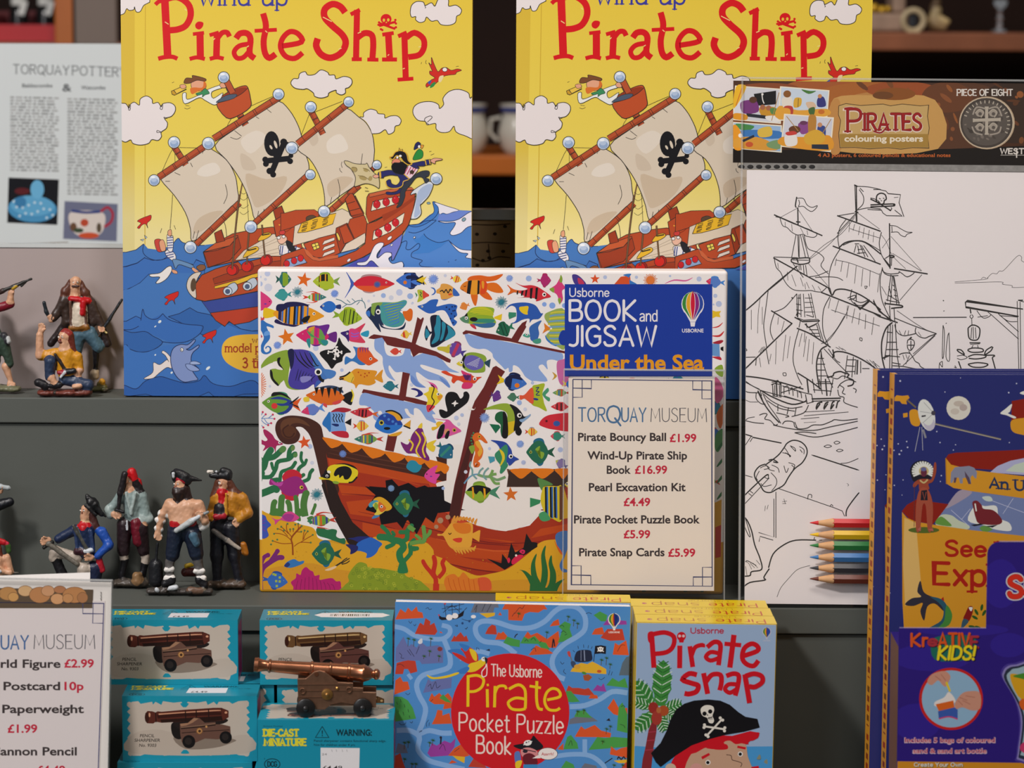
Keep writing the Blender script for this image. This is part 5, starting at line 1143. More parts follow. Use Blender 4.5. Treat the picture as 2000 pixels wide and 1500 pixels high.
    a.P('e07a2a','420 1230 450 1160 540 1130 600 1170 650 1110 700 1150 740 1190 830 1180 920 1170 980 1200 1000 1280 960 1350 500 1400 440 1300',1);a.P('dc5a34','830 1200 920 1170 990 1220 990 1320 880 1350')
    for i in range(7):a.L('c8581c',[(470+i*62,1180+(i % 2)*20),(490+i*60,1270),(520+i*56,1340)],1.1)
    a.P(K,'940 940 1120 1000 1130 885 1190 960 1240 750 1290 870 1390 810 1425 635 1490 740 1560 750 1560 800 1400 900 1270 1010 1160 1080',0);a.P('d82a4c','1190 960 1210 930 1230 960 1210 1000');a.P('d82a4c','1250 960 1320 900 1390 910 1300 1000 1250 1010');a.P('d82a5c','1340 860 1370 830 1410 850 1390 890');a.E('f0e0d8',1300,905,14);a.E(K,1380,862,8)
    GR='2f6a38'
    for s in ('1340 1080 1400 1100 1470 1180 1520 1280 1580 1400','1550 880 1510 1000 1520 1150 1560 1250 1560 1400','1660 780 1630 900 1650 1080 1640 1220 1600 1340','1730 900 1720 1000 1750 1120 1740 1250 1680 1340','1890 1190 1830 1230 1780 1290 1740 1400'):
        p=cr(nums(s),False,4);n=len(p);Lr=[(x-(6+34*math.sin(min(1,i/n*1.15)*2.0)),y) for i,(x,y) in enumerate(p)];Rr=[(x+(6+34*math.sin(min(1,i/n*1.15)*2.0)),y) for i,(x,y) in enumerate(p)];Lr[0]=Rr[0]=p[0]
        a.P(GR,Lr+Rr[::-1],0)
    a.P(GR,'1460 1400 1470 1260 1600 1300 1800 1290 1800 1400',0)
    a.P('4a74b0','1780 660 1850 610 1940 620 1940 780 1900 900 1870 1000 1880 1060 1920 1080 1920 1110 1860 1100 1830 1020 1870 900 1800 780');a.P('d8602a','1765 720 1800 780 1850 850 1870 900 1830 870 1790 790')
    a.view(1080,730,1);rs=random.Random(3)
    for i in range(46):
        x,y=45+(i % 6)*52+rs.uniform(-10,10),20+(i//6)*48+rs.uniform(-8,8)
        if y < 240 or x > 250:fish(a,x,y,rs.uniform(22,40),rs.uniform(16,26),rs.uniform(-15,15),rs.choice(['d22a3c','2f6fc4','e0952a','86a43a','2f8aa4','c84a8a','e2c428','6a4aa0']),rs.choice(['e8c021','22284c','d8402c','2a7a5a']),None,((.35,.45,rs.choice([K,'e8c83a','3f70c0'])),),rs.choice([-1,1]),.8)
    for s in ('30 330 120 322 220 330 330 318','30 280 140 290 330 280','30 360 160 366 330 350'):a.L('c04a1e',s,14,1,1)
    a.L('2f6a38','260 430 250 390 262 350',7,1,2);a.L('2f6a38','290 430 300 380 288 340',7,1,2);a.L('2f7a4a','180 430 170 400 190 380',8,1,2)
    # --- right edge and the blue title block
    a.view(1090,520,4.412)
    star(a,'e0552c',318,110,44,0);urchin(a,'e07a3a',795,120,62,26,.6)
    a.P('d8552c','480 160 540 90 620 80 630 160',0);a.P('3a78c0','560 75 630 65 610 110 680 155 620 160 610 100');a.P('4a3a8a','120 80 160 72 210 110 240 160 150 160');a.P('c03a5c','170 100 210 120 225 155 180 155');a.L('d8609a','920 150 1000 120 1100 125 1160 98',3,1,1);fish(a,1340,135,130,90,-5,'5a80c8','4a88d0',None,((.7,.99,'d83a5c'),),-1,.2)
    for p in ((405,95,17),(675,95,14),(965,85,10),(1215,110,22),(1355,255,18),(1385,325,26),(1340,330,8)):a.E('b8c4e2',*p)
    a.P('e8c02e','1330 380 1360 390 1405 385 1390 410 1400 440 1360 435 1330 450',0);a.L('d03a3c','1325 530 1380 520 1420 485',2.6,1,1);a.L('d03a3c','1325 600 1390 600 1430 560',4,1,1);a.P('6a9ad0','1320 670 1390 660 1395 780 1325 770',0);a.P('a82a3a','1330 660 1400 636 1425 645 1390 670');a.P('c02a3c','1325 780 1395 780 1405 810 1340 790');a.P(K,'1400 700 1425 690 1425 735 1400 720',0)
    a.P('8aa83a','1350 880 1415 850 1420 950 1370 930');a.P('e06a9a','1350 960 1400 1000 1430 1100 1380 1180 1350 1140');a.P('e0702a','1370 1260 1430 1180 1430 1300 1400 1400 1370 1340');a.P('5a9a5a','1360 1450 1420 1400 1430 1500 1380 1600 1350 1560')
    a.view(0,0,1)
    for i in range(9):a.L('3a7a4a',[(1400,880+i*32),(1408,870+i*32),(1416,858+i*32)],5,1,1)
    a.P('e0a528','1380 990 1420 970 1420 1160 1380 1160',0);a.P('c83a24','1397 1030 1420 1020 1420 1085 1397 1090',0)
    BL='1f3c9c'
    a.R(BL,1103,555,1391,735);a.P(BL,'1091 660 1097 646 1105 648 1105 672 1095 672')
    Wt='ece6e8'
    a.H(Wt,'Usborne',1113,579,1189,16,2.2);a.H(Wt,'BOOK',1113,626,1241,39,5.2);a.H(Wt,'and',1250,627,1283,21,2.6);a.H(Wt,'JIGSAW',1113,675,1281,38,5.2)
    a.T('e59a22','Under the Sea',1113,722,1375,29,.028)
    balloon(a,1353,594,21,27,Wt,'USBORNE')
def balloon(a,x,y,rx,ry,wc,word):
    a.E(wc,x,y,rx+1.2,ry*.86+1.2);a.P(wc,[(x-rx,y+ry*.2),(x+rx,y+ry*.2),(x+rx*.25,y+ry*1.28),(x-rx*.25,y+ry*1.28)],0)
    cols=('3a8a3a','e5a82c','cf1f3a','8a2a7c','2f4aa0')
    xs=[-1,-.62,-.22,.22,.62,1]
    for i,c in enumerate(cols):
        l,r=xs[i],xs[i+1];p=[]
        for t in np.linspace(-1,1,9):
            k=math.sqrt(max(0,1-t*t)) if t < .2 else max(.18,.98-(t-.2)*1.0);p.append((x+l*rx*k+.5,y+t*ry*.95 if t < .2 else y+t*ry*1.12))
        q=[]
        for t in np.linspace(1,-1,9):
            k=math.sqrt(max(0,1-t*t)) if t < .2 else max(.18,.98-(t-.2)*1.0);q.append((x+r*rx*k-.5,y+t*ry*.95 if t < .2 else y+t*ry*1.12))
        a.P(c,p+q,0)
    a.P(wc,[(x-rx*.24,y+ry*1.3),(x+rx*.24,y+ry*1.3),(x+rx*.18,y+ry*1.62),(x-rx*.18,y+ry*1.62)],0)
    if word:a.T(wc,word,x-rx,y+ry*1.62+ry*.42,x+rx,ry*.26,.02)

def build_jigsaw():
    loc=on_z(507,1157,ZB);pn=Panel(loc,0.4,0.0);th=0.034
    x1=pn.px(1417,850)[0];z1=pn.px(900,527)[1]
    root=thing('jigsaw_box','white box printed with colourful fish and a sunken ship, standing below the yellow books','jigsaw box',loc,pn.R)
    b=0.0022
    a=Art(pn,(b,x1-b,b,z1-b));jig_art(a)
    def lidcol(f):
        c=f.calc_center_median()
        return 'd59a26' if c.z < z1*.17 else 'f2ebe8'
    bm=bbody(0,x1,0.0,th*.62,0,z1,b,3)
    zc=z1*.165
    r=bmesh.ops.bisect_plane(bm,geom=bm.verts[:]+bm.edges[:]+bm.faces[:],plane_co=(0,0,zc),plane_no=(0,0,1))
    a.mesh('lid',M_PRINT,root,[(bm,lidcol)])
    box_obj('box_base',0.001,x1-0.001,th*.62-0.004,th,0.001,z1-0.001,mat('white_card','e8e2de',rough=.6),root,.0012)
    return root
build_jigsaw()

# ------------------------------------------------------------ price signs in clear acrylic holders
def price_lines(a,lines):
    D,R='3c3232','c0243e'
    for col,t,x0,y,x1,h in lines:a.T({'d':D,'r':R}[col],t,x0,y,x1,h*1.07,.026)
def museum(a,x0,y0,x1,y1):
    """blue and grey wordmark, x0 start of TOR .. x1 end of MUSEUM"""
    W=x1-x0;B,G='4a7096','57545a';sl=(y1-y0)/W;Y=lambda t:y0+sl*W*t;h=W*.106
    a.H(B,'TOR',x0,Y(0),x0+W*.205,h,2.9,Y(.205));a.H(B,'Q',x0+W*.222,Y(.22)+2,x0+W*.325,h*1.22,3.8);a.H(B,'UAY',x0+W*.338,Y(.338),x0+W*.525,h,2.9,Y(.525))
    a.H(G,'MUSEUM',x0+W*.565,Y(.565),x1,h,1.6,Y(1))
def holder(root,x0,x1,z1,y_front=-0.0022,y_back=0.0016):
    bm=bmesh.new();bx(bm,x0,x1,y_front-0.0012,y_front,0.0,z1);bx(bm,x0,x1,y_back,y_back+0.0012,0.0,z1)
    h=obj('acrylic_holder',bm,M_CLEAR,root)
    bm=bmesh.new()
    bx(bm,x0-.0003,x0+.0005,y_front-.0013,y_back+.0013,0,z1);bx(bm,x1-.0005,x1+.0003,y_front-.0013,y_back+.0013,0,z1)
    bx(bm,x0,x1,y_front-.0014,y_front+.0002,z1-.0008,z1+.0004);bx(bm,x0,x1,y_back-.0002,y_back+.0014,z1-.0008,z1+.0004)
    e=obj('polished_edge',bm,M_EDGE,h);e['label']='bright polished edges of the acrylic'
    return h
def build_price_sign():
    loc=on_z(1103,1179,ZB+0.0008);pn=Panel(loc,10.5,0.0,.1)
    root=thing('price_sign','upright clear sign holder with a cream price list, in front of the fish jigsaw box','sign',loc,pn.R)
    x0,z0=pn.px(1108,1152);x1,z1=pn.px(1396,740)
    c='45486a';w=1.6
    a2=Art(pn,(x0,x1,z0,z1))
    a2.view(0,0,1);a2.L(c,'1119 741 1390 744 1391 1145 1116 1142 1119 741',2.1,0)
    for ln in ('1155 742 1155 759 1119 758','1137 742 1137 776 1119 776','1353 744 1353 761 1390 762','1371 744 1371 779 1390 779','1154 1142 1154 1124 1117 1123','1135 1142 1135 1105 1117 1105','1354 1145 1354 1127 1391 1127','1372 1145 1372 1108 1391 1108'):a2.L(c,ln,1.7,0)
    museum(a2,1130,823,1380,824)
    price_lines(a2,[('d','Pirate Bouncy Ball',1129,861,1301,14.5),('r','£1.99',1308,863,1360,14.5),('d','Wind-Up Pirate Ship',1147,897,1342,14.5),('d','Book',1185,925,1232,14.5),('r','£16.99',1240,925,1303,14.5),
        ('d','Pearl Excavation Kit',1150,959,1339,14.5),('r','£4.49',1218,988,1270,14.5),('d','Pirate Pocket Puzzle Book',1121,1022,1367,14.5),('r','£5.99',1218,1051,1270,14.5),('d','Pirate Snap Cards',1131,1086,1298,14.5),('r','£5.99',1305,1087,1358,14.5)])
    p=a2.mesh('price_list',M_PAPER,root,[(bbody(x0,x1,0.0,0.0006,z0,z1),'e6d9cb')]);p['label']='cream paper price list with red prices'
    hx0=pn.px(1100,940)[0];hx1=pn.px(1415,940)[0];hz=pn.px(1250,722)[1]
    holder(root,hx0,hx1,hz)
build_price_sign()
def build_left_sign():
    loc=on_y(214,1630,-0.125);loc=Vector((loc.x,-0.125,ZC+0.0006));pn=Panel(loc,8.0,0.0,0.8)
    root=thing('price_sign','clear sign holder with price sheets at the left, in front of the kneeling pirate figurine','sign',loc,pn.R)
    L=lambda x,y:pn.px(x/3.846,1110+y/3.846)
    xl=pn.px(-150,1300)[0]
    # back sheet with a photograph
    x1,z1=L(838,105);z0=0.003
    a=Art(pn,(xl,x1,z0,z1));a.view(0,1110,3.846)
    a.P('5a4a38','-600 138 700 160 694 300 -600 300',0)
    for x,y,rx,ry,c in ((60,190,70,50,'b8864e'),(190,170,55,40,'d0a878'),(300,200,80,60,'b88050'),(360,170,50,40,'c8946a'),(450,160,45,28,'b0764e'),(430,230,50,40,'d09a6a'),(560,200,90,60,'b8804e'),(-80,190,80,60,'b8864e'),(620,220,40,40,'a8744a'),(100,215,40,34,'c89658'),(510,225,40,35,'c08a58')):a.E(c,x,y,rx,ry,ol='7a5636',w=.9)
    a.T('6a6866','Group',752,178,753,3) if 0 else None
    for i,y in enumerate((182,194,206,218,230,240)):a.L('7a7674',[(754+(i % 2)*3,y-4),(764,y+2)],1.6,0)
    a.mesh('photo_sheet',M_PAPER,root,[(bbody(xl,x1,0.0004,0.0008,z0,z1),'e3ddd6')])
    x1,z1=L(790,245)
    a=Art(pn,(xl,x1,z0,z1));a.view(0,1110,3.846)
    c='3f4270';a.L(c,'-600 250 780 264 735 1600',2,0);a.L(c,'622 264 622 340 776 342',1.5,0);a.L(c,'700 264 696 412 774 413',1.5,0)
    a.view(0,1110,3.846)
    a.H('4a7096','TORQ',-180,606,-10,106,3);a.H('44699a','UAY',10,606,212,100,3.2);a.H('57545a','MUSEUM',256,604,712,104,1.7)
    price_lines(a,[('d','Pirate World Figure',-490,746,455,57),('r','£2.99',483,744,705,57),('d','Miniature Postcard',-480,914,452,57),('r','10p',484,914,628,57),('d','Sand Paperweight',-255,1086,630,57),('r','£1.99',57,1234,280,57),('d','Die-Cast Cannon Pencil',-510,1404,577,57),('r','£4.49',275,1544,490,57)])
    bm=bmesh.new();xb=L(748,1500)[0];zt=z1;zb=z0
    prism(bm,[(xl,zb),(xb+(xb-x1)*.5,zb),(x1,zt),(xl,zt)],0.0,0.0003)
    a.mesh('price_list',M_PAPER,root,[(bm,'dcd2d0')])
    hx1=pn.px(219,1150)[0];hz=pn.px(110,1131)[1]
    holder(root,xl-.003,hx1,hz)
    # loose sheet tucked behind
    l2=Vector((loc.x,loc.y+0.008,loc.z));p2=Panel(l2,8.0,0.0,0.0)
    r2=tag(bpy.data.objects.new('blank_sheet',None),'white blank paper sheet peeping out above the left sign holder','paper',None)
    bpy.data.objects.remove(r2)
    xa,za=p2.px(176,1118);xc,zc=p2.px(-100,1128)
    bm=bmesh.new();prism(bm,[(xc,0.0),(xa,0.0),(xa,za),(xc,zc)],0.0,0.0006)
    o=obj('blank_sheet',bm,mat('white_paper','efeae6',rough=.8,noise=.02,nscale=80));o.matrix_world=Matrix.Translation(l2) @ p2.R.to_4x4()
    tag(o,'white blank paper sheet peeping out above the left sign holder','paper')
build_left_sign()

# ------------------------------------------------------------ colouring poster pack
def header_art(a):
    a.view(0,0,1)
    a.G(1430,158,2220,320,[(0,'4a3226'),(.35,'6a4028'),(.7,'54331f'),(1,'1f1612')])
    for x,y,rx,ry,c in ((1500,230,110,60,'7a4524'),(1640,180,120,30,'a35a30'),(1700,220,150,60,'a8642f'),(1725,240,120,62,'b88248'),(1880,230,100,70,'5a3a28'),(1980,220,80,60,'3c2c22'),(1760,175,70,16,'9a4f2a'),(1850,190,50,30,'6a4028'),(1500,172,60,10,'8a4a2a')):
        a.E(c,x,y,rx,ry,n=28)
    a.view(1420,140,3.448)
    rs=random.Random(5)
    for i in range(60):a.E(rs.choice(['7a4a2a','8a5230','5e3a24','6b4028','94582f']),rs.uniform(700,2000),rs.uniform(75,470),rs.uniform(10,50),rs.uniform(6,26),rs.uniform(0,90),n=10)
    a.P('1d1713','30 520 300 530 700 515 1000 525 1500 520 2000 500 2700 500 2700 640 30 640',0)
    a.P('c89a58','720 180 1000 160 1400 190 1420 520 700 530 710 350',1);a.P('c08a4c','690 240 760 200 770 520 690 530')
    a.E('8a5226',1130,150,140,42);a.E('6f4526',1050,160,70,26)
    # four small colour pictures
    def pic(q,bgc):
        p=nums(q);a.P('efe6cf',[(x+(-8 if i in (0,3) else 8),y+(-7 if i < 2 else 7)) for i,(x,y) in enumerate(p)],0);a.P(bgc,p,0)
    pic('62 100 355 122 355 345 42 318','cfd0d6');a.P('e2b02e','60 100 130 105 45 250');a.P('1c1c1e','180 150 330 128 330 220 200 230',0);a.L('e6e2dc','235 150 240 190 250 215',2);a.E('e6e2dc',238,152,8);a.P('7a3a7a','90 210 150 190 200 200 210 270 110 280');a.E('5a3a2a',175,190,26,22);a.P('c8902e','220 240 320 240 340 290 240 300');a.E('a86a4a',240,240,18);a.E('a86a4a',280,245,18);a.P('5a8a4a','290 250 330 245 340 280 300 285');a.P('2a2c34','130 280 260 295 262 318 132 302',0);a.P('d8922a','50 280 130 290 130 325 45 318');a.P('e6e2dc','260 300 350 300 350 340 280 330');a.L('c8762e','100 110 60 230',2);a.L('b0884a','350 140 300 330',1.4)
    pic('365 105 682 132 668 300 350 325','c8d4e0');a.P('e0a23c','352 230 480 260 670 250 668 300 350 322');a.P('e2dacd','370 180 430 170 440 230 380 240');a.E('8a5a2e',405,150,26,24);a.P('b8443a','385 235 440 235 440 290 390 285');a.P('d8a83a','455 180 500 180 495 230 450 240');a.P('d8b89a','530 210 580 205 600 240 560 260');a.P('4a6a3a','550 250 590 240 585 290 555 285');a.P('3a3a7a','610 180 650 170 665 230 610 235');a.E('c88a5a',625,165,14);a.P('4a7a3a','500 120 560 130 600 130 550 150');a.L('3a3228','480 180 478 240',1);a.E('c8702e',635,270,22,16);a.P('e0a23c','355 250 420 250 420 300 350 300')
    pic('45 345 362 368 360 538 42 510','9ab8d8');a.P('4a8a4a','60 350 180 365 150 395 90 390');a.P('3f78b8','100 395 350 400 350 450 120 440');a.P('e0942a','42 360 90 400 100 520 42 510');a.P('d89a3a','60 450 200 440 300 480 330 530 60 510');a.P('dcb84a','210 390 290 370 300 430 220 440');a.P('2a3040','100 460 180 425 185 440 110 475',0);a.P('7a9a6a','270 480 350 460 355 520 280 510');a.E('c8562e',150,490,26,18);a.E('e8e0d8',90,430,14)
    pic('392 290 712 315 690 535 368 498','cfcfd8');a.P('e09a32','368 440 520 440 690 430 690 532 370 498');a.P('8a4a8a','480 350 560 340 560 400 500 420');a.E('6a3a5a',515,345,26,14);a.P('b8823a','550 300 600 305 590 430 550 430');a.P('e6e0da','390 430 460 420 470 490 400 500');a.E('6a4028',455,390,40,26);a.P('c8423a','395 410 450 400 470 420 410 430');a.P('3a4a8a','610 370 660 370 660 440 620 440');a.E('c8906a',625,358,16);a.P('d8a83a','520 430 600 390 660 430 640 480 540 490');a.P('2c3442','570 490 680 490 685 525 570 518',0);a.L('b0884a','400 300 480 400',1.4);a.L('b0884a','700 320 640 420',1.4)
    # parchment title
    a.P('c6a468','752 230 800 215 900 228 1050 218 1100 230 1180 218 1300 230 1358 225 1350 300 1362 380 1352 440 1360 515 1250 512 1170 522 1080 512 960 520 860 510 760 512 752 420 765 330 750 290',0,'3a2a1a',1.2)
    a.P('a8843f','756 420 1355 420 1356 510 1250 508 1170 518 1080 508 960 516 860 506 764 508',0)
    for off,c,w in ((4,'e6cdbc',8.6),(0,'5a1616',6),(0,'9c2020',4.6)):
        a.H(c,'P',812,402+off,900,150,w,serif=1.1);a.H(c,'IRATES',925,392+off,1305,108,w*.92,serif=1.0);a.L(c,'790 250 830 245 860 250',w*.7)
        a.L(c,'985 400 1040 410 1090 350',w*.5)
    a.T('e9dcc4','colouring posters',790,470,1320,40,.03)
    a.T('c2622c','4 A3 posters, 6 coloured pencils & educational notes',612,574,1505,24,.02)
    a.H('ded6cc','PIECE OF EIGHT',1550,160,1922,40,2.2,serif=.8)
    a.E('b9a184',1750,345,188,178,n=36);a.E('cfbda4',1748,345,182,172,n=36);a.E('4a423c',1747,345,176,168,n=36);a.E('5d554e',1745,348,160,150,n=32)
    for i in range(50):
        t=rs.uniform(0,6.28);r=rs.uniform(0,150);a.E(rs.choice(['6e655c','453e38','7a7066','504841']),1745+r*math.cos(t),348+r*math.sin(t),rs.uniform(6,22),rs.uniform(4,14),rs.uniform(0,90),n=8)
    for s,w in (('1748 240 1748 420',6),('1660 328 1838 322',6),('1735 240 1762 240',3),('1735 420 1762 420',3),('1660 315 1660 340',3),('1838 310 1838 335',3)):a.L('b5aa9a',s,w,0)
    for x,y in ((1700,280),(1790,280),(1700,375),(1790,372)):a.E('a2978a',x,y,26,24);a.E('5d554e',x+4,y+4,12,12);a.L('b0a595',[(x-30,y),(x,y-26),(x+28,y-6),(x+10,y+28)],2)
    for i in range(18):
        t=math.radians(200+i*11);a.L('b0a595',[(1747+140*math.cos(t),345+132*math.sin(t)),(1747+160*math.cos(t),345+152*math.sin(t))],2.2,0)
    for s in ('1655 290 1680 240 1740 250','1760 250 1820 240 1850 300','1650 370 1670 410 1720 425','1770 425 1830 410 1845 370'):a.L('a2978a',s,3)
    a.H('ded6cc','WESTAIR',1842,552,2090,34,2.4,serif=.6);a.L('ded6cc','1950 520 1950 580',2.4,0);a.L('ded6cc','1842 562 2090 562',.8,0)
    for x,y in ((60,520),(90,560)):pass
def drawing(a):
    k='33302e'
    a.view(1420,330,3.489)
    a.LL(k,'''88 282 106 300 110 290 124 290
78 602 98 606 100 578
* 475 190 466 250 474 262
* 482 262 484 380
475 200 520 202 545 245 580 262 615 250 600 275 575 290 545 275 520 255 485 258
488 210 494 235 486 256
! 478 268 360 332
! 480 270 580 420
* -320 312 650 455
-330 325 360 332 450 372 560 412 640 452
360 332 378 385 410 400 440 430 480 450 520 445 540 458 590 466 612 450 605 430
! 395 360 398 395
! 440 375 445 425
! 500 400 520 440
! 545 418 550 450
* -470 360 500 362
470 448 440 605
482 452 488 600
490 455 492 605
500 450 535 605
515 450 555 600
525 450 550 540 620 570 660 610 640 660 690 715
* 440 612 550 605 562 620 555 640 500 650 442 635 440 612
445 620 550 622
* -475 610 485 640
450 645 520 740
490 650 492 690
500 650 505 690
520 655 525 720
535 655 545 730
-! 550 640 690 800
! 560 610 660 520 780 440 870 330
! 550 625 690 520 790 410 880 310
560 735 620 725 690 695
600 740 680 735 750 740 790 760
* -315 605 700 815
-318 600 480 605
322 612 335 670 365 705 390 760 420 800 460 825 520 830 570 828 600 835 640 838 660 825 680 805
! 345 640 350 680
! 410 700 415 760
! 440 720 470 800
! 500 740 520 800
! 540 770 560 815
! 580 790 600 830
! 620 800 640 830
! 530 780 535 820
* 480 660 380 740 280 825 180 920 75 1005
470 665 370 755 285 825
280 830 260 980 250 1080 270 1215
! 225 880 212 990 208 1120
! 165 960 165 1095
! 110 990 110 1085
! 240 940 240 1060
75 1015 100 1010
75 1030 100 1035
* -440 1055 270 1220 95 1390
265 1220 285 1330
200 1285 195 1340
! 335 1170 330 1330
! 400 1130 380 1310
! 430 1140 410 1290
! 300 1260 290 1310
! 220 1285 230 1350
! 215 1250 240 1215
! 225 1255 250 1210
! 235 1255 260 1210
75 1285 195 1282
120 1210 115 1240 135 1235 120 1215
* -300 965 445 1055
325 975 300 1050 295 1110 315 1165
! 350 1010 345 1060
! 390 1035 370 1110
320 975 390 945 450 880 475 850
* 440 875 450 885
475 850 478 1010
490 855 482 1010
500 850 505 1010
520 850 530 1010
555 850 590 1010
570 845 605 1020
480 880 500 880
470 920 500 925
530 880 575 880
528 910 580 910
530 945 585 942
525 975 595 975
470 960 515 965
* -460 1010 515 1040 630 1035 600 1060 555 1080 530 1055
-480 1015 520 1030 620 1025 632 1035
540 1050 545 1085
470 1000 480 980 500 990
540 995 560 1000 590 1010
* 475 1085 560 1120 640 1170 705 1215
500 1030 490 1080
560 1080 610 1150
620 1050 660 1180 690 1200
610 1060 640 1160
560 1095 620 1095
570 1120 630 1120
590 1140 630 1140
490 1090 460 1200 450 1310 480 1410 510 1470
! 510 1120 490 1210
! 540 1140 520 1280
! 560 1160 545 1310
! 590 1180 580 1330
! 530 1110 525 1180
* 680 1205 640 1230 615 1290 610 1370 630 1500
660 1225 730 1300 820 1390
690 1225 740 1300 770 1320
* 480 1390 560 1440 640 1500
640 1240 650 1300 680 1400 720 1490
620 1290 660 1290
612 1330 668 1330
612 1370 672 1370
615 1410 690 1410
620 1450 700 1450
640 1240 640 1490
380 1390 400 1390 402 1408 385 1408 380 1392
* 80 1410 200 1420 350 1450 520 1500
80 1410 160 1470 220 1500
300 1470 330 1460 345 1440 370 1480
* 680 1420 720 1410 730 1390 770 1380 800 1390 830 1400 820 1420 860 1440 855 1470 820 1480
700 1415 750 1430 790 1410 850 1440
870 110 880 360
* 880 110 884 360
* 866 108 890 120
875 118 960 122 1047 140
900 140 930 190 925 240 890 275
885 280 960 265 1010 268 1047 272
905 130 930 155
* 870 290 895 298
880 300 750 440
! 890 300 1040 410
750 320 870 300
* -750 318 1047 425
810 345 770 400 755 470 765 540
! 835 365 830 430
! 870 375 858 420
! 905 390 895 450
! 935 400 925 470
! 970 415 960 480
! 1000 430 995 500
! 835 405 940 440 1040 470
790 520 850 495 920 490 1000 530 1047 560
* 760 540 800 505 860 490 940 500 1047 580
* -720 525 1047 650
870 510 900 510
880 515 865 570
890 520 900 580
905 515 940 600
915 520 960 600
930 520 1010 630
890 550 930 545
885 575 940 570
770 545 720 630 695 720 695 810
! 740 620 850 645 1040 720
! 745 610 735 660
! 785 630 775 700
! 830 640 815 740
! 880 660 868 780
! 925 680 915 800
! 975 690 970 800
! 1040 710 1025 840
935 800 955 800 945 815 938 805
* 690 810 715 860 740 825 800 820 880 845 960 890 1047 960
700 810 712 855
* -640 840 1047 1000
820 880 870 860 870 880 830 890
850 820 840 880 870 920 920 930 970 890
840 880 910 910 965 890
* -865 910 905 955 970 900
880 850 880 905
700 870 660 950 650 1050 660 1130 690 1200
! 710 960 860 1010 1040 1070
! 705 880 690 950
! 760 895 735 980
! 820 930 815 1020
! 870 950 850 1050
! 905 980 895 1060
! 945 990 940 1090
! 1000 1010 985 1130
! 830 930 800 1010 700 1160 640 1190
! 800 1000 740 1100 660 1190
905 1150 920 1155 918 1172 905 1165 905 1150
! 740 1215 770 1230
! 760 1210 790 1235
! 780 1220 810 1240
* 720 1290 730 1250 780 1245 850 1265 940 1310 1047 1385
* -720 1230 730 1280
820 1270 800 1430
860 1280 850 1420
880 1300 870 1400
820 1300 880 1300
815 1340 870 1345
810 1380 870 1380
* 890 1300 885 1400
910 1310 910 1390
920 1360 970 1360
! 950 1300 1000 1350
! 970 1300 1020 1350
! 990 1310 1040 1350''',1.45)
    a.view(1700,330,3.489)
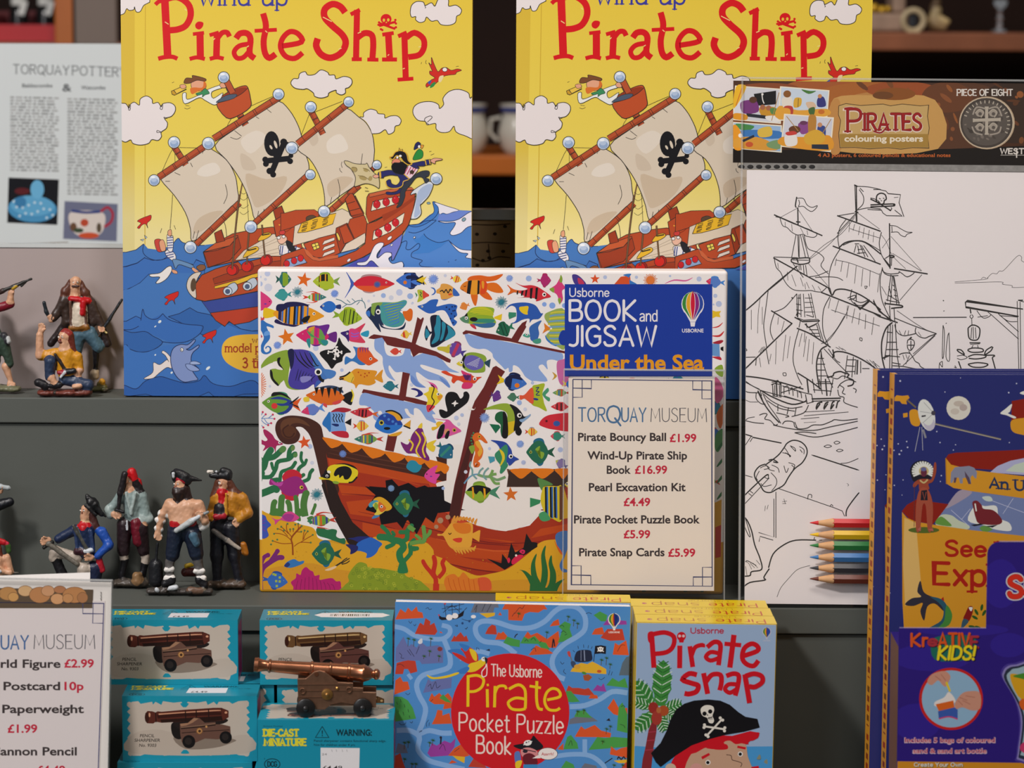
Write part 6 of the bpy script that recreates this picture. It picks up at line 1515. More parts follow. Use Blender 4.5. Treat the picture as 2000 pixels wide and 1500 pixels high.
    a.LL(k,'''-20 140 60 140 105 150 120 168 205 175 195 230 228 325 200 320 110 318 85 300 75 280 20 278 -20 275
* 40 210 45 180 70 165 100 175 108 205 95 215 90 235 70 240 60 228 45 225 38 210
58 200 70 205
85 198 95 202
70 215 78 218
* 0 205 60 235 140 285
0 198 30 205 60 222
* 0 245 150 238 160 245 150 252 0 258
130 285 145 272 140 262
165 280 215 320
! 160 195 190 192
* 130 370 134 680
134 385 175 390 210 410 250 430 285 432 250 445 235 462 205 450 185 430 140 432
146 390 148 430
! 140 460 350 695
! 130 470 80 540
! 75 450 110 500 150 590 240 680
75 430 60 500 70 570 95 620 130 670
* 90 610 135 665
* 125 590 158 592 155 602 128 602
135 600 132 660
145 600 142 660
! 150 575 345 695
100 610 130 590
* -160 678 390 715
80 670 90 700 130 715 190 710 195 700 215 712 250 735 290 715 300 700
82 690 100 715 140 728 190 725
! 350 720 200 895
140 720 115 900
150 725 135 920
155 730 180 930
160 735 195 925
125 800 145 870
120 860 190 900
150 790 165 800
155 820 175 830
160 860 180 865
105 890 140 900 200 910
* 95 915 130 920 210 930 215 942 180 945 140 950
100 905 100 930
130 930 135 1040
160 945 165 1040
80 680 65 760 75 880 105 960 140 1030
! 75 800 110 860
* -20 900 60 970 150 1035
-20 890 40 940 130 1030
* -20 980 60 1005 185 1047
! 180 965 350 1080 440 1120
165 1015 300 1070 450 1122
310 1080 305 1110 330 1140 370 1152 400 1140 450 1122
165 1060 180 1110 220 1135 270 1130 310 1120
! 195 1100 210 1130
! 240 1100 230 1130
! 260 1100 255 1130
! 325 1110 345 1140
! 445 1125 290 1260
! 440 1135 220 1340
* 150 1045 110 1080 85 1140 75 1200 80 1290 105 1390
135 1050 130 1390
150 1060 145 1390
120 1070 110 1200 95 1300
170 1050 180 1250 200 1380
110 1110 150 1115
110 1180 180 1180
105 1230 190 1230
100 1270 200 1280
150 1320 205 1330
* 80 1290 130 1270
250 1190 255 1165 275 1160 295 1170 298 1200 275 1235 255 1225 250 1195
* 265 1160 280 1145
275 1170 275 1230
255 1200 295 1200
260 1240 270 1255
195 1265 220 1255 265 1255 290 1285 305 1310 330 1325 340 1345 370 1365 365 1390
! 220 1265 230 1300
! 240 1262 250 1290
! 265 1270 240 1330
150 1340 220 1345 300 1360 360 1368
* 180 1360 260 1375 310 1380
! -20 1340 40 1370
! -20 1310 60 1380
290 1012 655 1010
730 1010 800 1000
* -645 912 660 898 1000 950
* -648 912 650 942 1010 1005
* 652 905 1040 955
-1000 900 1012 1400
-1005 895 1060 910
* -1008 895 1040 895
1020 905 1025 1380
725 965 760 1010 790 1015 820 995 800 975
870 985 910 1020 950 1040 1000 1040
880 1000 960 1005 1005 1010
820 990 1010 1160
870 985 1010 1110
* 680 955 685 985
690 992 700 1005 690 1018 678 1008 685 993
690 1020 692 1070
* 665 1085 690 1065 720 1068 745 1090 742 1140 725 1165 690 1165 670 1145 665 1085
690 1080 685 1155
715 1080 720 1155
700 1075 702 1160
* -675 1185 750 1185
-680 1195 745 1192
* 665 1230 700 1220 760 1225 765 1245 700 1250 668 1240 665 1230
700 1200 690 1220
730 1200 735 1220
* 665 1280 710 1265 780 1270 780 1285 720 1295 670 1290
* 665 1330 730 1320 800 1330 770 1350 700 1350 665 1332
* 680 1385 720 1370 810 1370 800 1395
* 590 1230 620 1235 640 1265 600 1245 590 1230
* 830 1210 790 1235 780 1265 820 1240 835 1212
590 1275 630 1270 660 1285 620 1300 590 1290
* 785 1270 845 1270 830 1285
* -600 1310 630 1395
* -830 1285 860 1395
* 495 900 500 895
* 500 965 502 970
* 515 1050 518 1054
495 1065 490 1280 500 1260 505 1120 495 1065
535 1115 540 1300 515 1280 525 1150 535 1118
490 1310 470 1330 470 1395
545 1360 550 1395
470 1320 490 1350 490 1310
570 1350 585 1355 575 1340
! 575 770 600 768 780 752 800 740
! 575 778 680 775 890 770 900 785 965 795 970 808 1060 805
! 755 750 770 738 790 745
! 795 745 830 712 860 715 880 695 910 690 1000 595 1030 600 1030 625 1060 640
! 900 1395 1010 1380''',1.45)
    a.view(1420,740,3.333)
    a.LL(k,'''-80 0 220 75 500 150
* 220 75 300 120 420 165 500 150 515 140
* 200 80 240 160 290 230 340 285
230 90 270 170 320 240 350 290
190 90 190 130 220 160 250 165
200 75 220 110 235 150
215 75 225 110
240 100 300 150 400 190 490 180
260 140 340 190 440 210
330 170 330 210
400 185 390 230
450 185 440 240
320 220 400 240 380 250
420 245 500 220 530 170
-290 20 350 20 350 120 300 110 295 30
* -320 10 325 115
300 30 350 35
310 40 310 110
340 40 342 115
370 50 370 100
375 55 390 45 400 60 405 100
410 65 425 60 430 110
435 75 455 75 460 120
465 85 480 90 485 125
360 45 500 90
370 110 500 150
350 90 480 50
-500 90 550 100 560 150 520 160 510 100
* -520 0 530 90
-555 0 570 90
600 0 620 100
* -640 0 650 110
-690 0 670 110
580 30 690 30
560 70 680 80
* -550 130 740 125
-550 145 720 140
* 620 150 590 160 580 195 605 160
* 660 150 640 160 630 195 655 160
* 700 145 685 155 675 195 695 165
* 735 140 720 150 710 190
720 60 740 30 790 5 840 20
720 70 730 110 760 120 760 150 800 170 850 185
730 40 760 60 750 90 770 100
820 60 840 70 835 90
* -80 40 90 50
90 50 130 85 200 90
! -80 120 150 150 200 150
! -500 215 700 205
! -500 240 790 215
! -480 260 600 250
! -500 285 580 280
120 270 140 255 180 248
120 272 180 285 240 290
210 235 240 225 260 230 245 260 280 270 310 300 330 295
360 295 380 275 430 280 440 310 470 325 520 320 560 300 620 298 680 275 700 265 760 270 850 260
440 280 460 330
300 300 420 325 560 335 680 310 850 275
440 350 560 378 680 360 850 315
440 350 500 345 580 355
* -85 350 165 375
160 370 120 430 88 480
* -165 380 355 418
165 385 150 410
-550 495 860 595
* -560 498 850 592
740 550 790 545 855 518
* 250 560 330 500 370 450 390 420 430 400 480 410 515 445 520 490 490 545 440 585 400 640 370 690 320 720 280 740 240 730 215 690 185 650 180 610 210 570 250 555
215 580 255 565 275 590 310 600
210 600 190 640 200 660
285 610 320 650 320 690 290 730
220 680 240 700 290 690
360 480 400 490 415 505 380 480
375 450 390 470 410 510
410 435 440 450 445 470 415 440
470 440 500 460 500 490
475 460 490 480
* 270 530 300 525 330 545 300 540
290 560 330 580 340 610
250 560 275 580 240 590
370 565 385 610 400 580
400 545 440 560 430 590
420 560 440 580
* 270 630 245 635 95 780 100 820
270 650 260 660 100 830
245 640 265 650 270 630
150 730 170 745
140 745 160 760
-90 620 165 640
-330 712 700 840 750 860 765 895
525 785 530 755 550 755 550 775
670 830 680 818 690 830
* 775 895 780 850 820 790 860 740
-318 735 318 1035
-305 780 305 1030 205 1000
-300 1050 215 1025 208 1060
! 245 860 250 825
! 260 850 268 820
! 360 800 390 795
! 360 812 385 810
! 370 780 380 815
! 780 680 792 690 785 698
* 95 885 130 920 160 990 180 1080 215 1170 225 1240 160 1255 150 1280 110 1285
95 890 110 950 140 1020 150 1015 120 910
! 120 1220 130 1280
! 120 1190 140 1200 160 1240
! 150 1200 180 1230
! 170 1200 200 1230
! 190 1180 215 1210
120 1190 135 1185 190 1215
* 580 1050 450 1050 370 1080 300 1140 270 1230
* 275 1235 240 1290 245 1310 150 1325 100 1360
! 540 1215 460 1240 400 1300 350 1360 325 1420
570 1030 565 1050
600 1050 620 1050
630 440 655 430 680 438 655 448 630 440
695 415 715 405 735 415 710 425 695 415
710 468 730 458 755 465 730 475 712 468''',1.45)
def build_poster():
    loc=on_z(1449,1184,ZB+0.0015);pn=Panel(loc,10.5,0.0,0.25)
    root=thing('poster_pack','flat clear packet of pirate colouring posters with a brown header card','poster pack',loc,pn.R)
    x0=0.002;x1=0.298;zt=pn.px(1600,333)[1]
    a=Art(pn,(x0,x1,0.002,zt));drawing(a)
    a.mesh('poster_sheet',M_PAPER,root,[(bbody(x0,x1,0.0,0.0022,0.002,zt),'ebe3e1')])
    hx0=pn.px(1432,240)[0];hz0=pn.px(1500,318)[1];hz1=pn.px(1700,160)[1]
    a=Art(pn,(hx0,x1,hz0,hz1));header_art(a)
    a.mesh('header_card',M_GLOSS,root,[(bbody(hx0,x1,0.0,0.0012,hz0,hz1),'2a1d16')])
    bm=bmesh.new();bx(bm,-0.002,x1+.004,-0.0016,-0.0013,0.0,hz1+.002)
    f=obj('clear_bag',bm,M_FILM,root)
    bm=bmesh.new();bx(bm,-.0026,-.0012,-.0018,.0024,0,hz1+.002);bx(bm,-.002,x1+.004,-.0019,.0012,hz1+.0014,hz1+.0026)
    obj('sealed_edge',bm,M_EDGE,f)
    bm=bmesh.new();bx(bm,-.001,x1,-.0002,.001,zt+.0004,hz0-.0002)
    s=obj('heat_seal',bm,mat('plastic_seal','8f8c88',rough=.25,spec=.6,noise=.35,nscale=240),root)
    bm=bmesh.new()
    for i in range(9):
        q=pn.px(1448+i*17.2,325.5);lathe(bm,[(0.0017,-.0006),(0.0023,-.0004),(0.0023,0.0)],'Y',12,Matrix.Translation((q[0],-.0002,q[1])) @ Matrix.Scale(.62,4,(0,0,1)))
    h=obj('punched_holes',bm,mat('hole_black','1a1715',rough=.6),root);h['label']='row of small dark oval holes'
    return pn,root
PPN,POSTER=build_poster()
def pencil(px,py,col,label,name='colouring_pencil'):
    x,z=PPN.px(px,py);L=0.088;r=0.0037
    o=thing(name,label,'pencil',PPN.loc+PPN.R @ Vector((x,-0.0062,z)),PPN.R,'colouring pencils in the poster pack')
    bm=bmesh.new();lathe(bm,[(r,0.0165),(r,L)],'X',6);obj('painted_barrel',bm,mat('pencil_'+col,col,rough=.3,spec=.5),o)
    bm=bmesh.new();lathe(bm,[(0.0015,0.006),(r*.97,0.0172),(r*.8,.018)],'X',20);obj('sharpened_wood',bm,mat('pencil_wood','d3a273',rough=.7,noise=.12,nscale=150),o,smooth=True)
    bm=bmesh.new();lathe(bm,[(0.0003,0.0),(0.00165,0.0062)],'X',12);obj('lead',bm,mat('lead_'+col,col,rough=.6),o,smooth=True)
for py,col,n in ((1021,'cf2a2e','red'),(1044,'e5b81c','yellow'),(1065,'2f7d3e','green'),(1088,'3f78b4','blue'),(1109,'3a3a40','dark grey'),(1130,'6e3426','brown')):
    pencil(1580,py,col,n+' colouring pencil lying in the clear poster packet')

# ------------------------------------------------------------ little teal boxes of cannon pencil sharpeners
BW,BH,BD=0.095,0.0473,0.0362
TEAL='1b93ab'
def cannon_print(a,dx,dy,tone):
    f=lambda s:[(x+dx,y+dy) for x,y in nums(s)]
    c1,c2,c3,hi=tone
    a.P('8a7a6c',f('380 480 450 560 640 555 760 520 770 500 600 470'),1)
    a.P('1c1716',f('365 400 420 390 430 490 390 495 365 460'));a.P('241c1a',f('380 390 540 370 720 370 700 400 560 420 430 440'))
    a.P(c1,f('195 335 210 320 240 322 262 330 275 322 300 325 450 312 520 308 640 300 690 300 735 318 735 360 700 380 640 385 520 385 440 388 300 395 262 388 245 400 205 398 192 370'),0)
    a.P(c2,f('270 345 450 335 640 325 690 328 690 345 450 355 275 368'),0);a.P(hi,f('280 337 450 326 640 314 685 314 685 319 450 332 282 345'),0);a.P('2a1712',f('290 375 450 365 690 352 690 378 640 384 440 387 300 394'),0)
    for x in (262,455,525,605,690):a.L('241512',f('%d %d %d %d' % (x,330-(x-262)*.065,x+2,392-(x-262)*.02)),2)
    a.P(c1,f('690 310 720 312 735 335 725 362 695 372'));a.E(hi,718+dx,330+dy,9,7);a.E('3a1c14',205+dx,362+dy,14,32);a.E(hi,222+dx,345+dy,6,14)
    a.P(c3,f('418 400 470 395 510 362 545 365 580 395 650 390 650 405 690 405 745 418 748 470 720 490 660 500 580 495 520 520 430 520 420 470'),0);a.P('a2785c',f('420 402 470 397 510 365 540 368 500 395 460 412 425 418'),0)
    a.L('2c1c18',f('425 432 560 420 650 408'),2.2,0);a.L('8a6a54',f('425 425 560 412 648 400'),1.6,0);a.L('2c1c18',f('430 460 560 450 740 440'),1.4,0)
    a.E('7a5236',545+dx,447+dy,23);a.E('c08a52',545+dx,447+dy,17);a.E('4a2f22',546+dx,448+dy,9);a.E('c8925a',590+dx,420+dy,7)
    for x,y,r in ((475,515,42),(715,488,40)):a.E('151213',x+dx,y+dy,r);a.E('2b2422',x+dx-3,y+dy-3,r*.55)
def box_front(tone,dx=0):
    a=ArtL(45,225,920,640,BW,BH)
    a.R(TEAL,45,225,920,640)
    P=['75 285','110 262','150 258','165 275','240 262','245 280','262 262','300 282','310 258','380 268','430 262','445 290','455 292','470 262','530 268','590 258','600 282','640 262','660 282','672 262','740 262','760 275','800 258','840 255','868 285','850 300','872 330','850 345','872 370','850 400','872 430','852 455','872 480','850 510','872 540','850 560','872 585','850 605','800 602','760 585','740 600','670 600','640 582','620 605','580 600','540 600','500 578','470 600','458 570','445 600','420 582','380 600','310 605','300 582','240 600','215 585','160 605','110 605','80 590','98 565','76 540','98 515','76 490','98 460','76 430','98 400','76 380','98 345','76 325','98 305']
    a.P('c6b8a9',' '.join(P),0);a.E('c6b8a9',92,278,16);a.E('c6b8a9',850,272,18);a.E('c6b8a9',850,592,18);a.E('c6b8a9',95,590,16)
    a.P('bfb0a1','110 470 300 440 560 520 850 470 850 590 110 590',1)
    for x in (445,455):a.P(TEAL,[(x-22,272),(x,298),(x+22,272)],1);a.P(TEAL,[(x-22,590),(x,566),(x+22,590)],1)
    cannon_print(a,dx,0,tone)
    for t,x0,y,x1 in (('PENCIL',158,487,252),('SHARPENER',122,516,288),('No. 9303',152,548,262)):a.T('2b2623',t,x0+dx*.5,y,x1+dx*.5,20,.01,shear=.12)
    return a
def box_warn(sticker):
    a=ArtL(1045,885,1955,1232,BW,BD)
    a.R('188ea8',1045,885,1955,1232)
    a.T('14343c','Antique Finished',1082,934,1212,11,.0,shear=.1)
    for dx,c in ((2,'6a7a2c'),(0,'e2d83a')):
        a.H(c,'DIE-CAST',1088+dx,996,1318,44,3.6,serif=.9);a.H(c,'MINIATURE',1092+dx,1060,1368,44,3.6,serif=.9)
    a.L('123038','1478 930 1432 1006 1522 1006',1.5,0,close=True);a.T('123038','!',1474,996,1482,40,.02);a.T('123038','WARNING:',1570,992,1810,42,.035)
    a.T('123038','Pencil sharpener contains functional sharp edge.',1422,1036,1905,16,.012);a.T('123038','Not for children under 4 yrs.',1422,1064,1700,16,.012)
    a.E('123038',1142,1190,55,40);a.E('188ea8',1142,1190,49,34);a.H('123038','DCG',1112,1206,1172,34,2);a.L('123038','1090 1158 1092 1148',1)
    if sticker == 'front':
        a.P('e9e5e6','1466 1076 1728 1078 1724 1232 1466 1232',0);a.T('6a6668','24',1474,1128,1508,14);a.T('3a3638','£4.49',1480,1226,1610,26,.01)
        for x in (1540,1570,1610,1640):a.L('aaa6a8',[(x,1088),(x+4,1104)],1,0)
    elif sticker == 'price':
        a.P('e9e6ea','1478 1010 1742 1008 1738 1150 1468 1150',0);a.T('4a4648','£4.49',1500,1140,1610,44,.01)
    elif sticker == 'bar':
        a.P('eeebee','1460 1000 1880 1000 1880 1130 1460 1130',1,n=2);x=1520;rs=random.Random(2)
        a.R('eeebee',1462,1004,1878,1126)
        while x < 1790:
            wd=rs.choice([3,5,8]);a.R('1f1c1e',x,1030,x+wd,1100);x += wd+rs.choice([4,6,9])
    return a
def make_teal(label,sticker,tone,dx=0):
    o=thing('sharpener_box',label,'box',(0,0,0),None,'small teal boxes of cannon pencil sharpeners')
    b=0.0006
    A=box_front(tone,dx);W=box_warn(sticker)
    top=lambda x,z,h:(x,BD-z if False else z_to_y(z),BH+h)
    def top(x,z,h):return (x,z,BH+h)
    def side(x,z,h):return (BW+h,x,z)
    S=ArtL(0,0,100,130,BD,BH);S.R('b8246a',14,14,92,124);S.R(TEAL,0,0,14,130);S.H('7c1a48','CANNON',24,70,84,14,1.2);S.L('7c1a48','24 86 84 86',1);S.L('7c1a48','24 96 70 96',1)
    Bk=box_front(tone,dx)
    def back(x,z,h):return (BW-x,BD+h,z)
    A.mesh('carton',M_GLOSS,o,[(bbody(0,BW,0,BD,0,BH,b,1),'1889a0')],more=[(W,top),(S,side),(Bk,back)])
    return o
T1=('5a2a20','3a1a14','6a4a3e','d89a78');T2=('6a4a2c','4a2f1c','5e3a34','d8b47a')
BXS=[]
def put_box(o,px,y,z,yaw,rx=0.0,right=False):
    p=stand(px,y,z);R=Matrix.Rotation(math.radians(yaw),4,'Z')
    if rx:o.matrix_world=Matrix.Translation(p) @ R @ Matrix.Translation((0,BH,0)) @ Matrix.Rotation(math.radians(rx),4,'X') if False else Matrix.Translation(p) @ R @ Matrix.Rotation(math.pi/2,4,'X') @ Matrix.Translation((0,0,-BH))
    else:o.matrix_world=Matrix.Translation(p) @ R
    BXS.append(o);return o
z1,z2,z3=ZC+0.0001,ZC+BH+0.0002,ZC+2*BH+0.0003
yb=on_z(620,1213,z3+BH).y;yf=on_z(370,1360,z2+BH).y;y4=on_z(640,1406.5,z2+BD).y
G='small teal boxes of cannon pencil sharpeners'
bA=make_teal('teal sharpener box at the back left, top of its stack beside the left price sign','price',T1)
put_box(bA,206,yb,z3,1.0)
bB=make_teal('teal sharpener box with a barcode sticker on top, behind the copper cannon','bar',T2,18)
put_box(bB,508,yb+.002,z3,0.6)
def dup_box(src,label):
    c=src.copy();C.objects.link(c);c['label']=label
    for ch in src.children:
        d=ch.copy();C.objects.link(d);d.parent=c;d.matrix_parent_inverse=Matrix()
    return c
put_box(dup_box(bA,'teal sharpener box showing its printed cannon, front left below the back left box'),240,yf,z2,1.2)
bD=make_teal('teal sharpener box turned to show its warning text, with the copper cannon on top','front',T1)
put_box(bD,503.5,y4,z2,0.6,90)
for px,y,z,lb in ((231,yf-.003,z1,'teal sharpener box at the very bottom left, under the front cannon box'),(497,y4-.0005,z1,'teal sharpener box hidden under the box with the warning text'),
                 (278,yb+.003,z2,'teal sharpener box in the middle of the back left stack'),(542,yb+.004,z2,'teal sharpener box under the barcode box, seen behind the copper cannon'),
                 (250,yb+.004,z1,'teal sharpener box at the foot of the back left stack'),(530,yb+.004,z1,'teal sharpener box at the foot of the stack behind the copper cannon')):
    put_box(dup_box(bA if 'left' in lb else bB,lb),px,y,z,0.8)

def build_cannon():
    k=0.0001035;zt=z2+BD+0.0001;yc=y4+0.019
    base=stand(200+1560/3.448,yc,zt)
    o=thing('toy_cannon','small copper coloured toy cannon on black wheels standing on a teal box','toy cannon',base,Matrix.Rotation(math.radians(3),3,'Z'))
    MC=mat('antique_copper','b87a5a',rough=.27,metal=.95,noise=.45,nscale=110);MD=mat('aged_bronze','8a6650',rough=.42,metal=.75,noise=.3,nscale=220);MB=mat('black_wheel','1a1818',rough=.35,spec=.5);MH=mat('brass_boss','b98a4e',rough=.35,metal=.9)
    X=lambda x:(x-1560)*k;Z=lambda y:(880-y)*k*1.02
    bm=bmesh.new()
    prof=[(1018,30),(1020,50),(1045,52),(1052,46),(1075,41),(1105,36),(1114,38),(1120,47),(1130,47),(1136,40),(1260,44),(1398,49),(1404,56),(1416,56),(1422,50),(1525,54),(1530,60),(1542,60),(1548,55),(1650,57),(1655,64),(1668,64),(1674,58),(1745,58),(1752,62),(1765,62),(1772,57),(1800,46),(1818,34),(1824,27),(1832,27),(1840,37),(1856,38),(1868,30),(1875,14)]
    ax=Matrix.Translation((0,0,0)) @ Matrix.Rotation(math.radians(5.2),4,'Y')
    prof2=[(r*k,(h-1445)*k) for h,r in prof]
    piv=Matrix.Translation((X(1445),0,Z(582))) @ Matrix.Rotation(math.radians(5.0),4,'Y')
    lathe(bm,prof2,'X',40,piv);b=obj('barrel',bm,MC,o,smooth=True)
    bm=bmesh.new();lathe(bm,[(30*k,-427.6*k),(30*k,-410*k)],'X',24,piv);h=obj('bore',bm,MB,b)
    bm=bmesh.new();tube(bm,[piv @ Vector((0,-.0095,-.001)),piv @ Vector((0,.0095,-.001))],.0016,12);obj('trunnion',bm,MC,b)
    out=[(1315,622),(1372,622),(1400,600),(1430,575),(1465,568),(1500,578),(1540,610),(1590,648),(1690,654),(1690,684),(1760,688),(1758,716),(1848,720),(1846,822),(1770,826),(1700,800),(1610,786),(1540,800),(1500,832),(1320,828)]
    pts=[(X(x),Z(y)) for x,y in out]
    for y0,y1 in ((-.0092,-.0064),(.0064,.0092)):
        bm=bmesh.new();prism(bm,pts,y0,y1);bmesh.ops.bevel(bm,geom=bm.edges[:],offset=.00025,segments=1,affect='EDGES')
        for (xa,ya,xb,yb_) in ((1318,700,1750,706),(1318,745,1560,748),(1322,655,1680,664)):
            yy=y0 if y0 < 0 else y1;bx(bm,X(xa),X(xb),yy-.0004,yy+.0004,Z(yb_),Z(ya))
        c=obj('carriage_cheek',bm,MD,o)
        if y0 < 0:
            bm=bmesh.new();lathe(bm,[(38*k,0),(38*k,.0008),(30*k,.0010),(30*k,.0013),(12*k,.0016),(12*k,.0028),(6*k,.0032)],'Y',28,Matrix.Translation((X(1515),y0-.0001,Z(728))) @ Matrix.Rotation(math.pi,4,'Z'));obj('brass_boss',bm,MH,c,smooth=True)
            for x,y,r in ((1350,705,18),(1663,700,18)):
                bm=bmesh.new();tube(bm,[(X(x)+r*k*math.cos(t),y0-.0006,Z(y)+r*k*math.sin(t)) for t in np.linspace(0,6.283,17)],.0004,6);obj('ring_bolt',bm,MD,c)
            bm=bmesh.new();lathe(bm,[(11*k,0),(11*k,.001),(4*k,.0016)],'Y',12,Matrix.Translation((X(1582),y0,Z(688))) @ Matrix.Rotation(math.pi,4,'Z'));obj('rivet',bm,MH,c,smooth=True)
    bm=bmesh.new();bx(bm,X(1325),X(1840),-.0066,.0066,Z(815),Z(745),.0003);obj('carriage_bed',bm,MD,o)
    for x,y,yy in ((1370,815,-.0128),(1755,815,-.0128),(1370,815,.0094),(1755,815,.0094)):
        R=64*k
        bm=bmesh.new();M_=Matrix.Translation((X(x),yy,R+.00005))
        lathe(bm,[(R*.9,0),(R,.0005),(R,.0029),(R*.9,.0034)],'Y',32,M_);w_=obj('wheel',bm,MB,o,smooth=True)
        if yy < 0:
            bm=bmesh.new();lathe(bm,[(R*.1,-.0014),(R*.26,-.0008),(R*.3,.0002)],'Y',20,M_);obj('axle_cap',bm,mat('axle_steel','4a4848',rough=.3,metal=.8),w_,smooth=True)
    for x in (1370,1755):
        bm=bmesh.new();tube(bm,[(X(x),-.0095,64*k),(X(x),.0098,64*k)],.0012,10);obj('axle',bm,MB,o)
build_cannon()

# ------------------------------------------------------------ red-circle puzzle book
def puzzle_art(a):
    k='2a2630';B='4f8ccb';PB='86aede'
    a.view(760,1150,4.082)
    a.P(B,'-200 -100 2300 -100 2300 2400 -200 2400',0)
    for s,w in (('40 300 120 320 200 370 300 395 420 400 480 360 480 310 420 290',9),('1010 520 900 440 760 420 700 370 690 300 740 260 850 265 1000 310 1130 310 1240 260 1320 180 1400 140 1500 150 1560 220 1560 320 1500 380 1400 440 1320 520 1300 600 1340 690 1400 720',10),
                 ('440 410 480 520 480 620 380 660 270 690 220 760 240 850 290 950 270 1060 240 1150 320 1130 420 1150 500 1150',10),('180 720 150 680',7),('60 1130 160 1130 240 1180 230 1280 300 1360 420 1400 600 1440',10),('1440 940 1560 930 1680 880 1780 820 1900 830',10),('1300 1340 1450 1320 1600 1330 1700 1400 1740 1480',9),('1560 1320 1560 1200',9),('560 560 700 500 800 520',9)):a.L(PB,s,w)
    O1,O2,GY,GN,PU,SL='d8562a','c0402c','6f7280','4a9a4a','9a3f9c','6a72a8'
    for c,s in ((O1,'48 245 90 160 130 190 150 150 180 180 220 140 230 180 265 190 275 232'),(O2,'205 360 240 280 250 270 275 290 290 232 330 260 325 290 360 270 385 340 365 368'),(O1,'400 350 412 338 428 355'),(O2,'492 420 520 370 530 385 570 345 600 385 615 370 635 420'),
                 (GY,'650 190 690 90 860 90 875 150 840 150 830 190'),('e2b22e','720 195 845 190 840 215 780 232'),(O1,'900 165 930 110 1230 120 1262 165 1230 165 1190 190 1120 185 1080 200 1060 255 950 250 950 165'),(O1,'868 210 885 185 900 212'),(O2,'765 360 790 310 820 285 850 295 860 365'),(O1,'845 405 870 345 890 355 910 340 940 375 945 405'),
                 (GN,'910 430 940 380 1000 400 1045 410 1040 465 970 455'),(O1,'1280 300 1310 260 1350 240 1360 290'),(O1,'1060 405 1105 340 1130 370 1180 350 1260 400 1350 335 1360 420 1330 470 1280 470 1200 440'),(GN,'1045 435 1075 380 1110 400 1160 375 1200 420 1250 430 1280 480 1240 510 1190 440'),(O1,'1110 530 1170 450 1210 470 1260 480 1310 515 1280 520'),(GN,'1345 430 1380 330 1350 300 1400 260 1450 280 1440 320 1460 380 1390 420'),
                 (GN,'1630 210 1680 180 1740 210 1730 260 1690 260'),(PU,'1705 290 1750 230 1800 250 1890 255 1895 285'),(O1,'1615 365 1640 320 1700 305 1720 365'),(O2,'1685 390 1740 320 1860 320 1880 410 1760 415'),(O1,'1782 525 1800 430 1830 450 1890 410 1912 530'),('5a6a7a','1832 690 1860 590 1890 545 1940 530 1940 690'),
                 (SL,'50 580 55 470 115 380 150 460 180 440 220 470 250 420 300 460 390 450 432 470 430 590 260 600 240 570'),(O2,'48 680 60 590 100 580 150 570 210 575 225 660 170 675 150 640 120 640 110 680'),(O1,'40 845 50 730 90 700 110 740 150 740 165 800'),(GN,'40 1060 42 860 100 860 150 890 190 950 215 1035'),(SL,'270 830 310 720 340 740 400 720 500 710 495 790'),(O1,'315 890 340 830 360 860 400 830 430 860 470 830 500 870 500 950 430 960 440 920 360 920'),(GN,'400 870 430 840 470 880 500 910 450 900'),
                 (O1,'340 1080 370 1020 385 965 425 970 425 1010 480 990 500 1075'),(PU,'305 1310 340 1230 380 1250 440 1210 490 1230 530 1190 520 1260 470 1330 330 1340'),(O1,'470 1330 520 1270 570 1240 640 1330 600 1340'),('e2b22e','505 1330 605 1340 600 1390 540 1360'),(O1,'475 1395 500 1365 545 1385'),(O2,'630 1420 680 1340 720 1360 780 1429'),('6a6f88','50 1310 70 1230 130 1250 150 1310'),(O2,'30 1429 50 1330 90 1310 110 1380 130 1429'),
                 ('e2b02e','1445 660 1470 620 1530 590 1580 600 1620 580 1660 600 1730 640 1732 680 1600 672'),('a8542e','1545 690 1590 680 1620 705 1590 735 1555 730'),(O2,'1405 830 1430 770 1460 790 1510 790 1560 800 1590 790 1640 850 1560 850'),(PU,'1622 812 1660 765 1690 780 1710 752 1732 820'),(GN,'1405 900 1410 815 1450 815 1520 900 1460 905'),(GN,'1730 770 1780 710 1830 740 1880 710 1905 790'),(O1,'1590 875 1610 840 1660 850 1665 875'),
                 (O1,'1740 950 1790 875 1830 950 1900 950 1900 1030 1790 1000'),(GN,'1815 1130 1830 940 1860 905 1900 1000 1900 1150'),(GY,'1435 1080 1440 1040 1500 1015 1600 1010 1665 1055'),(GN,'1475 1020 1500 970 1560 970 1620 1030'),(O1,'1480 1180 1530 1095 1560 1120 1640 1085 1690 1130 1770 1150 1765 1185'),(GN,'1390 1280 1420 1180 1450 1165 1500 1230 1510 1275'),(GN,'1590 1285 1660 1180 1720 1190 1790 1180 1900 1190 1900 1260'),(O1,'1760 1320 1770 1255 1810 1290 1850 1270 1900 1260 1900 1350'),('e2b22e','1790 1370 1900 1360 1900 1390 1830 1390'),(O1,'1340 1280 1390 1230 1390 1285'),(GN,'1370 1429 1410 1370 1470 1400 1480 1429'),(GY,'1530 1429 1560 1390 1650 1410 1660 1429'),(O2,'1850 1429 1890 1380 1920 1429')):
        a.P(c,s,0)
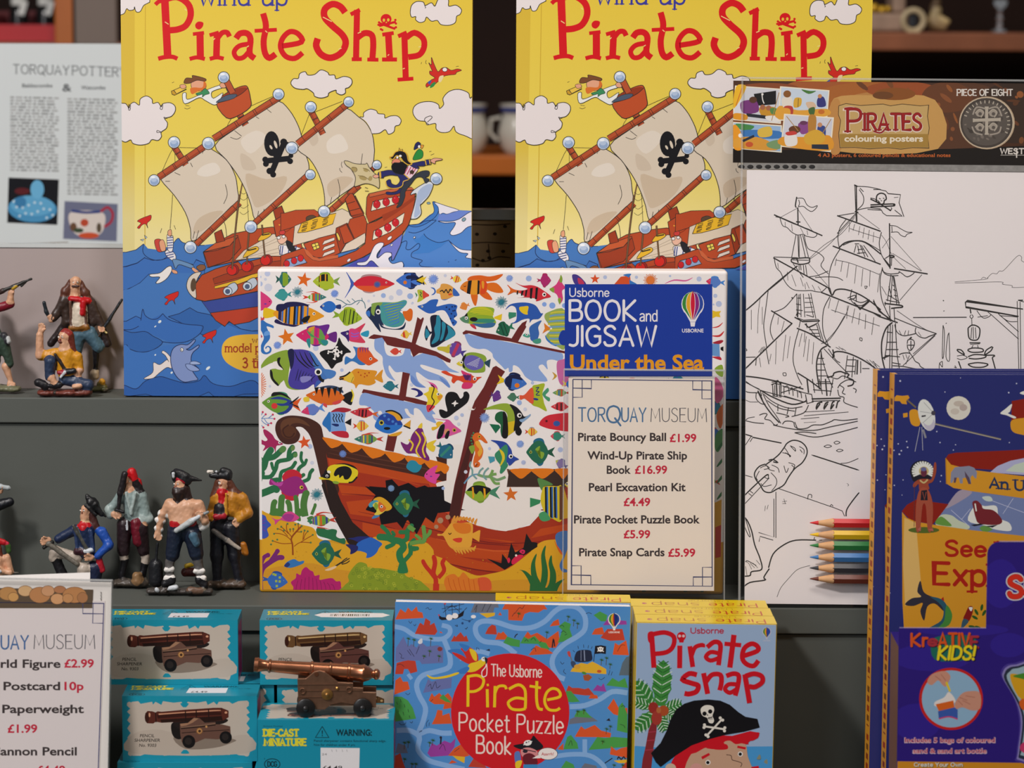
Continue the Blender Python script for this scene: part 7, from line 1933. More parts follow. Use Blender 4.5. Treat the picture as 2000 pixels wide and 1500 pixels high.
    # pen marks, palms, chest and flag
    for s in ('680 170 700 130 690 190','740 180 770 110','780 185 820 110','1000 200 1040 150 1060 160 1080 130','980 220 1000 190','1820 500 1850 450 1880 450','80 510 100 530 95 550 120 555','145 490 175 530','160 480 200 540','240 460 215 520','60 610 90 600 120 620','1080 420 1095 405 1110 420','1130 410 1150 390 1170 415','1200 430 1215 415','1360 300 1380 290 1395 305','1370 350 1390 335 1410 352','1400 370 1420 360','310 780 330 760 340 800 370 740 380 790 410 770','60 900 66 925','90 880 96 905','120 920 126 945','70 960 76 985','150 960 156 985','110 980 118 1010','160 1010 166 1030','1430 1250 1450 1210 1460 1250','1850 940 1870 930 1880 945','1840 1080 1870 1090 1880 1110','330 900 350 880','1130 490 1160 470 1170 500','400 1280 430 1240 450 1290','520 1300 560 1270','290 160 310 150 320 165 340 160','155 255 170 275 182 258','195 285 205 295 215 280','130 830 150 845 168 830','80 1070 100 1085 130 1075 132 1060','165 1060 180 1070 188 1055','300 1100 298 1070 315 1045','318 1095 320 1065','1570 200 1590 190 1615 200','1670 710 1690 725 1720 705','1400 640 1390 660 1410 680','1760 650 1750 690','1780 660 1770 690','1365 580 1380 600 1395 588','695 490 700 465','720 490 710 470'):a.L(k,s,.9,1)
    a.L(k,'580 240 640 255 690 220',.9);
    for x,y in ((585,275),(640,258)):a.E('2a4a7a',x,y,10,n=8)
    for s in ('525 290 545 300 540 285','605 315 615 320 625 305'):a.L(k,s,1.2)
    def palm(x,y,h,s=1.0):
        a.L('5a4a2a',[(x,y),(x+3,y-h)],1.2,0)
        for t in (-2.8,-2.2,-1.6,-.9,-.3,.3):a.L('2f5a24',[(x+3,y-h),(x+3+22*s*math.cos(t),y-h+20*s*math.sin(t))],1.7,0,2)
    for p in ((150,460,60),(195,460,50),(330,460,60),(275,560,20),(320,540,40),(395,580,40),(1255,400,50),(1425,260,35),(1470,300,45),(1500,320,40),(1690,610,40),(1730,610,55),(1760,640,35),(1030,230,30),(120,1280,50),(150,1270,45),(320,1260,30),(345,1250,40),(120,1390,30),(1730,1160,40),(1760,1140,40),(1790,1429,20),(1860,1429,20),(1500,1010,30),(1550,1000,30),(1700,1240,20),(180,1429,30),(210,1429,30)):palm(*p)
    a.P('262c44','1485 580 1490 510 1530 488 1600 490 1615 515 1610 575',1);a.L('8a94b0','1555 490 1560 575',2,0);a.L('8a94b0','1530 490 1530 575',1,0);a.L(k,'1630 580 1645 460',1.4,0);a.P('1d1b22','1642 455 1690 450 1730 458 1728 520 1690 515 1640 520',0);a.E('efe9e4',1685,482,22,20);a.L('efe9e4','1660 500 1710 470',1.6,0);a.L('efe9e4','1660 470 1712 502',1.6,0);a.E(k,1678,480,5,n=8);a.E(k,1694,480,5,n=8)
    a.L('7a6a5a','1440 520 1462 590',2,0);a.P('c24a4a','1420 505 1440 498 1448 535 1432 540',1);a.P('3a4a68','1450 580 1480 580 1490 615 1470 630 1452 610',1);a.E('4a8a3a',1555,672,20,10,20);a.E('d8a03a',1500,620,26,18);a.E('c8542e',1675,658,18,12)
    for s in ('1505 455 1510 480','1550 445 1552 470','1590 450 1585 475','1465 490 1480 505','1620 460 1610 480'):a.L(k,s,1,0)
    # little sailing ship
    a.P('1f1b22','395 210 420 225 470 230 560 200 600 170 590 215 540 240 420 250 400 240',0);a.E('efe9e8',480,228,26,24);a.E('efe9e8',525,215,26,22);a.E('efe9e8',672,222,20,14)
    for s in ('440 120 455 225','500 105 505 210','560 105 560 195','420 160 600 120','430 190 500 130 560 180','450 140 540 140','470 170 580 160','600 170 620 150'):a.L(k,s,1,0)
    a.P('c83a3a','430 118 455 112 450 128',0);a.P('c83a3a','495 105 515 98 512 112',0);a.P('c83a3a','388 205 405 205 398 222',0)
    a.L(k,'1000 390 1010 370 1025 360',2);a.L(k,'1300 470 1310 400 1320 460',2.4);a.E('8a3a3a',405,480,20,18);a.L(k,'410 1240 415 1180',3);a.E(k,412,1185,10);a.L(k,'1720 1390 1780 1350',2);a.L(k,'1820 1360 1830 1340 1850 1360 1870 1340 1885 1360',2.4);a.P('d8d8de','230 420 260 395 265 430 240 440');a.P(k,'770 490 800 478 805 495',0);a.P(k,'1730 1050 1755 1030 1765 1055',0)
    # red disc and lettering
    RD='cf1a24'
    a.E(RD,965,985,472,470,0,n=56)
    Wt='f0d8cc';Y='ecc61e'
    a.H(Wt,'The Usborne',815,694,1215,92,2.4,706)
    for s,w in (('630 690 628 940',5.6),('625 700 700 690 752 720 740 780 690 815 635 820',5.4),('782 800 785 945',5.6),('845 775 840 945',5.6),('845 830 870 780 920 775 935 800',5.2),('955 800 1030 765 1080 800 1088 880 1085 955',5.6),('1085 880 1010 870 950 905 975 955 1040 965 1088 955',5.4),('1178 735 1175 870 1190 950 1225 962',5.6),('1120 775 1210 790',5),('1260 885 1360 860 1350 810 1300 795 1255 830 1240 900 1270 960 1330 968 1362 950',5.4)):a.L(Y,s,w)
    a.L(Y,'778 768 795 765',4.6)
    a.H(Wt,'Pocket Puzzle',560,1130,1385,142,3.2,1156);a.H(Wt,'Book',698,1308,968,140,3.4,1320)
    a.L('f3ece6','775 575 770 620 740 660 745 700 775 690 780 640 775 580',1.8)
    # parrot
    a.P('cf2f24','570 480 620 460 680 490 710 540 700 620 640 600 600 540');a.P('3a78c0','470 490 560 480 600 520 620 580 570 560 500 520');a.P('3a78c0','560 435 640 460 610 500 580 470');a.P('e8c42a','640 480 690 500 700 570 670 560');a.P('cf2f24','500 505 600 540 640 600 560 560');a.P('e8c42a','620 660 640 600 700 580 770 545 770 590 730 630 680 660');a.E('f0ece6',755,560,20,18);a.P(k,'760 545 785 560 775 600 765 575');a.P('3a78c0','540 660 620 620 640 640 600 675');a.P('e8c42a','300 685 360 705 460 690 545 665 550 680 460 710 360 720 320 710');a.E(k,752,556,5,n=8)
    # small pirate with speech bubble
    a.P('1d1a20','990 1250 1080 1230 1130 1200 1150 1170 1180 1200 1230 1260 1170 1290 1110 1270 1050 1280',1);a.E('f0ece6',1105,1228,32,22,-10);a.E(k,1095,1226,7,n=8);a.E(k,1114,1222,7,n=8);a.L('f0ece6','1070 1245 1140 1215',1.8,0)
    a.P('d88a8a','1050 1285 1110 1265 1175 1290 1190 1330 1150 1350 1070 1345');a.P('6a1f2a','1070 1330 1120 1310 1170 1340 1180 1400 1100 1410 1070 1380');a.E(k,1085,1295,20,14);a.L(k,'1050 1275 1170 1300',1.6);a.P('3a8ac0','1070 1400 1180 1400 1180 1429 1070 1429',0);a.P('5a78b8','1000 1310 1040 1300 1050 1380 1010 1400');a.P('e8c42a','1010 1380 1060 1370 1040 1429 1010 1429')
    a.E('f2e6e0',1265,1315,78,48,0,k,.8);a.P('f2e6e0','1190 1325 1140 1352 1210 1350',0);a.T('c0303a','Aaarrh!',1214,1328,1312,24,.01)
    # corner balloon
    a.view(0,0,1);balloon(a,1199.5,1210,11,13,'f0e6e0','USBORNE')
def build_puzzle():
    loc=stand(764,-0.082,ZC+.0012);pn=Panel(loc,4.0,0.0,0.9)
    z1=pn.px(1000,1180)[1];x1=pn.px(1228,1330)[0];th=.0125
    root=thing('puzzle_book','blue island map puzzle book with a big red circle, beside the stacked card boxes','book',loc,pn.R)
    a=Art(pn,(0,x1,0,z1));puzzle_art(a)
    a.mesh('paper_cover',M_PRINT,root,[(bbody(0,x1,0,.0006,0,z1),'e9e3e0'),(bbody(0,x1,th-.0006,th,0,z1),'4f8ccb')])
    box_obj('page_block',.0003,x1-.0003,.0007,th-.0007,.0,z1-.0003,mat('white_pages','f0ebe8',rough=.8,noise=.05,nscale=400),root)
build_puzzle()

# ------------------------------------------------------------ card game boxes
def snap_art(a):
    R='cf1524';k='141216'
    a.view(1220,1150,4.284)
    a.P('9fb6d4','-100 200 1500 200 1500 3500 -100 3500',0)
    a.P('4a9ad4','-100 1330 100 1315 300 1330 600 1320 1000 1320 1260 1318 1400 1318 1400 3500 -100 3500',0)
    GN='3f8a3c';LG='cfe0cc'
    def frond(tip,basept,wd,col=GN):
        (x0,y0),(x1,y1)=basept,tip;dx,dy=x1-x0,y1-y0;l=math.hypot(dx,dy);nx,ny=-dy/l,dx/l
        L_,R_=[],[]
        for i in range(9):
            t=i/8;h=wd*(.35+.9*math.sin(math.pi*min(1,t*.9+.05)))*(1 if i < 8 else 0);j=1 if i % 2 else .82
            L_.append((x0+dx*t+nx*h*j,y0+dy*t+ny*h*j));R_.append((x0+dx*t-nx*h*j,y0+dy*t-ny*h*j))
        a.P(col,L_+R_[::-1],0)
        for i in range(1,11):
            t=i/11;h=wd*.95*math.sin(math.pi*min(1,t*.9+.05))+wd*.25;px,py=x0+dx*t,y0+dy*t
            for sg in (-1,1):a.L(LG if i % 2 else '2c6a30',[(px+sg*nx*4,py+sg*ny*4),(px+sg*nx*h-dx/l*h*.55*-1*0+dx/l*h*.6,py+sg*ny*h+dy/l*h*.6)],1.7,0)
    frond((325,595),(300,980),70);frond((90,770),(230,980),60);frond((70,940),(220,990),40);frond((90,1180),(250,1040),55);frond((480,960),(330,1010),48);frond((420,1080),(320,1020),40);frond((340,1190),(290,1060),45)
    a.P('8a2a30','225 1120 270 1110 265 1200 240 1330 230 1429 220 1520 140 1520 150 1429 175 1320 200 1180',0)
    for y in (1200,1270,1350):a.L('a8384a',[(200-(y-1200)*.2,y),(262-(y-1200)*.1,y-6)],2)
    a.E('9c2f28',240,995,42,48);a.E('b05028',325,1020,44,44);a.E('a83a30',268,1080,44,60);a.E('b8683a',285,1015,20,26)
    # hair, face
    a.P(R,'540 1300 700 1220 900 1230 1050 1190 1130 1205 1115 1250 1060 1265 1020 1300 900 1340 700 1360 560 1400 560 1560 350 1560 400 1430 450 1360',0)
    a.P('c9a084','545 1400 600 1370 690 1325 760 1345 850 1340 830 1285 880 1270 930 1300 1010 1295 1030 1400 1060 1480 1080 1560 540 1560',1,n=3)
    a.P(R,'680 1330 760 1300 850 1300 860 1340 780 1345',1);a.P(R,'1040 1200 1075 1210 1120 1200 1120 1240 1070 1270 1030 1260',1);a.P(R,'960 1270 1020 1270 1035 1300 990 1295 930 1280',1)
    a.P(R,'640 1405 705 1372 715 1390 650 1428',0);a.P(R,'940 1330 945 1312 1015 1325 1010 1345',0);a.P(R,'1060 1490 1120 1480 1140 1560 1050 1560',0)
    for x,y in ((697,1452),(968,1382)):a.E('f4efe8',x,y,21);a.E(k,x-1,y+1,14)
    a.L('4a2f28','850 1388 890 1395 900 1430 940 1442 980 1460 970 1490',1.3);a.E('d89a90',600,1500,50,40);a.E('d2b49c',385,1500,45,40)
    # hat
    a.P(k,'220 1375 300 1290 350 1190 380 1100 430 1010 500 960 580 935 700 925 800 935 880 970 950 1030 1010 1070 1110 1088 1130 1160 1000 1195 850 1220 700 1260 560 1310 420 1400 300 1490 260 1450',0)
    a.P('e9e1d4','635 1010 660 980 700 972 740 985 748 1020 735 1060 748 1100 735 1125 705 1118 690 1080 650 1060',1);a.E(k,668,1044,18);a.E(k,716,1026,18);a.P(k,'690 1045 700 1060 688 1062',0);a.L(k,'695 1085 735 1070',1.4);[a.L(k,[(x,1072),(x+6,1094)],1.2,0) for x in (702,714,726)]
    for s in ('665 1150 840 1175','690 1225 810 1095'):a.L('e9e1d4',s,3.6,0)
    for p in ((668,1138),(664,1160),(838,1162),(835,1188),(680,1222),(698,1236),(800,1080),(820,1098)):a.E('e9e1d4',*p,13,n=10)
    # title
    a.H('b8304a','Usborne',555,372,825,44,2.2)
    for s,w in (('225 375 245 660',10),('215 385 330 365 410 400 405 480 350 530 245 545',9),('462 475 460 665',10),('545 480 570 655',9.5),('560 560 590 490 650 470 655 490',8.5),('690 490 750 445 800 465 795 560 785 640',9.5),('790 540 720 530 680 570 720 600 785 580',8.5),('915 385 880 660',10.5),('835 460 975 472',8.5),('1000 560 1110 520 1110 480 1060 460 1000 500 985 580 1020 630 1080 645 1120 600',9.5),
                 ('605 720 540 710 485 760 560 790 615 810 600 860 540 880 500 875',10),('660 705 695 880',10),('680 780 730 720 800 720 810 780 795 850',9.5),('850 730 910 710 955 730 945 820 925 895',9.5),('940 800 870 800 840 840 880 870 935 840',8.5),('1005 715 1045 955',10),('1010 730 1080 710 1145 730 1150 780 1090 820 1040 815',9.5)):a.L(R,s,w)
    a.E(R,475,398,38,38);a.P(R,'450 420 500 420 492 450 458 450',0);a.E('e2c4c4',460,395,12);a.E('e2c4c4',492,395,12)
    a.P(R,'195 370 230 355 250 380 215 450 195 430');a.P('8a8f7a','1105 1420 1130 1385 1140 1420 1120 1428');a.P('8a8f7a','1165 1450 1190 1425 1195 1465')
    a.view(0,0,1);balloon(a,1497.5,1234,7.5,9,'c8c4d0','USBORNE')
def build_snap():
    SW,SH,SD=.1,None,.0256
    loc=stand(1234,-.0985,ZC+.0001);pn=Panel(loc,0.0,0.0,.55)
    x1=pn.px(1514,1350)[0];z1=pn.px(1380,1217)[1]
    def make(label,art):
        o=thing('card_game_box',label,'card box',loc,pn.R,'yellow topped pirate snap card boxes')
        a=Art(pn,(.0006,x1-.0006,0,z1-.0006))
        snap_art(a)
        t=ArtL(0,0,280,72,x1,SD);Y='e9c81c';t.R(Y,0,0,280,72)
        def flipT(col,s,u0,v0,u1,h,w): # upside-down print, read from behind
            sub=ArtL(0,0,280,72,x1,SD);sub.clip=None;sub.H(col,s,u0,v0,u1,h,w);return sub
        sub=flipT('c4341c','Pirate',22,40,118,36,2.8);sub2=flipT('b86a24','snap',140,40,236,36,2.6);sub3=flipT('b88a2c','Usborne',78,66,160,16,1.2)
        S=ArtL(0,0,60,330,SD,z1);S.R(Y,0,0,60,330);S.E('2a2420',30,60,4)
        def top(x,y,h):return (x,y,z1+h)
        def flip(x,y,h):return (x1-x,SD-y,z1+h+.00002)
        def side(x,z,h):return (-h,SD-x,z)
        b=ArtL(0,0,280,72,x1,SD);b.E('b8406a',28,44,5,7);b.E('e9c81c',30,44,2)
        a.mesh('tuck_box',M_GLOSS,o,[(bbody(0,x1,0,SD,0,z1,.0005,1),'dfbb1a')],more=[(t,top),(sub,flip),(sub2,flip),(sub3,flip),(b,lambda x,y,h:(x,y,z1+h+.00002)),(S,side)])
        return o
    o=make('front one of the three card boxes, its pirate hat face showing',1)
    for i,(dx,lb) in enumerate(((-.0006,'middle one of the three yellow topped card boxes'),(-.0012,'rearmost of the three yellow topped card boxes, next to the step'))):
        c=dup_box(o,lb);c.location=loc+Vector((dx*(1 if i else .4),(SD+.0007)*(i+1),0))
    c=dup_box(o,'yellow topped card box standing behind the blue island puzzle book');c.location=Vector((stand(962,-.0285,ZC).x,-.0285,ZC+.0001));
build_snap()

# ------------------------------------------------------------ two dark blue encyclopaedias and the purple craft box
def ency_art(a):
    k='24222c';Y='d9982a';R='8f2418';W='e6e6dc'
    a.view(1670,720,3.948)
    a.P('2c3170','100 -50 2400 -50 2400 3500 100 3500',0);a.P('343c86','170 -50 210 -50 235 3500 170 3500',0)
    for x,y,r in ((348,95,8),(693,180,5),(272,470,7),(630,485,6),(300,630,6),(357,633,7),(342,660,8),(405,607,7),(333,580,6),(398,562,6),(655,570,6),(775,587,5),(758,628,5),(1190,570,5),(303,900,6),(665,825,6),(658,870,5),(1245,115,6),(1185,185,7),(362,975,4),(370,858,5),(813,72,4),(270,1730,5)):a.E('c8cade',x,y,r*.9,n=8)
    a.E('ddd8ca',798,304,93,92);a.E('c4b8aa',800,270,40,22);a.E('b8a8a0',835,300,30,26);a.E('ccc2b4',770,330,34,24)
    # space probe
    a.P(Y,'298 230 320 205 365 210 410 205 420 225 395 250 400 275 360 270 345 250 305 250',0);a.L('7a6a4a','400 240 470 300',3);a.P(Y,'420 330 470 315 500 360 500 430 470 445 430 420');a.P(Y,'370 345 405 340 405 372 372 378',0);a.L('b8b8c0','500 450 462 640',1,0);a.L('b8b8c0','515 450 522 630',1,0);a.L('8a8a92','525 470 545 535',4)
    a.L('7a7468','615 425 1125 545',3.4,0);a.L('b8ac9a','615 428 1125 547',1.2,0);a.E('dfe0da',552,358,62,125,-14);a.E('c2bccb',572,420,44,58,-14);a.E('dfe0da',550,345,52,95,-14)
    for s in ('500 330 600 345','520 420 605 345','530 260 603 340'):a.L('8a8c90',s,.8,0)
    a.E('4a4650',604,342,17,18);a.P(k,'512 362 545 358 545 368 514 374',0)
    # birds, ribbons, globe
    a.P(R,'1208 250 1500 200 1500 480 1205 420',0);a.P(W,'1120 345 1160 310 1210 272 1195 330 1180 345 1240 372 1225 384 1170 360');a.P(W,'1270 190 1320 170 1400 190 1330 205');a.P(Y,'1198 430 1215 395 1300 380 1500 370 1500 540 1290 510 1215 485',1,n=3)
    a.P(R,'700 690 720 660 780 648 1303 625 2350 610 2350 860 900 770 720 740',0);a.P('b4b4d4','1040 800 1100 750 1200 710 1303 690 2350 680 2350 900',0);a.P('c8d4c0','1160 790 1230 740 1303 720 1500 720 1500 820',0)
    a.P('7684ae','615 1195 660 1120 720 1040 790 960 860 930 1000 960 1303 1000 2350 1040 2350 1400 1100 1300',0);a.P('a89aa8','720 1040 790 950 860 930 900 960 800 1030 700 1080')
    a.P('c8d0b4','660 1130 740 1130 800 1170 880 1210 860 1240 720 1230 620 1200');a.P('6a9a44','620 1195 660 1140 720 1180 740 1215');a.P(W,'870 1170 930 1050 1000 1060 1090 1060 1110 1150 1190 1190 1200 1250 1080 1240 1000 1210');a.P('6a9a4a','960 1230 1000 1210 1060 1240 1000 1260');a.P('c8d4c8','980 990 1040 985 1060 1020 1010 1020')
    for s in ('740 1090 880 1215','820 1165 890 1080','1060 1020 1303 1110','1220 1000 1140 1120'):a.L('c4c8e0',s,1,0)
    a.P(Y,'700 690 740 740 900 780 1303 830 2350 870 2350 1040 1303 1000 900 945 760 920 710 890',0);a.L('c08420','700 690 705 890',2)
    # elephant, walrus
    a.P('8a8ca0','740 800 770 760 830 755 880 750 920 765 940 800 935 850 920 840 905 820 890 840 895 890 875 890 855 840 830 845 830 885 810 885 800 840 770 840 750 880 735 880',0);a.P('5c4a5c','845 790 880 840 895 890 875 890 850 830',0);a.P('5c4a5c','765 840 785 840 775 880 760 880',0)
    a.P('7a2a30','905 1030 940 1018 975 1050 990 1080 1060 1090 1110 1130 1135 1180 1090 1205 960 1195 930 1150 915 1090');a.P(k,'890 1205 960 1195 1000 1200 920 1215',0);a.P(k,'1000 1215 1100 1205 1060 1225',0);a.L(W,'925 1040 935 1100',2.6)
    # big ribbon and chief in a feather bonnet
    a.P(R,'360 1100 400 1050 470 1010 720 1045 640 1150 600 1200 430 1170',0)
    a.P(Y,'362 1105 400 1150 470 1180 620 1205 900 1245 1303 1290 2350 1320 2350 2400 400 2400 365 1800',0);a.P('e2b86a','380 1150 470 1190 520 1800 385 1830 370 1500',0)
    a.E('5a6a2a',530,1245,120,24);a.E(k,515,790,92,84);a.P(k,'440 780 480 860 450 870 430 820')
    for i in range(17):
        t=math.radians(150+i*15);a.L(W,[(530+34*math.cos(t),790+34*math.sin(t)),(522+84*math.cos(t),790+76*math.sin(t))],3.6,0)
    a.E('c8b47a',530,790,38,36);a.E('6a3040',530,800,24,34);a.E('6a6a98',528,775,22,16)
    a.P('a04a34','480 860 510 850 560 850 590 850 605 760 612 725 625 730 625 800 600 870 565 890 570 930 500 940 490 890 460 915 445 905 455 880');a.P('a8523c','470 1050 500 930 560 930 600 1050 590 1240 560 1240 545 1060 520 1060 500 1240 470 1240');a.P(k,'510 940 555 935 560 1015 505 1015',0);a.L('a8523c','520 950 535 1010 548 950',1.4,0);a.L('c8b47a','500 860 530 880 560 855',3);a.L('6a3a3a','458 900 455 1220',1,0);a.P('b8645a','480 1240 510 1215 505 1255',0);a.P('b8645a','560 1240 600 1230 605 1255',0)
    # lettering
    a.H('2c3a5a','An U',1040,918,1300,76,4.2,940,serif=1.5);RR='b02418';a.H(RR,'See Inside',702,1440,1560,112,6,1462,serif=1.4)
    a.view(1670,1050,3.333);a.H(RR,'Explorers',515,302,1420,138,7.6,330,serif=1.4)
    # mermaid tail, parrot, leaves
    a.P('35323c','425 280 445 350 490 380 560 400 590 440 580 480 520 430 470 450 450 540 425 480 440 425 380 445 325 435 370 395 430 385 405 350');a.P('2f5a6a','490 385 560 400 600 450 590 520 545 590 480 590 560 540 575 470 540 420');a.P('4a8a3c','595 440 632 500 610 570 540 590 580 540');a.P(RR,'530 370 560 400 580 415 575 385 560 400',0)
    a.P('8a1f1a','720 490 740 450 765 450 765 490 740 545 705 530');a.P(W,'740 455 765 455 755 480');a.P('3a5a6a','705 530 740 545 700 590 690 585')
    for x,y,r in ((790,485,60),(780,520,30),(825,455,100),(840,490,120),(760,580,10),(800,585,20)):a.E('2f5a24',x,y,22,9,r)
def build_ency(px,y,name_label):
    loc=stand(px,y,ZC+.0007);pn=Panel(loc,2.2,3.4,.35)
    z1=pn.px(1714,731)[1] if px > 1715 else ENC[0];th=.0172;x1=.2
    o=thing('encyclopedia',name_label,'book',loc,pn.R,'two dark blue encyclopaedias')
    return o,pn,z1,th,x1
ENC=[]
o,pn,z1,th,x1=build_ency(1727.5,-.090,'front dark blue hardback with a space probe and a yellow spine, behind the purple box');ENC.append(z1)
a=Art(pn,(.0003,x1,0,z1));ency_art(a)
S=ArtL(0,0,60,1200,th,z1);S.R('d9982a',0,0,60,1200)
for i in range(44):S.R(('a03818','7a4a1c','8a3a1c')[i % 3],18,40+i*26,44,40+i*26+(16 if i % 5 else 4))
a.mesh('hard_cover',M_PRINT,o,[(bbody(0,x1,0,.003,0,z1),'2c3170'),(bbody(0,x1,th-.003,th,0,z1),'2c3170'),(bbody(.0001,.003,.0003,th-.0003,.0001,z1-.0001),'d9982a')],more=[(S,lambda x,z,h:(-h,th-x,z))])
box_obj('page_block',.0035,x1-.003,.0032,th-.0032,.002,z1-.003,MATS['page_edges'],o)
c=copy_tree(o,stand(1695,-.0685,ZC+.0007),'rear dark blue hardback, its yellow spine peeping out left of the front one')

def kids_art(a):
    k='1c1430'
    a.view(1670,1050,3.333)
    V='2e1c78';a.P(V,'150 -50 1800 -50 1800 2400 150 2400',0)
    for x,y,rx,ry in ((500,780,260,90),(700,600,300,40),(950,300,120,160),(400,1200,160,120),(1000,700,120,80)):a.E('33228a',x,y,rx,ry)
    a.P('1f6a58','520 650 760 640 780 700 740 790 520 795');
    for t,x0,y,x1,h,c in (('Kr',368,706,470,80,'d8541e'),('e',478,702,530,60,'a8303a'),('ATIV',545,712,745,88,'d8541e'),('E',755,715,800,70,'a8303a')):a.H(k,t,x0+4,y+5,x1+4,h,5.4);a.H(c,t,x0,y,x1,h,5)
    a.H(k,'KIDS!',546,796,776,84,5.6,shear=.15);a.H('e8cf1e','KIDS!',540,792,770,84,5,shear=.15)
    a.E('c4231e',625,1050,208,203,0,n=44);a.E('8fb2cc',625,1050,190,186,0,n=44)
    SK='c98f78';a.P(SK,'470 940 500 890 580 868 620 900 610 940 590 970 570 960 540 930 500 960');a.L('a86a58','520 900 560 930',1.2);a.L('a86a58','560 890 590 930',1.2);a.P('e2c42a','588 945 600 935 625 1000 612 1005',0)
    a.P('e6dcd4','520 1070 580 1040 610 1005 650 1050 640 1080 530 1100');a.P('d86420','525 1085 640 1060 648 1110 545 1130',0);a.P('3a5aa8','540 1130 648 1105 668 1120 668 1180 610 1165 545 1180',0);a.L('c83a6a','545 1180 610 1166 668 1182',2.4);a.P(SK,'650 1080 690 1020 740 1000 812 1010 815 1110 760 1125 700 1105 660 1115')
    for s in ('680 1040 730 1060','700 1060 750 1085','720 1030 780 1040','670 1060 700 1090'):a.L('a86a58',s,1.2)
    for dy,t,x0,x1 in ((1332,'Includes 5 bags of coloured',325,910),(1402,'sand & sand art bottle',378,855)):a.T('e6c8d0',t,x0-4,dy+3,x1+4,33,.05);a.T('b8283a',t,x0,dy,x1,29,.012)
    a.P('cf8a1e','150 1455 1800 1475 1800 1900 150 1900',0);a.H('3a3428','Create Your Own',388,1492,700,24,2.4);a.H('e6e0d0','Create Your Own',386,1490,698,24,1.5)
    a.H('f0e8e4','Sand',1005,385,1380,130,15);a.H(k,'Sand',1005,385,1380,130,11.5);a.H('d8301e','Sand',1005,385,1380,130,10)
    for g,c in ((20,'4a3a90'),(10,'8a80b8'),(0,'2c3444')):a.P(c,[(x+(-g if x < 1100 else g),y+(-g if y < 1100 else g)) for x,y in nums('1000 850 1060 836 1300 820 1300 1440 1085 1440 1070 1390 1090 1200 1060 1080 975 930 975 880')],1)
    a.P('9ab4bc','1010 870 1060 850 1300 840 1300 1420 1095 1420 1085 1380 1105 1200 1075 1080 990 920');a.P('d8a01e','1010 910 1060 890 1300 960 1300 1080 1090 1060');a.P('4a8a2a','1040 895 1300 860 1300 960 1090 920');a.P('d8601e','1085 1050 1300 1060 1300 1150 1105 1130');a.P('c83a6a','1100 1330 1300 1300 1300 1420 1095 1400')
def build_kids():
    y=-.158;loc=stand(1749,y,ZC+.0001);pn=Panel(loc,0.5,-1.5,-.5);D=.048
    P=lambda x,y_:pn.px(1670+x/3.333,1050+y_/3.333)
    zl=P(500,590)[1];zt=P(1000,28)[1];xr=P(858,300)[0];x1=.16;r=.008
    o=thing('craft_box','shiny purple sand art craft box at the right, in front of the dark blue books','craft box',loc,pn.R)
    out=[(0,0),(x1,0),(x1,zt)]+[(xr+r-r*math.sin(t),zt-r+r*math.cos(t)) for t in np.linspace(0,math.pi/2,6)]+[(xr,zl),(0,zl)]
    bm=bmesh.new();bx(bm,0,x1,.0006,D,0,zl-.013)
    a=Art(pn,(0.0004,x1,0,zt));kids_art(a)
    keep=[]
    for ff,cc,L in a.sh:      # trim the print to the stepped outline of the carton
        f2,c2=[],[]
        for f,c in zip(ff,cc):
            for rct in ((0,x1,0,zl),(xr,x1,zl,zt-.0002)):
                q=clip_poly(list(f),rct)
                if len(q) >= 3:
                    if rct[3] > zl:
                        q2=[(x,z) for x,z in q if not (x < xr+.002 and z > zt-.002)];
                        if len(q2) < len(q):q=sorted(q2,key=lambda p:0)+[];i0=[i for i,p in enumerate(q) if True];q=hull(q+[(xr,zt-r),(xr+r*.3,zt-r*.3),(xr+r,zt-.0002)]) if len(q) <= 5 else q2
                    f2.append(q);c2.append(c)
        if f2:keep.append((f2,c2,L))
    a.sh=keep
    fl=bmesh.new();prism(fl,out,0.0,0.0007)
    a.mesh('carton',M_GLOSS,o,[(bm,lambda f:'2e1c78' if abs(f.normal.x) < .5 else '8a6248'),(fl,'2e1c78')])
    # pinked top edges of the card
    for xa,xb,z in ((.0006,xr,zl),(xr+r,x1,zt)):
        bm=bmesh.new()
        for x in np.arange(xa,xb,.0012):bx(bm,x,x+.0007,0,.0007,z-.0002,z+.0005)
        obj('perforated_edge',bm,mat('white_card_edge','a89cc4',rough=.6),o)
def hull(pts):
    pts=sorted(set(pts));lo,up=[],[]
    cr_=lambda o,a,b:(a[0]-o[0])*(b[1]-o[1])-(a[1]-o[1])*(b[0]-o[0])
    for p in pts:
        while len(lo) > 1 and cr_(lo[-2],lo[-1],p) <= 0:lo.pop()
        lo.append(p)
    for p in reversed(pts):
        while len(up) > 1 and cr_(up[-2],up[-1],p) <= 0:up.pop()
        up.append(p)
    return lo[:-1]+up[:-1]
build_kids()

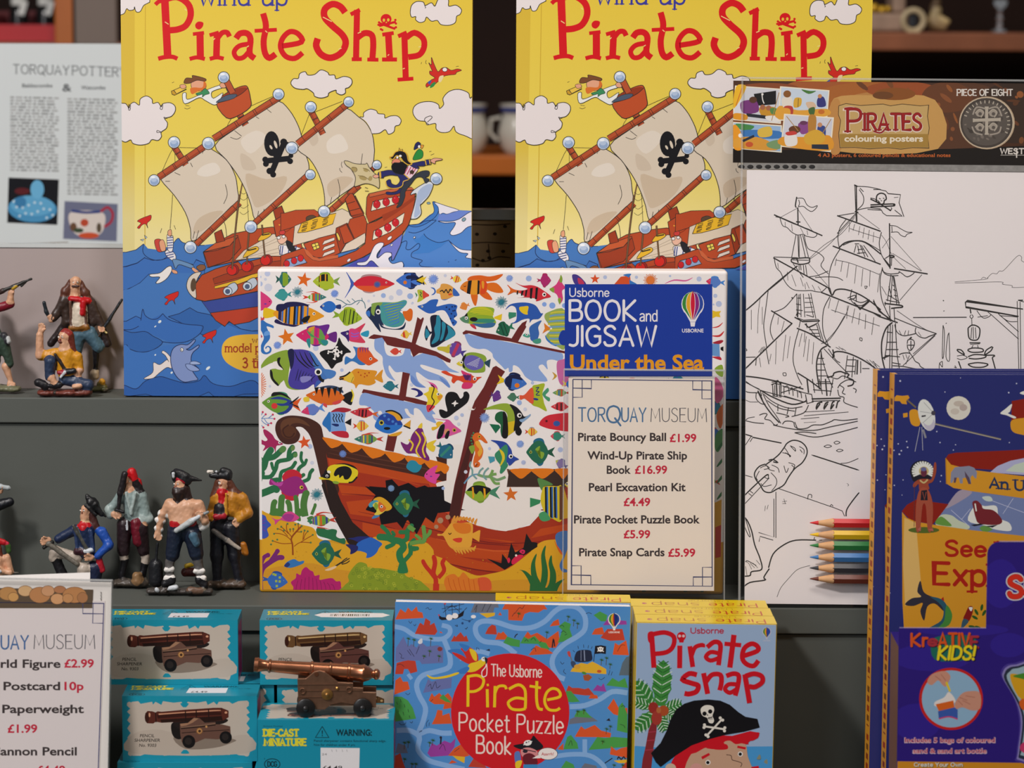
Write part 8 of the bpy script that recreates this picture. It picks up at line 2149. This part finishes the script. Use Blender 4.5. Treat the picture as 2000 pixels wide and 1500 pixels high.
# ------------------------------------------------------------ leaflets and the shop shelves behind
def build_leaflet():
    y=.52;loc=stand(-60,y,ZA+.0002);pn=Panel(loc,2.0,0.0,-.1)
    o=thing('leaflet','out of focus white pottery leaflet standing behind the mauve board at the upper left','leaflet',loc,pn.R)
    L=lambda x,y_:pn.px(x/3,y_/3)
    x1=pn.px(300,400)[0];zb=L(300,1440)[1];zt=L(300,255)[1]
    a=Art(pn,(0,x1,0,zt));a.view(0,0,3)
    G='8f908f';a.H('6f7274','TORQUAY',78,430,405,52,2.2,438,serif=1);a.H('6f7274','POTTERY',425,438,740,52,2.2,450,serif=1);a.T('55585a','Babbacombe',130,512,308,22,.02);a.T('55585a','&',365,535,420,44,.02);a.T('55585a','Watcombe',475,524,618,22,.02)
    rs=random.Random(4)
    for x0,x1_,ya,yb_ in ((60,345,570,1000),(395,690,580,1145)):
        yy=ya
        while yy < yb_:
            x=x0
            while x < x1_-20:
                wl=rs.uniform(14,50);a.L(rs.choice([G,'a2a3a2','7f8080']),[(x,yy+(x-x0)*.02),(min(x+wl,x1_),yy+(x+wl-x0)*.02)],3.2,0);x += wl+9
            yy += 18.5
    a.P('15161c','50 1040 345 1052 336 1318 42 1305',0);a.E('5a1f24',130,1120,45,20);a.E('4a90bc',190,1225,145,78,3);a.E('5fa4cc',190,1205,130,60,3);a.E('3a7aa8',120,1185,34,34);a.E('6aaed4',218,1110,40,55)
    for i in range(14):a.E('cfe2ea',80+(i*53) % 230,1180+(i*37) % 100,7,n=8)
    a.P('6c7088','378 1178 690 1195 684 1415 370 1400',0);a.P('d8ccc4','420 1240 600 1245 610 1330 570 1380 460 1380 410 1320');a.L('2c3a7a','420 1235 500 1245 590 1240',5);a.L('a8283c','590 1240 630 1215 660 1250 650 1300 610 1330',5);a.E('c8502e',520,1380,60,18);a.E('6a4a34',430,1330,20,26);a.E('b8482e',495,1305,24,22);a.E('5a4a3a',580,1335,14,30);a.E('3a4a34',460,1350,30,14)
    a.L('8a7a6a','-60 1428 120 1432 400 1420',2)
    a.mesh('leaflet_sheet',M_PAPER,o,[(bbody(0,x1,0,.0008,0,zt),'d3d8d8')])
    y=.132;loc=stand(-60,y,ZA+.0002);pn=Panel(loc,.6)
    o=thing('backing_board','plain mauve grey board with a clear top rail, right behind the upper figurines','board',loc,pn.R)
    x1=pn.px(300,600)[0];zb=pn.px(120,484)[1]
    box_obj('panel',0,x1,0,.004,0,zb,mat('mauve_board','a89a97',rough=.6,noise=.04,nscale=20),o)
    box_obj('clear_rail',0,x1,-.0008,.0048,zb+.0002,zb+.0032,mat('rail_plastic','c8cccb',rough=.2,spec=.7),o)
build_leaflet()
def build_card():
    y=.19;loc=stand(905,y,ZA+.0012);pn=Panel(loc,2.0,0,0)
    o=thing('stone_pattern_box','stone wall patterned box glimpsed between the two yellow books','box',loc,pn.R)
    x1=pn.px(1015,480)[0];z1=pn.px(960,430)[1]
    a=Art(pn,(0,x1,0,z1));a.view(900,0,2.78);k='3a2a22'
    for s in ('60 1218 170 1222 270 1215','60 1320 150 1316 265 1324','150 1324 158 1415','60 1400 130 1420 200 1395 270 1400'):a.L(k,s,2.2)
    for x,y_ in ((88,1272),(185,1270),(148,1364),(230,1365),(120,1415),(155,1400),(90,1440),(240,1230)):a.E('2a1f1a',x,y_,11,9)
    a.mesh('printed_panel',M_PAPER,o,[(bbody(0,x1,0,.03,0,z1),'8f7a60')])
    box_obj('chrome_rail',-.002,x1+.002,-.001,.031,z1+.0004,z1+.0085,mat('chrome_strip','8a8c8a',rough=.2,metal=.8),o)
build_card()
# shelves: far unit of dark wood
MW=mat('dark_wood','1d0d07',rough=.7,spec=.2,noise=.5,nscale=6);MO=mat('orange_wood','b8621a',rough=.4,noise=.3,nscale=9);MR=mat('rough_copper_wood','8a5236',rough=.5,noise=.55,nscale=16)
YS=1.25
def sp(px,py,y=YS):return on_y(px,py,y)
def sbox(name,xa,ya,xb,yb_,y,d,m,parent=None,bev=.002):
    p,q=sp(xa,yb_,y),sp(xb,ya,y);return box_obj(name,p.x,q.x,y,y+d,p.z,q.z,m,parent,bev)
o=tag(bpy.data.objects.new('display_shelving',None),'dark wooden shelving unit far behind the books with orange and copper shelves','shelves');C.objects.link(o);o.location=(0,YS,-1.0)
par=lambda ob:(setattr(ob,'parent',o),setattr(ob,'matrix_parent_inverse',Matrix.Translation((0,-YS,1.0))))
for nm,r,m in (('orange_shelf',(600,306,1330,340),MO),('copper_shelf',(1560,66,2300,98),MR),('left_shelf',(-500,84,330,112),MR),('orange_upright',(111,-400,143,330),MO),('grey_upright',(143,-400,222,330),mat('grey_post','7a6a60',rough=.5,noise=.2,nscale=5))):
    par(sbox(nm,*r,YS,.02 if 'upright' in nm else .26,m))
p=sp(-500,1200,YS);q=sp(2500,-500,YS)
par(box_obj('back_panel',p.x,q.x,YS+.3,YS+.32,-1.0,q.z,MW));par(box_obj('side_panel',p.x-.03,p.x,YS,YS+.3,-1.0,q.z,MW));par(box_obj('side_panel',q.x,q.x+.03,YS,YS+.3,-1.0,q.z,MW));par(box_obj('plinth',p.x,q.x,YS+.01,YS+.3,-1.0,-.9,MW))
def round_item(name,label,cat,px,pb,prof,m,dy=.1,parts=()):
    """prof in photo pixels (radius, height) standing at column px on row pb"""
    s=(YS+dy+1.954)/FPX*1.0;b=sp(px,pb,YS+dy)
    t=thing(name,label,cat,b)
    for pn_,pr,mm in ((('body',prof,m),)+tuple(parts)):
        bm=bmesh.new();lathe(bm,[(r*s,h*s) for r,h in pr],'Z',28);obj(pn_,bm,mm,t,smooth=True)
    return t
def shelf_top(py):return py
MPOT=mat('white_glaze','c4c0b4',rough=.25,spec=.6,noise=.2,nscale=30);MBLU=mat('blue_glaze','23367a',rough=.25,spec=.6)
def pot(px,lb):
    z=sp(1330,306).z;t=thing('pottery_jug',lb,'pot',(stand(px,YS+.06,z).x,YS+.06,z+.0005),None,'white and blue pots on the orange shelf');s=.00061
    bm=bmesh.new();lathe(bm,[(24*s,0),(34*s,12*s),(40*s,40*s),(34*s,66*s),(30*s,74*s),(37*s,96*s),(34*s,96*s),(26*s,74*s)],'Z',28);obj('body',bm,MPOT,t,smooth=True)
    bm=bmesh.new();lathe(bm,[(33.5*s,80*s),(36*s,88*s),(36*s,90*s),(33*s,90*s)],'Z',28);obj('blue_band',bm,MBLU,t,smooth=True)
    bm=bmesh.new();tube(bm,[(-34*s,0,70*s),(-54*s,0,66*s),(-56*s,0,40*s),(-40*s,0,24*s)],4*s,8);obj('handle',bm,MPOT,t,smooth=True)
pot(915,'blurred white pot with a blue band, just right of the left yellow book');pot(1012,'blurred white pot mostly hidden behind the right yellow book')
# bottles in the red tray, top left
zl=sp(330,84).z+.0005;MBK=mat('black_bottle','121214',rough=.2,spec=.6);MCAP=mat('white_cap','d8d8d2',rough=.4)
x0,x1=stand(-160,YS+.03,zl).x,stand(110,YS+.03,zl).x;s=.00061
t=thing('red_tray','bright red open tray of dark bottles at the top left corner','tray',((x0+x1)/2,YS+.03,zl));w2=(x1-x0)/2;MRED=mat('red_card','b8161e',rough=.4)
box_obj('front_panel',-w2,w2,0,.003,0,33*s,MRED,t);box_obj('rear_panel',-w2,w2,.1,.103,0,60*s,mat('dark_red_card','5a0f16',rough=.5),t);box_obj('base',-w2,w2,.0031,.0999,0,.002,MRED,t)
for px,lb in ((38,'dark bottle with a white cap, second from the orange post in the red tray'),(90,'dark bottle with a white cap, nearest the orange post in the red tray'),(-30,'dark bottle at the far left end of the red tray')):
    b=thing('bottle',lb,'bottle',(stand(px,YS+.075,zl).x,YS+.075,zl+.0022),None,'dark bottles in the red tray')
    bm=bmesh.new();lathe(bm,[(18*s,0),(19*s,4*s),(19*s,52*s),(13*s,66*s),(9*s,70*s),(9*s,72*s)],'Z',24);obj('glass_body',bm,MBK,b,smooth=True)
    bm=bmesh.new();lathe(bm,[(11*s,66*s),(15*s,67*s),(15*s,84*s),(12*s,86*s)],'Z',20);obj('cap',bm,MCAP,b,smooth=True)
    bm=bmesh.new();bx(bm,-13*s,-1*s,-21.5*s,-20.5*s,48*s,76*s,0,mtx=Matrix.Rotation(.3,4,'Y'));obj('paper_tag',bm,MCAP,b)
# carved ornaments on the copper shelf, top right
zc=sp(2300,66).z+.0006;MS=mat('carved_stone','9c8270',rough=.6,noise=.45,nscale=40);MG=mat('gilt','c9a032',rough=.35,metal=.5,noise=.3,nscale=60);MI=mat('ivory_carving','b8a684',rough=.4,noise=.3,nscale=50)
def at(px):return (stand(px,YS+.05,zc).x,YS+.05,zc)
t=thing('carved_casket','brown carved casket with gilt ornaments beside the top of the right yellow book','ornament',at(1725));bm=bmesh.new();bx(bm,-50*s,44*s,-.02,.05,0,36*s,.004);bx(bm,14*s,40*s,-.015,.045,36*s,100*s,.004);obj('casket_body',bm,MS,t)
bm=bmesh.new()
for x,z,r in ((-38,42,9),(-22,45,11),(-6,42,9),(6,44,7)):bmesh.ops.create_icosphere(bm,subdivisions=2,radius=r*s,matrix=Matrix.Translation((x*s,-.01,z*s)))
obj('gilt_fruit',bm,MG,t,smooth=True)
t=thing('stone_ring','round carved stone ring with a dark opening on the copper shelf','ornament',at(1775));bm=bmesh.new();tube(bm,[(20*s*math.cos(u),-.035,21.5*s+20*s*math.sin(u)) for u in np.linspace(0,6.283,25)],6*s,10);bx(bm,-12*s,12*s,-.04,-.03,-2*s,4*s);obj('ring',bm,MI,t,smooth=True)
bm=bmesh.new();bx(bm,-7*s,8*s,-.033,-.024,8*s,34*s,.002);obj('dark_core',bm,mat('slate','2c3036',rough=.3),t)
blob_items=[('9c8460',(0,0,10*s),15*s,(14*s,0,8*s),12*s),('a8946c',(0,0,24*s),11*s,(2*s,0,36*s),10*s),('5a4630',(2*s,0,50*s),9*s,(-6*s,0,40*s),6*s),('b8a070',(10*s,-.004,20*s),6*s,(22*s,-.006,14*s),6*s),('8a7450',(-12*s,0,14*s),7*s,(-4*s,0,30*s),6*s)]
t=thing('seated_carving','small ivory coloured seated carving at the right end of the ornaments on the copper shelf','ornament',(at(1826)[0],at(1826)[1],zc+.0035));blob('figure',[(c_,Vector(p0),r0,Vector(p1),r1) for c_,p0,r0,p1,r1 in blob_items],t,.0009,m=mat('painted_carving',attr=True,rough=.5,noise=.3,nscale=60))
MGL=mat('cut_glass','e6eef6',rough=.05,spec=1.0,metal=.85,bump=0.6,nscale=90)
t=thing('glass_ornament','sparkling glass heart on a twisted stem, top right on the copper shelf','glass ornament',at(1952));bm=bmesh.new();lathe(bm,[(16*s,0),(15*s,4*s),(5*s,8*s),(7*s,14*s),(4*s,20*s),(8*s,26*s),(4*s,33*s),(6*s,38*s),(2*s,42*s)],'Z',14);obj('stem',bm,MGL,t)
bm=bmesh.new();prism(bm,[(0,40*s),(14*s,54*s),(12*s,63*s),(5*s,65*s),(0,59*s),(-6*s,65*s),(-13*s,62*s),(-13*s,53*s)],-.005,.005);bmesh.ops.bevel(bm,geom=bm.edges[:],offset=.0018,segments=2,affect='EDGES');obj('heart',bm,MGL,t)
for px,h,m in ((1890,120,'grey'),(1990,120,'grey')):
    pass

# ------------------------------------------------------------ painted resin pirate figurines
SKN='cf9d7c'
def prims(txt,f):
    out=[]
    for ln in txt.strip().split('\n'):
        t=ln.split()
        if not t:continue
        if t[0] == 'hand':   # palm with four bent fingers and a thumb, reaching along angle a
            x,y,r,an,d=[float(v) for v in t[1:6]];a=math.radians(an);c,s_=math.cos(a),math.sin(a);col=t[6] if len(t) > 6 else SKN
            out.append((col,f(x,y,d),r*f.s*.7,f(x+c*r*.5,y+s_*r*.5,d),r*f.s*.66,.7))
            for i in range(4):
                o=(i-1.5)*r*.42;k=(1.25,1.5,1.45,1.1)[i]
                p0=(x+c*r*.7-s_*o,y+s_*r*.7+c*o);p1=(x+c*r*k-s_*o,y+s_*r*k+c*o)
                out.append((col,f(*p0,d-r*.1),r*f.s*.24,f(*p1,d-r*.35),r*f.s*.2))
            out.append((col,f(x-s_*r*.5,y+c*r*.5,d-r*.3),r*f.s*.25,f(x+c*r*.6-s_*r*.9,y+s_*r*.6+c*r*.9,d-r*.7),r*f.s*.2));continue
        if t[0] == 'face':   # nose, eyes, brows and mouth, looking along dx
            x,y,r,dx=[float(v) for v in t[1:5]];d=float(t[5]) if len(t) > 5 else 0;e=d-r*.92
            def on(u,v,w=0):return f(x+u*r,y+v*r,d-r*(math.sqrt(max(.05,1-u*u-v*v))+w))
            c_=dx*.45;g=r*f.s
            out.append(('c48a6a',on(c_,-.1,-.05),g*.13,on(c_*1.2,.22,.06),g*.17))
            for k in (-1,1):
                u=max(-.85,min(.85,c_+k*.38))
                out.append(('efe6dc',on(u,-.06,-.07),g*.14,on(u+.06,-.06,-.07),g*.14));out.append(('1c1614',on(u+dx*.06,-.05,.0),g*.09,on(u+dx*.06,-.05,.0),g*.09))
                out.append(('3a241c',on(u-.14,-.3,-.02),g*.07,on(u+.14,-.32,-.02),g*.07))
            out.append(('8a3a30',on(c_-.18,.5,-.05),g*.1,on(c_+.18,.5,-.05),g*.1));continue
        if t[0] == 'base':   # rough rocky foot of the figurine: colour x0 x1 y r
            col,(x0,x1,y,r)=t[1],[float(q) for q in t[2:6]];rs=random.Random(int(x0))
            out.append((col,f(x0,y,0),r*f.s*.8,f(x1,y,0),r*f.s*.8,2.2))
            for i in range(14):
                u,v_=rs.uniform(x0,x1),rs.uniform(-70,70);q=rs.uniform(.45,.85)*r;c2=rs.choice([col,col,'5c5348','3a332e','6e6456'])
                out.append((c2,f(u,y-rs.uniform(0,r*.5),v_),q*f.s,f(u+rs.uniform(-30,30),y-rs.uniform(0,r*.4),v_+rs.uniform(-20,20)),q*f.s*.8))
            continue
        v=[float(q) for q in t[1:]];d0=v[6] if len(v) > 6 else 0;d1=v[7] if len(v) > 7 else d0
        out.append((t[0],f(v[0],v[1],d0),v[2]*f.s,f(v[3],v[4],d1),v[5]*f.s,v[8] if len(v) > 8 else 1.0))
    return out
def figurine(label,ox,oy,k,bx_,by,z,parts,y=None,grp='painted pirate figurines'):
    px,py=ox+bx_/k,oy+by/k
    p=on_z(px,py,z) if y is None else stand(px,y,z)
    s=(p-CAM).length/FPX/k
    o=thing('pirate_figurine',label,'figurine',(p.x,p.y,z+.0003),None,grp)
    def f(x,y_,d):return Vector(((x-bx_)*s,d*s,max(.0,(by-y_)*s*1.02)))
    f.s=s
    for nm,tx in parts:
        pr=prims(tx,f)
        for i,q in enumerate(pr):   # keep every solid above the tread it stands on
            lim=min(q[1].z-q[2],q[3].z-q[4])
            if lim < 0:pr[i]=(q[0],Vector((q[1].x,q[1].y,max(q[1].z,q[2]))),q[2],Vector((q[3].x,q[3].y,max(q[3].z,q[4]))),q[4])+tuple(q[5:])
        blob(nm,pr,o,.00042,.003 if nm == 'body' else .0012)
    return o
V7,V5,V6=(0,520,5.357),(0,880,5),(200,880,5)
figurine('bald pirate figurine in brown coat and red scarf standing on the upper step',*V7,930,1318,ZA,(('body',f'''{SKN} 812 195 52 808 250 46
face 812 205 52 .1
5a3326 755 200 26 715 300 48 10
5a3326 700 300 40 690 350 36 5
5a3326 868 205 22 905 310 44 10
5a3326 915 310 36 935 360 34 10
3a2018 785 240 10 850 240 10 -52
{SKN} 805 300 42 805 350 45
3c2e28 720 390 58 715 600 55 15
3c2e28 955 410 52 985 600 50 15
3c2e28 680 400 50 605 530 42 -10
3c2e28 605 530 42 585 570 34 -30
3c2e28 975 430 46 1075 630 36
d2c4b0 850 470 78 840 600 84 -12
b8141e 770 365 24 940 385 28 -45
b8141e 900 400 30 890 510 26 -75
5a4034 760 400 16 770 640 16 -58
5a4034 915 500 16 925 640 16 -58
8a5a22 765 665 26 925 650 28 -60
4a6878 830 740 74 815 890 50
4a6878 945 730 78 1035 860 58
2a2020 690 640 46 540 830 40 45
2a2020 1080 690 40 1130 830 40 30
17161a 1010 890 38 1000 1085 22
2c3a48 805 890 44 790 1240 36 20
c8b49a 990 1130 46 1000 1160 36
c8902a 1072 1205 28 1078 1210 28 -20
base 4a4a2c 800 1110 1290 32
6a6238 1040 1240 30 1090 1260 30
hand 560 585 36 -100 -40
hand 1060 665 34 30 -20'''),('sword','''22262c 1080 690 20 1285 380 15 -10
d8c88a 1068 668 11 1125 715 11 -14
3a2a20 1060 720 10 1035 755 12 -10'''),('cane','''1f262c 490 410 17 512 500 18 -40
1f262c 512 500 18 550 570 15 -40''')))
figurine('sitting pirate figurine in a yellow shirt raising a fist, in front of the bald one',*V7,680,1365,ZA,(('body',f'''6e352a 430 1325 34 930 1320 32 0 0 2.6
base 6e352a 460 900 1330 34
c8891e 710 950 86 695 1100 92
c8891e 590 920 52 440 950 48 -10
{SKN} 430 940 42 435 740 36 -25
hand 450 690 46 -75 -25
c8891e 820 960 50 840 1090 40 -10
{SKN} 840 1100 36 800 1200 30 -30
{SKN} 690 840 52 690 880 56 -10
{SKN} 680 760 56 675 780 52 -10
face 665 760 52 -.5 -14
6a2c20 735 760 48 765 910 38 10
8f2a26 695 715 46 720 730 44 4
5a2a1c 632 800 9 660 806 9 -52
2c3a54 545 1005 62 535 1150 48 -60
{SKN} 560 1170 40 590 1220 32 -80
2c3a54 690 1190 56 930 1240 58 -40
1c1a1e 420 1215 44 490 1250 40 -70
1c1a1e 560 1250 30 640 1240 34 -80
{SKN} 790 1255 24 850 1245 22 -95
2b211e 600 930 16 710 1095 16 -88
9a1a2c 640 1110 22 700 1110 22 -100
c8ccd0 700 1105 14 660 1155 12 -112
1c1e24 740 1100 30 790 1090 26 -95'''),))
figurine('barefoot pirate figurine aiming a rifle, at the left edge of the upper step',*V7,-20,1330,ZA,(('body',f'''{SKN} -150 280 56 -150 320 48
face -140 290 54 .6
2c1c18 -190 260 50 -200 380 44 15
7c1626 -120 430 80 -90 640 80
7c1626 -60 480 52 130 430 42 -20
7c1626 -120 440 56 -200 420 50 -20
{SKN} 130 400 36 140 310 30 -35
hand 140 310 34 -70 -45
37483c -60 720 84 -50 1000 66
37483c 40 800 64 110 1030 40
2a2a2e 60 740 34 90 800 36 -30
c4c8c8 100 770 22 104 800 24 -44
{SKN} 60 1060 42 110 1200 26
{SKN} 100 1230 24 150 1235 18 -20
{SKN} -70 1050 44 -80 1230 30
base 6a6a50 -200 185 1285 40'''),('rifle','''3a2a26 -160 400 22 60 290 22 -55
c8a030 165 262 20 200 240 20 -55
2a2826 60 290 20 350 170 14 -55
2a2826 250 245 8 300 205 8 -60''')),y=.104)
figurine('kneeling pirate figurine in a blue coat with a black tricorn, behind the left price sign',*V5,800,1270,ZB,(('body',f'''{SKN} 850 495 46 835 560 40
face 830 505 46 -.5
4a2a26 905 540 34 940 650 36 10
d8b088 840 590 34 840 620 36
b8141e 810 640 30 865 655 30 -30
b8141e 830 660 28 835 715 16 -60
1c2a4a 840 710 86 850 890 84
1c2a4a 740 690 50 590 775 44 -20
hand 490 785 46 170 -40
2450a8 1000 710 50 1070 830 44 -10
2450a8 1070 830 42 970 925 36 -50
hand 900 945 40 185 -75
3c1a24 770 880 30 870 890 30 -70
c8ccd0 850 880 16 910 870 16 -90
4a4a44 745 640 14 860 850 16 -84
2a3a5e 760 690 16 775 880 16 -70
2a3a5e 905 690 16 930 880 16 -70
b4a698 760 950 50 560 890 50 -30
b4a698 545 900 44 530 950 40 -30
17161a 560 980 48 640 1170 54 -10
b4a698 830 1060 66 830 1120 62 -40
1c2440 930 1060 74 920 1190 66
a81a2a 970 950 30 1005 1070 28 -30
base 2b2a2c 620 960 1235 36'''),('tricorn_hat','''161618 862 365 16 930 450 50
161618 870 390 22 1000 540 24 -10
161618 905 430 46 985 530 28 10
161618 900 430 40 1040 560 8 -10
161618 850 450 14 950 540 16 -40
161618 920 420 36 960 520 34 25'''),('sword','''6a645a 500 810 26 770 1005 24 -75
1c1a18 455 850 16 530 800 22 -70''')),y=.048)
figurine('pirate figurine in grey shirt and red bandana holding a pistol upright',*V6,290,1340,ZB,(('body',f'''c8141c 300 235 44 310 275 46
c8141c 370 320 22 375 360 20 10
{SKN} 275 310 42 275 350 38
face 272 318 42 -.3
1d1718 235 330 40 215 410 44 0
1d1718 335 335 40 380 420 40 5
{SKN} 285 400 36 270 450 36 -30
8b9c99 300 480 86 300 630 74
a4b2ae 255 420 14 300 620 12 -82
a4b2ae 350 420 14 300 620 12 -82
a4b2ae 80 590 40 95 640 40 -25
a4b2ae 415 670 48 460 680 44 -8
8b9c99 190 470 50 90 600 40 -20
hand 140 632 42 5 -60
8b9c99 400 470 52 440 670 46
{SKN} 430 690 30 415 740 26 -20
hand 410 750 38 100 -30
2a1c20 225 740 76 210 980 62
2a1c20 375 780 80 405 980 58
6a1424 340 710 40 350 890 42 -50
b8aa9c 215 1030 38 215 1050 38
b8aa9c 425 1050 40 425 1085 38
17161a 220 1090 38 190 1220 36
17161a 415 1120 36 390 1230 34
base 4a423a 140 410 1295 44
8a6a48 345 1220 44 350 1260 50 -60
c8ccd0 262 690 10 264 770 10 -80'''),('pistol','''241e20 250 240 30 200 420 28 -95
241e20 200 420 22 185 560 16 -95
17161a 160 580 14 230 600 14 -95''')))
figurine('bare chested pirate figurine with black beard and tricorn, foremost on the middle step',*V6,760,1412,ZB,(('body',f'''{SKN} 765 330 48 765 370 46
face 748 345 48 -.55
2a1a16 755 430 62 755 510 34 -20
2a1a16 825 390 40 845 470 40 5
2a1a16 715 395 16 790 395 18 -36
{SKN} 715 570 72 740 680 78
{SKN} 880 560 72 850 680 78
{SKN} 800 570 74 800 690 84 -6
{SKN} 665 530 44 600 640 36
{SKN} 600 640 34 550 820 28
hand 555 830 38 80 -10
e6e0da 580 625 26 650 640 28
e6e0da 545 690 24 605 705 24
e6e0da 535 770 22 585 785 22
e6e0da 530 850 20 580 850 20
{SKN} 955 540 46 1010 690 38 -10
{SKN} 1010 690 36 975 640 34 -60
hand 970 650 42 -110 -85
e6e0da 985 755 34 1020 735 34 -20
b8141e 720 715 40 880 705 40 -42
1c2436 730 800 88 690 1020 68
1c2436 880 800 88 920 1010 70
4a6a7e 900 830 40 930 900 30 -66
5a5654 660 1100 46 660 1230 40
5a5654 935 1090 46 955 1220 40
e6e0da 630 1165 22 690 1160 22 -28
e6e0da 625 1240 20 690 1240 20 -28
e6e0da 910 1180 22 985 1175 22 -28
e6e0da 945 1245 20 1000 1240 20 -28
17161a 680 1270 42 620 1300 38 -20
17161a 950 1270 42 1000 1310 38 -20
base 4a4440 460 1050 1375 36
c8ccd0 540 1345 20 545 1350 20 -75
c8ccd0 670 1335 22 730 1325 26 -75
6a5040 860 1350 30 960 1360 28 -60'''),('tricorn_hat','''19181a 735 225 30 830 278 42
19181a 830 290 42 975 312 8
19181a 715 240 28 720 310 14 -30
19181a 750 250 34 850 325 34 -10
b01428 722 296 22 835 318 24 -18
c8ccd0 715 240 12 715 270 12 -56'''),('pistol','''b4b8b8 745 775 26 880 690 30 -100
c8ccd0 880 690 24 960 640 20 -100
8a8e90 1000 620 14 1045 600 16 -90'''),('powder_keg','''1b1c20 515 1150 70 515 1290 74 90
1b1c20 540 930 12 520 1110 12 60''')))
figurine('pirate figurine in a mustard coat with a feathered black hat, right beside the fish jigsaw',*V6,1200,1325,ZB,(('body',f'''c08a68 1190 295 44 1190 335 40
face 1180 305 44 -.2
5a3020 1140 300 34 1105 430 38 5
5a3020 1245 300 36 1300 400 42 8
5a3020 1300 390 34 1350 420 26 0
b8141e 1180 400 44 1185 480 40 -30
b5761c 1120 450 48 1060 600 40
b5761c 1060 600 36 1060 640 30 -30
b5761c 1280 460 76 1285 560 74
b5761c 1370 460 60 1430 590 44
c88a2a 1225 400 14 1225 590 12 -72
c88a2a 1135 420 14 1140 560 12 -44
c88a2a 1350 640 38 1330 600 34 -34
b5761c 1430 590 42 1345 650 34 -30
hand 1330 650 38 110 -45
1f1c22 1170 540 60 1170 620 64 -30
a81a2a 1120 620 24 1200 610 24 -80
1c1c24 1130 720 78 1120 1000 62
1c1c24 1260 740 80 1290 1000 62
1c1c24 1120 1000 58 1120 1220 44
1c1c24 1290 1000 58 1330 1220 44
a8661c 1380 900 30 1400 980 30 10
base 4a3a2e 1060 1370 1280 42
8a6a48 1320 1250 28 1350 1230 24'''),('feathered_hat','''18181a 1080 235 26 1230 240 48
18181a 1190 190 36 1240 210 38
e6ddd0 1050 200 18 1085 195 12 -10
c8ccd0 1130 190 10 1132 192 10 -52'''),('sword','''6a645e 1100 750 24 1230 840 24 -90
a89c90 1230 840 24 1350 920 16 -90'''),('treasure_chest','''4a1c18 810 1180 44 890 1180 44 60
d8b02a 820 1115 22 860 1105 20 50
d8b02a 850 1112 16 880 1110 12 50''')),y=.056)
figurine('pirate figurine in black looking through a telescope, at the left edge of the middle step',*V5,-60,1250,ZB,(('body',f'''{SKN} -90 300 50 -90 340 46
face -70 305 48 .6
1a181a -120 250 50 -100 230 46
1a181a -150 300 40 -160 420 40 15
14161c -80 480 84 -80 760 84
14161c -20 480 54 110 440 44 -30
hand 30 330 44 -110 -60
14161c -90 800 70 -90 1180 60
base 2a2622 -200 80 1215 34'''),('telescope','''2a2626 -60 285 18 40 290 22 -70
aab0b2 40 290 26 105 300 24 -70
d8dcde 112 300 16 116 302 14 -72''')),y=.06)
figurine('bare shouldered pirate figurine with red bandana and green parrot at the left edge',*V5,10,1280,ZB,(('body',f'''{SKN} -40 830 44 -40 860 40
face -30 830 42 .4
b8141e -30 770 38 40 790 28
b8203a 40 790 18 80 800 14
3a5a2a 85 830 28 90 870 24 10
6a3020 0 850 30 10 930 24
{SKN} -20 970 66 0 1080 60
{SKN} 70 940 36 105 1070 30
{SKN} 105 1070 28 30 1050 24 -50
hand 30 1045 32 185 -60
c8ccd0 5 1045 14 20 1055 12 -85
1c2030 30 1120 54 20 1220 56
6a645e 130 1080 8 185 1078 6
base 2a2622 -100 120 1245 30''' ),),y=.034)
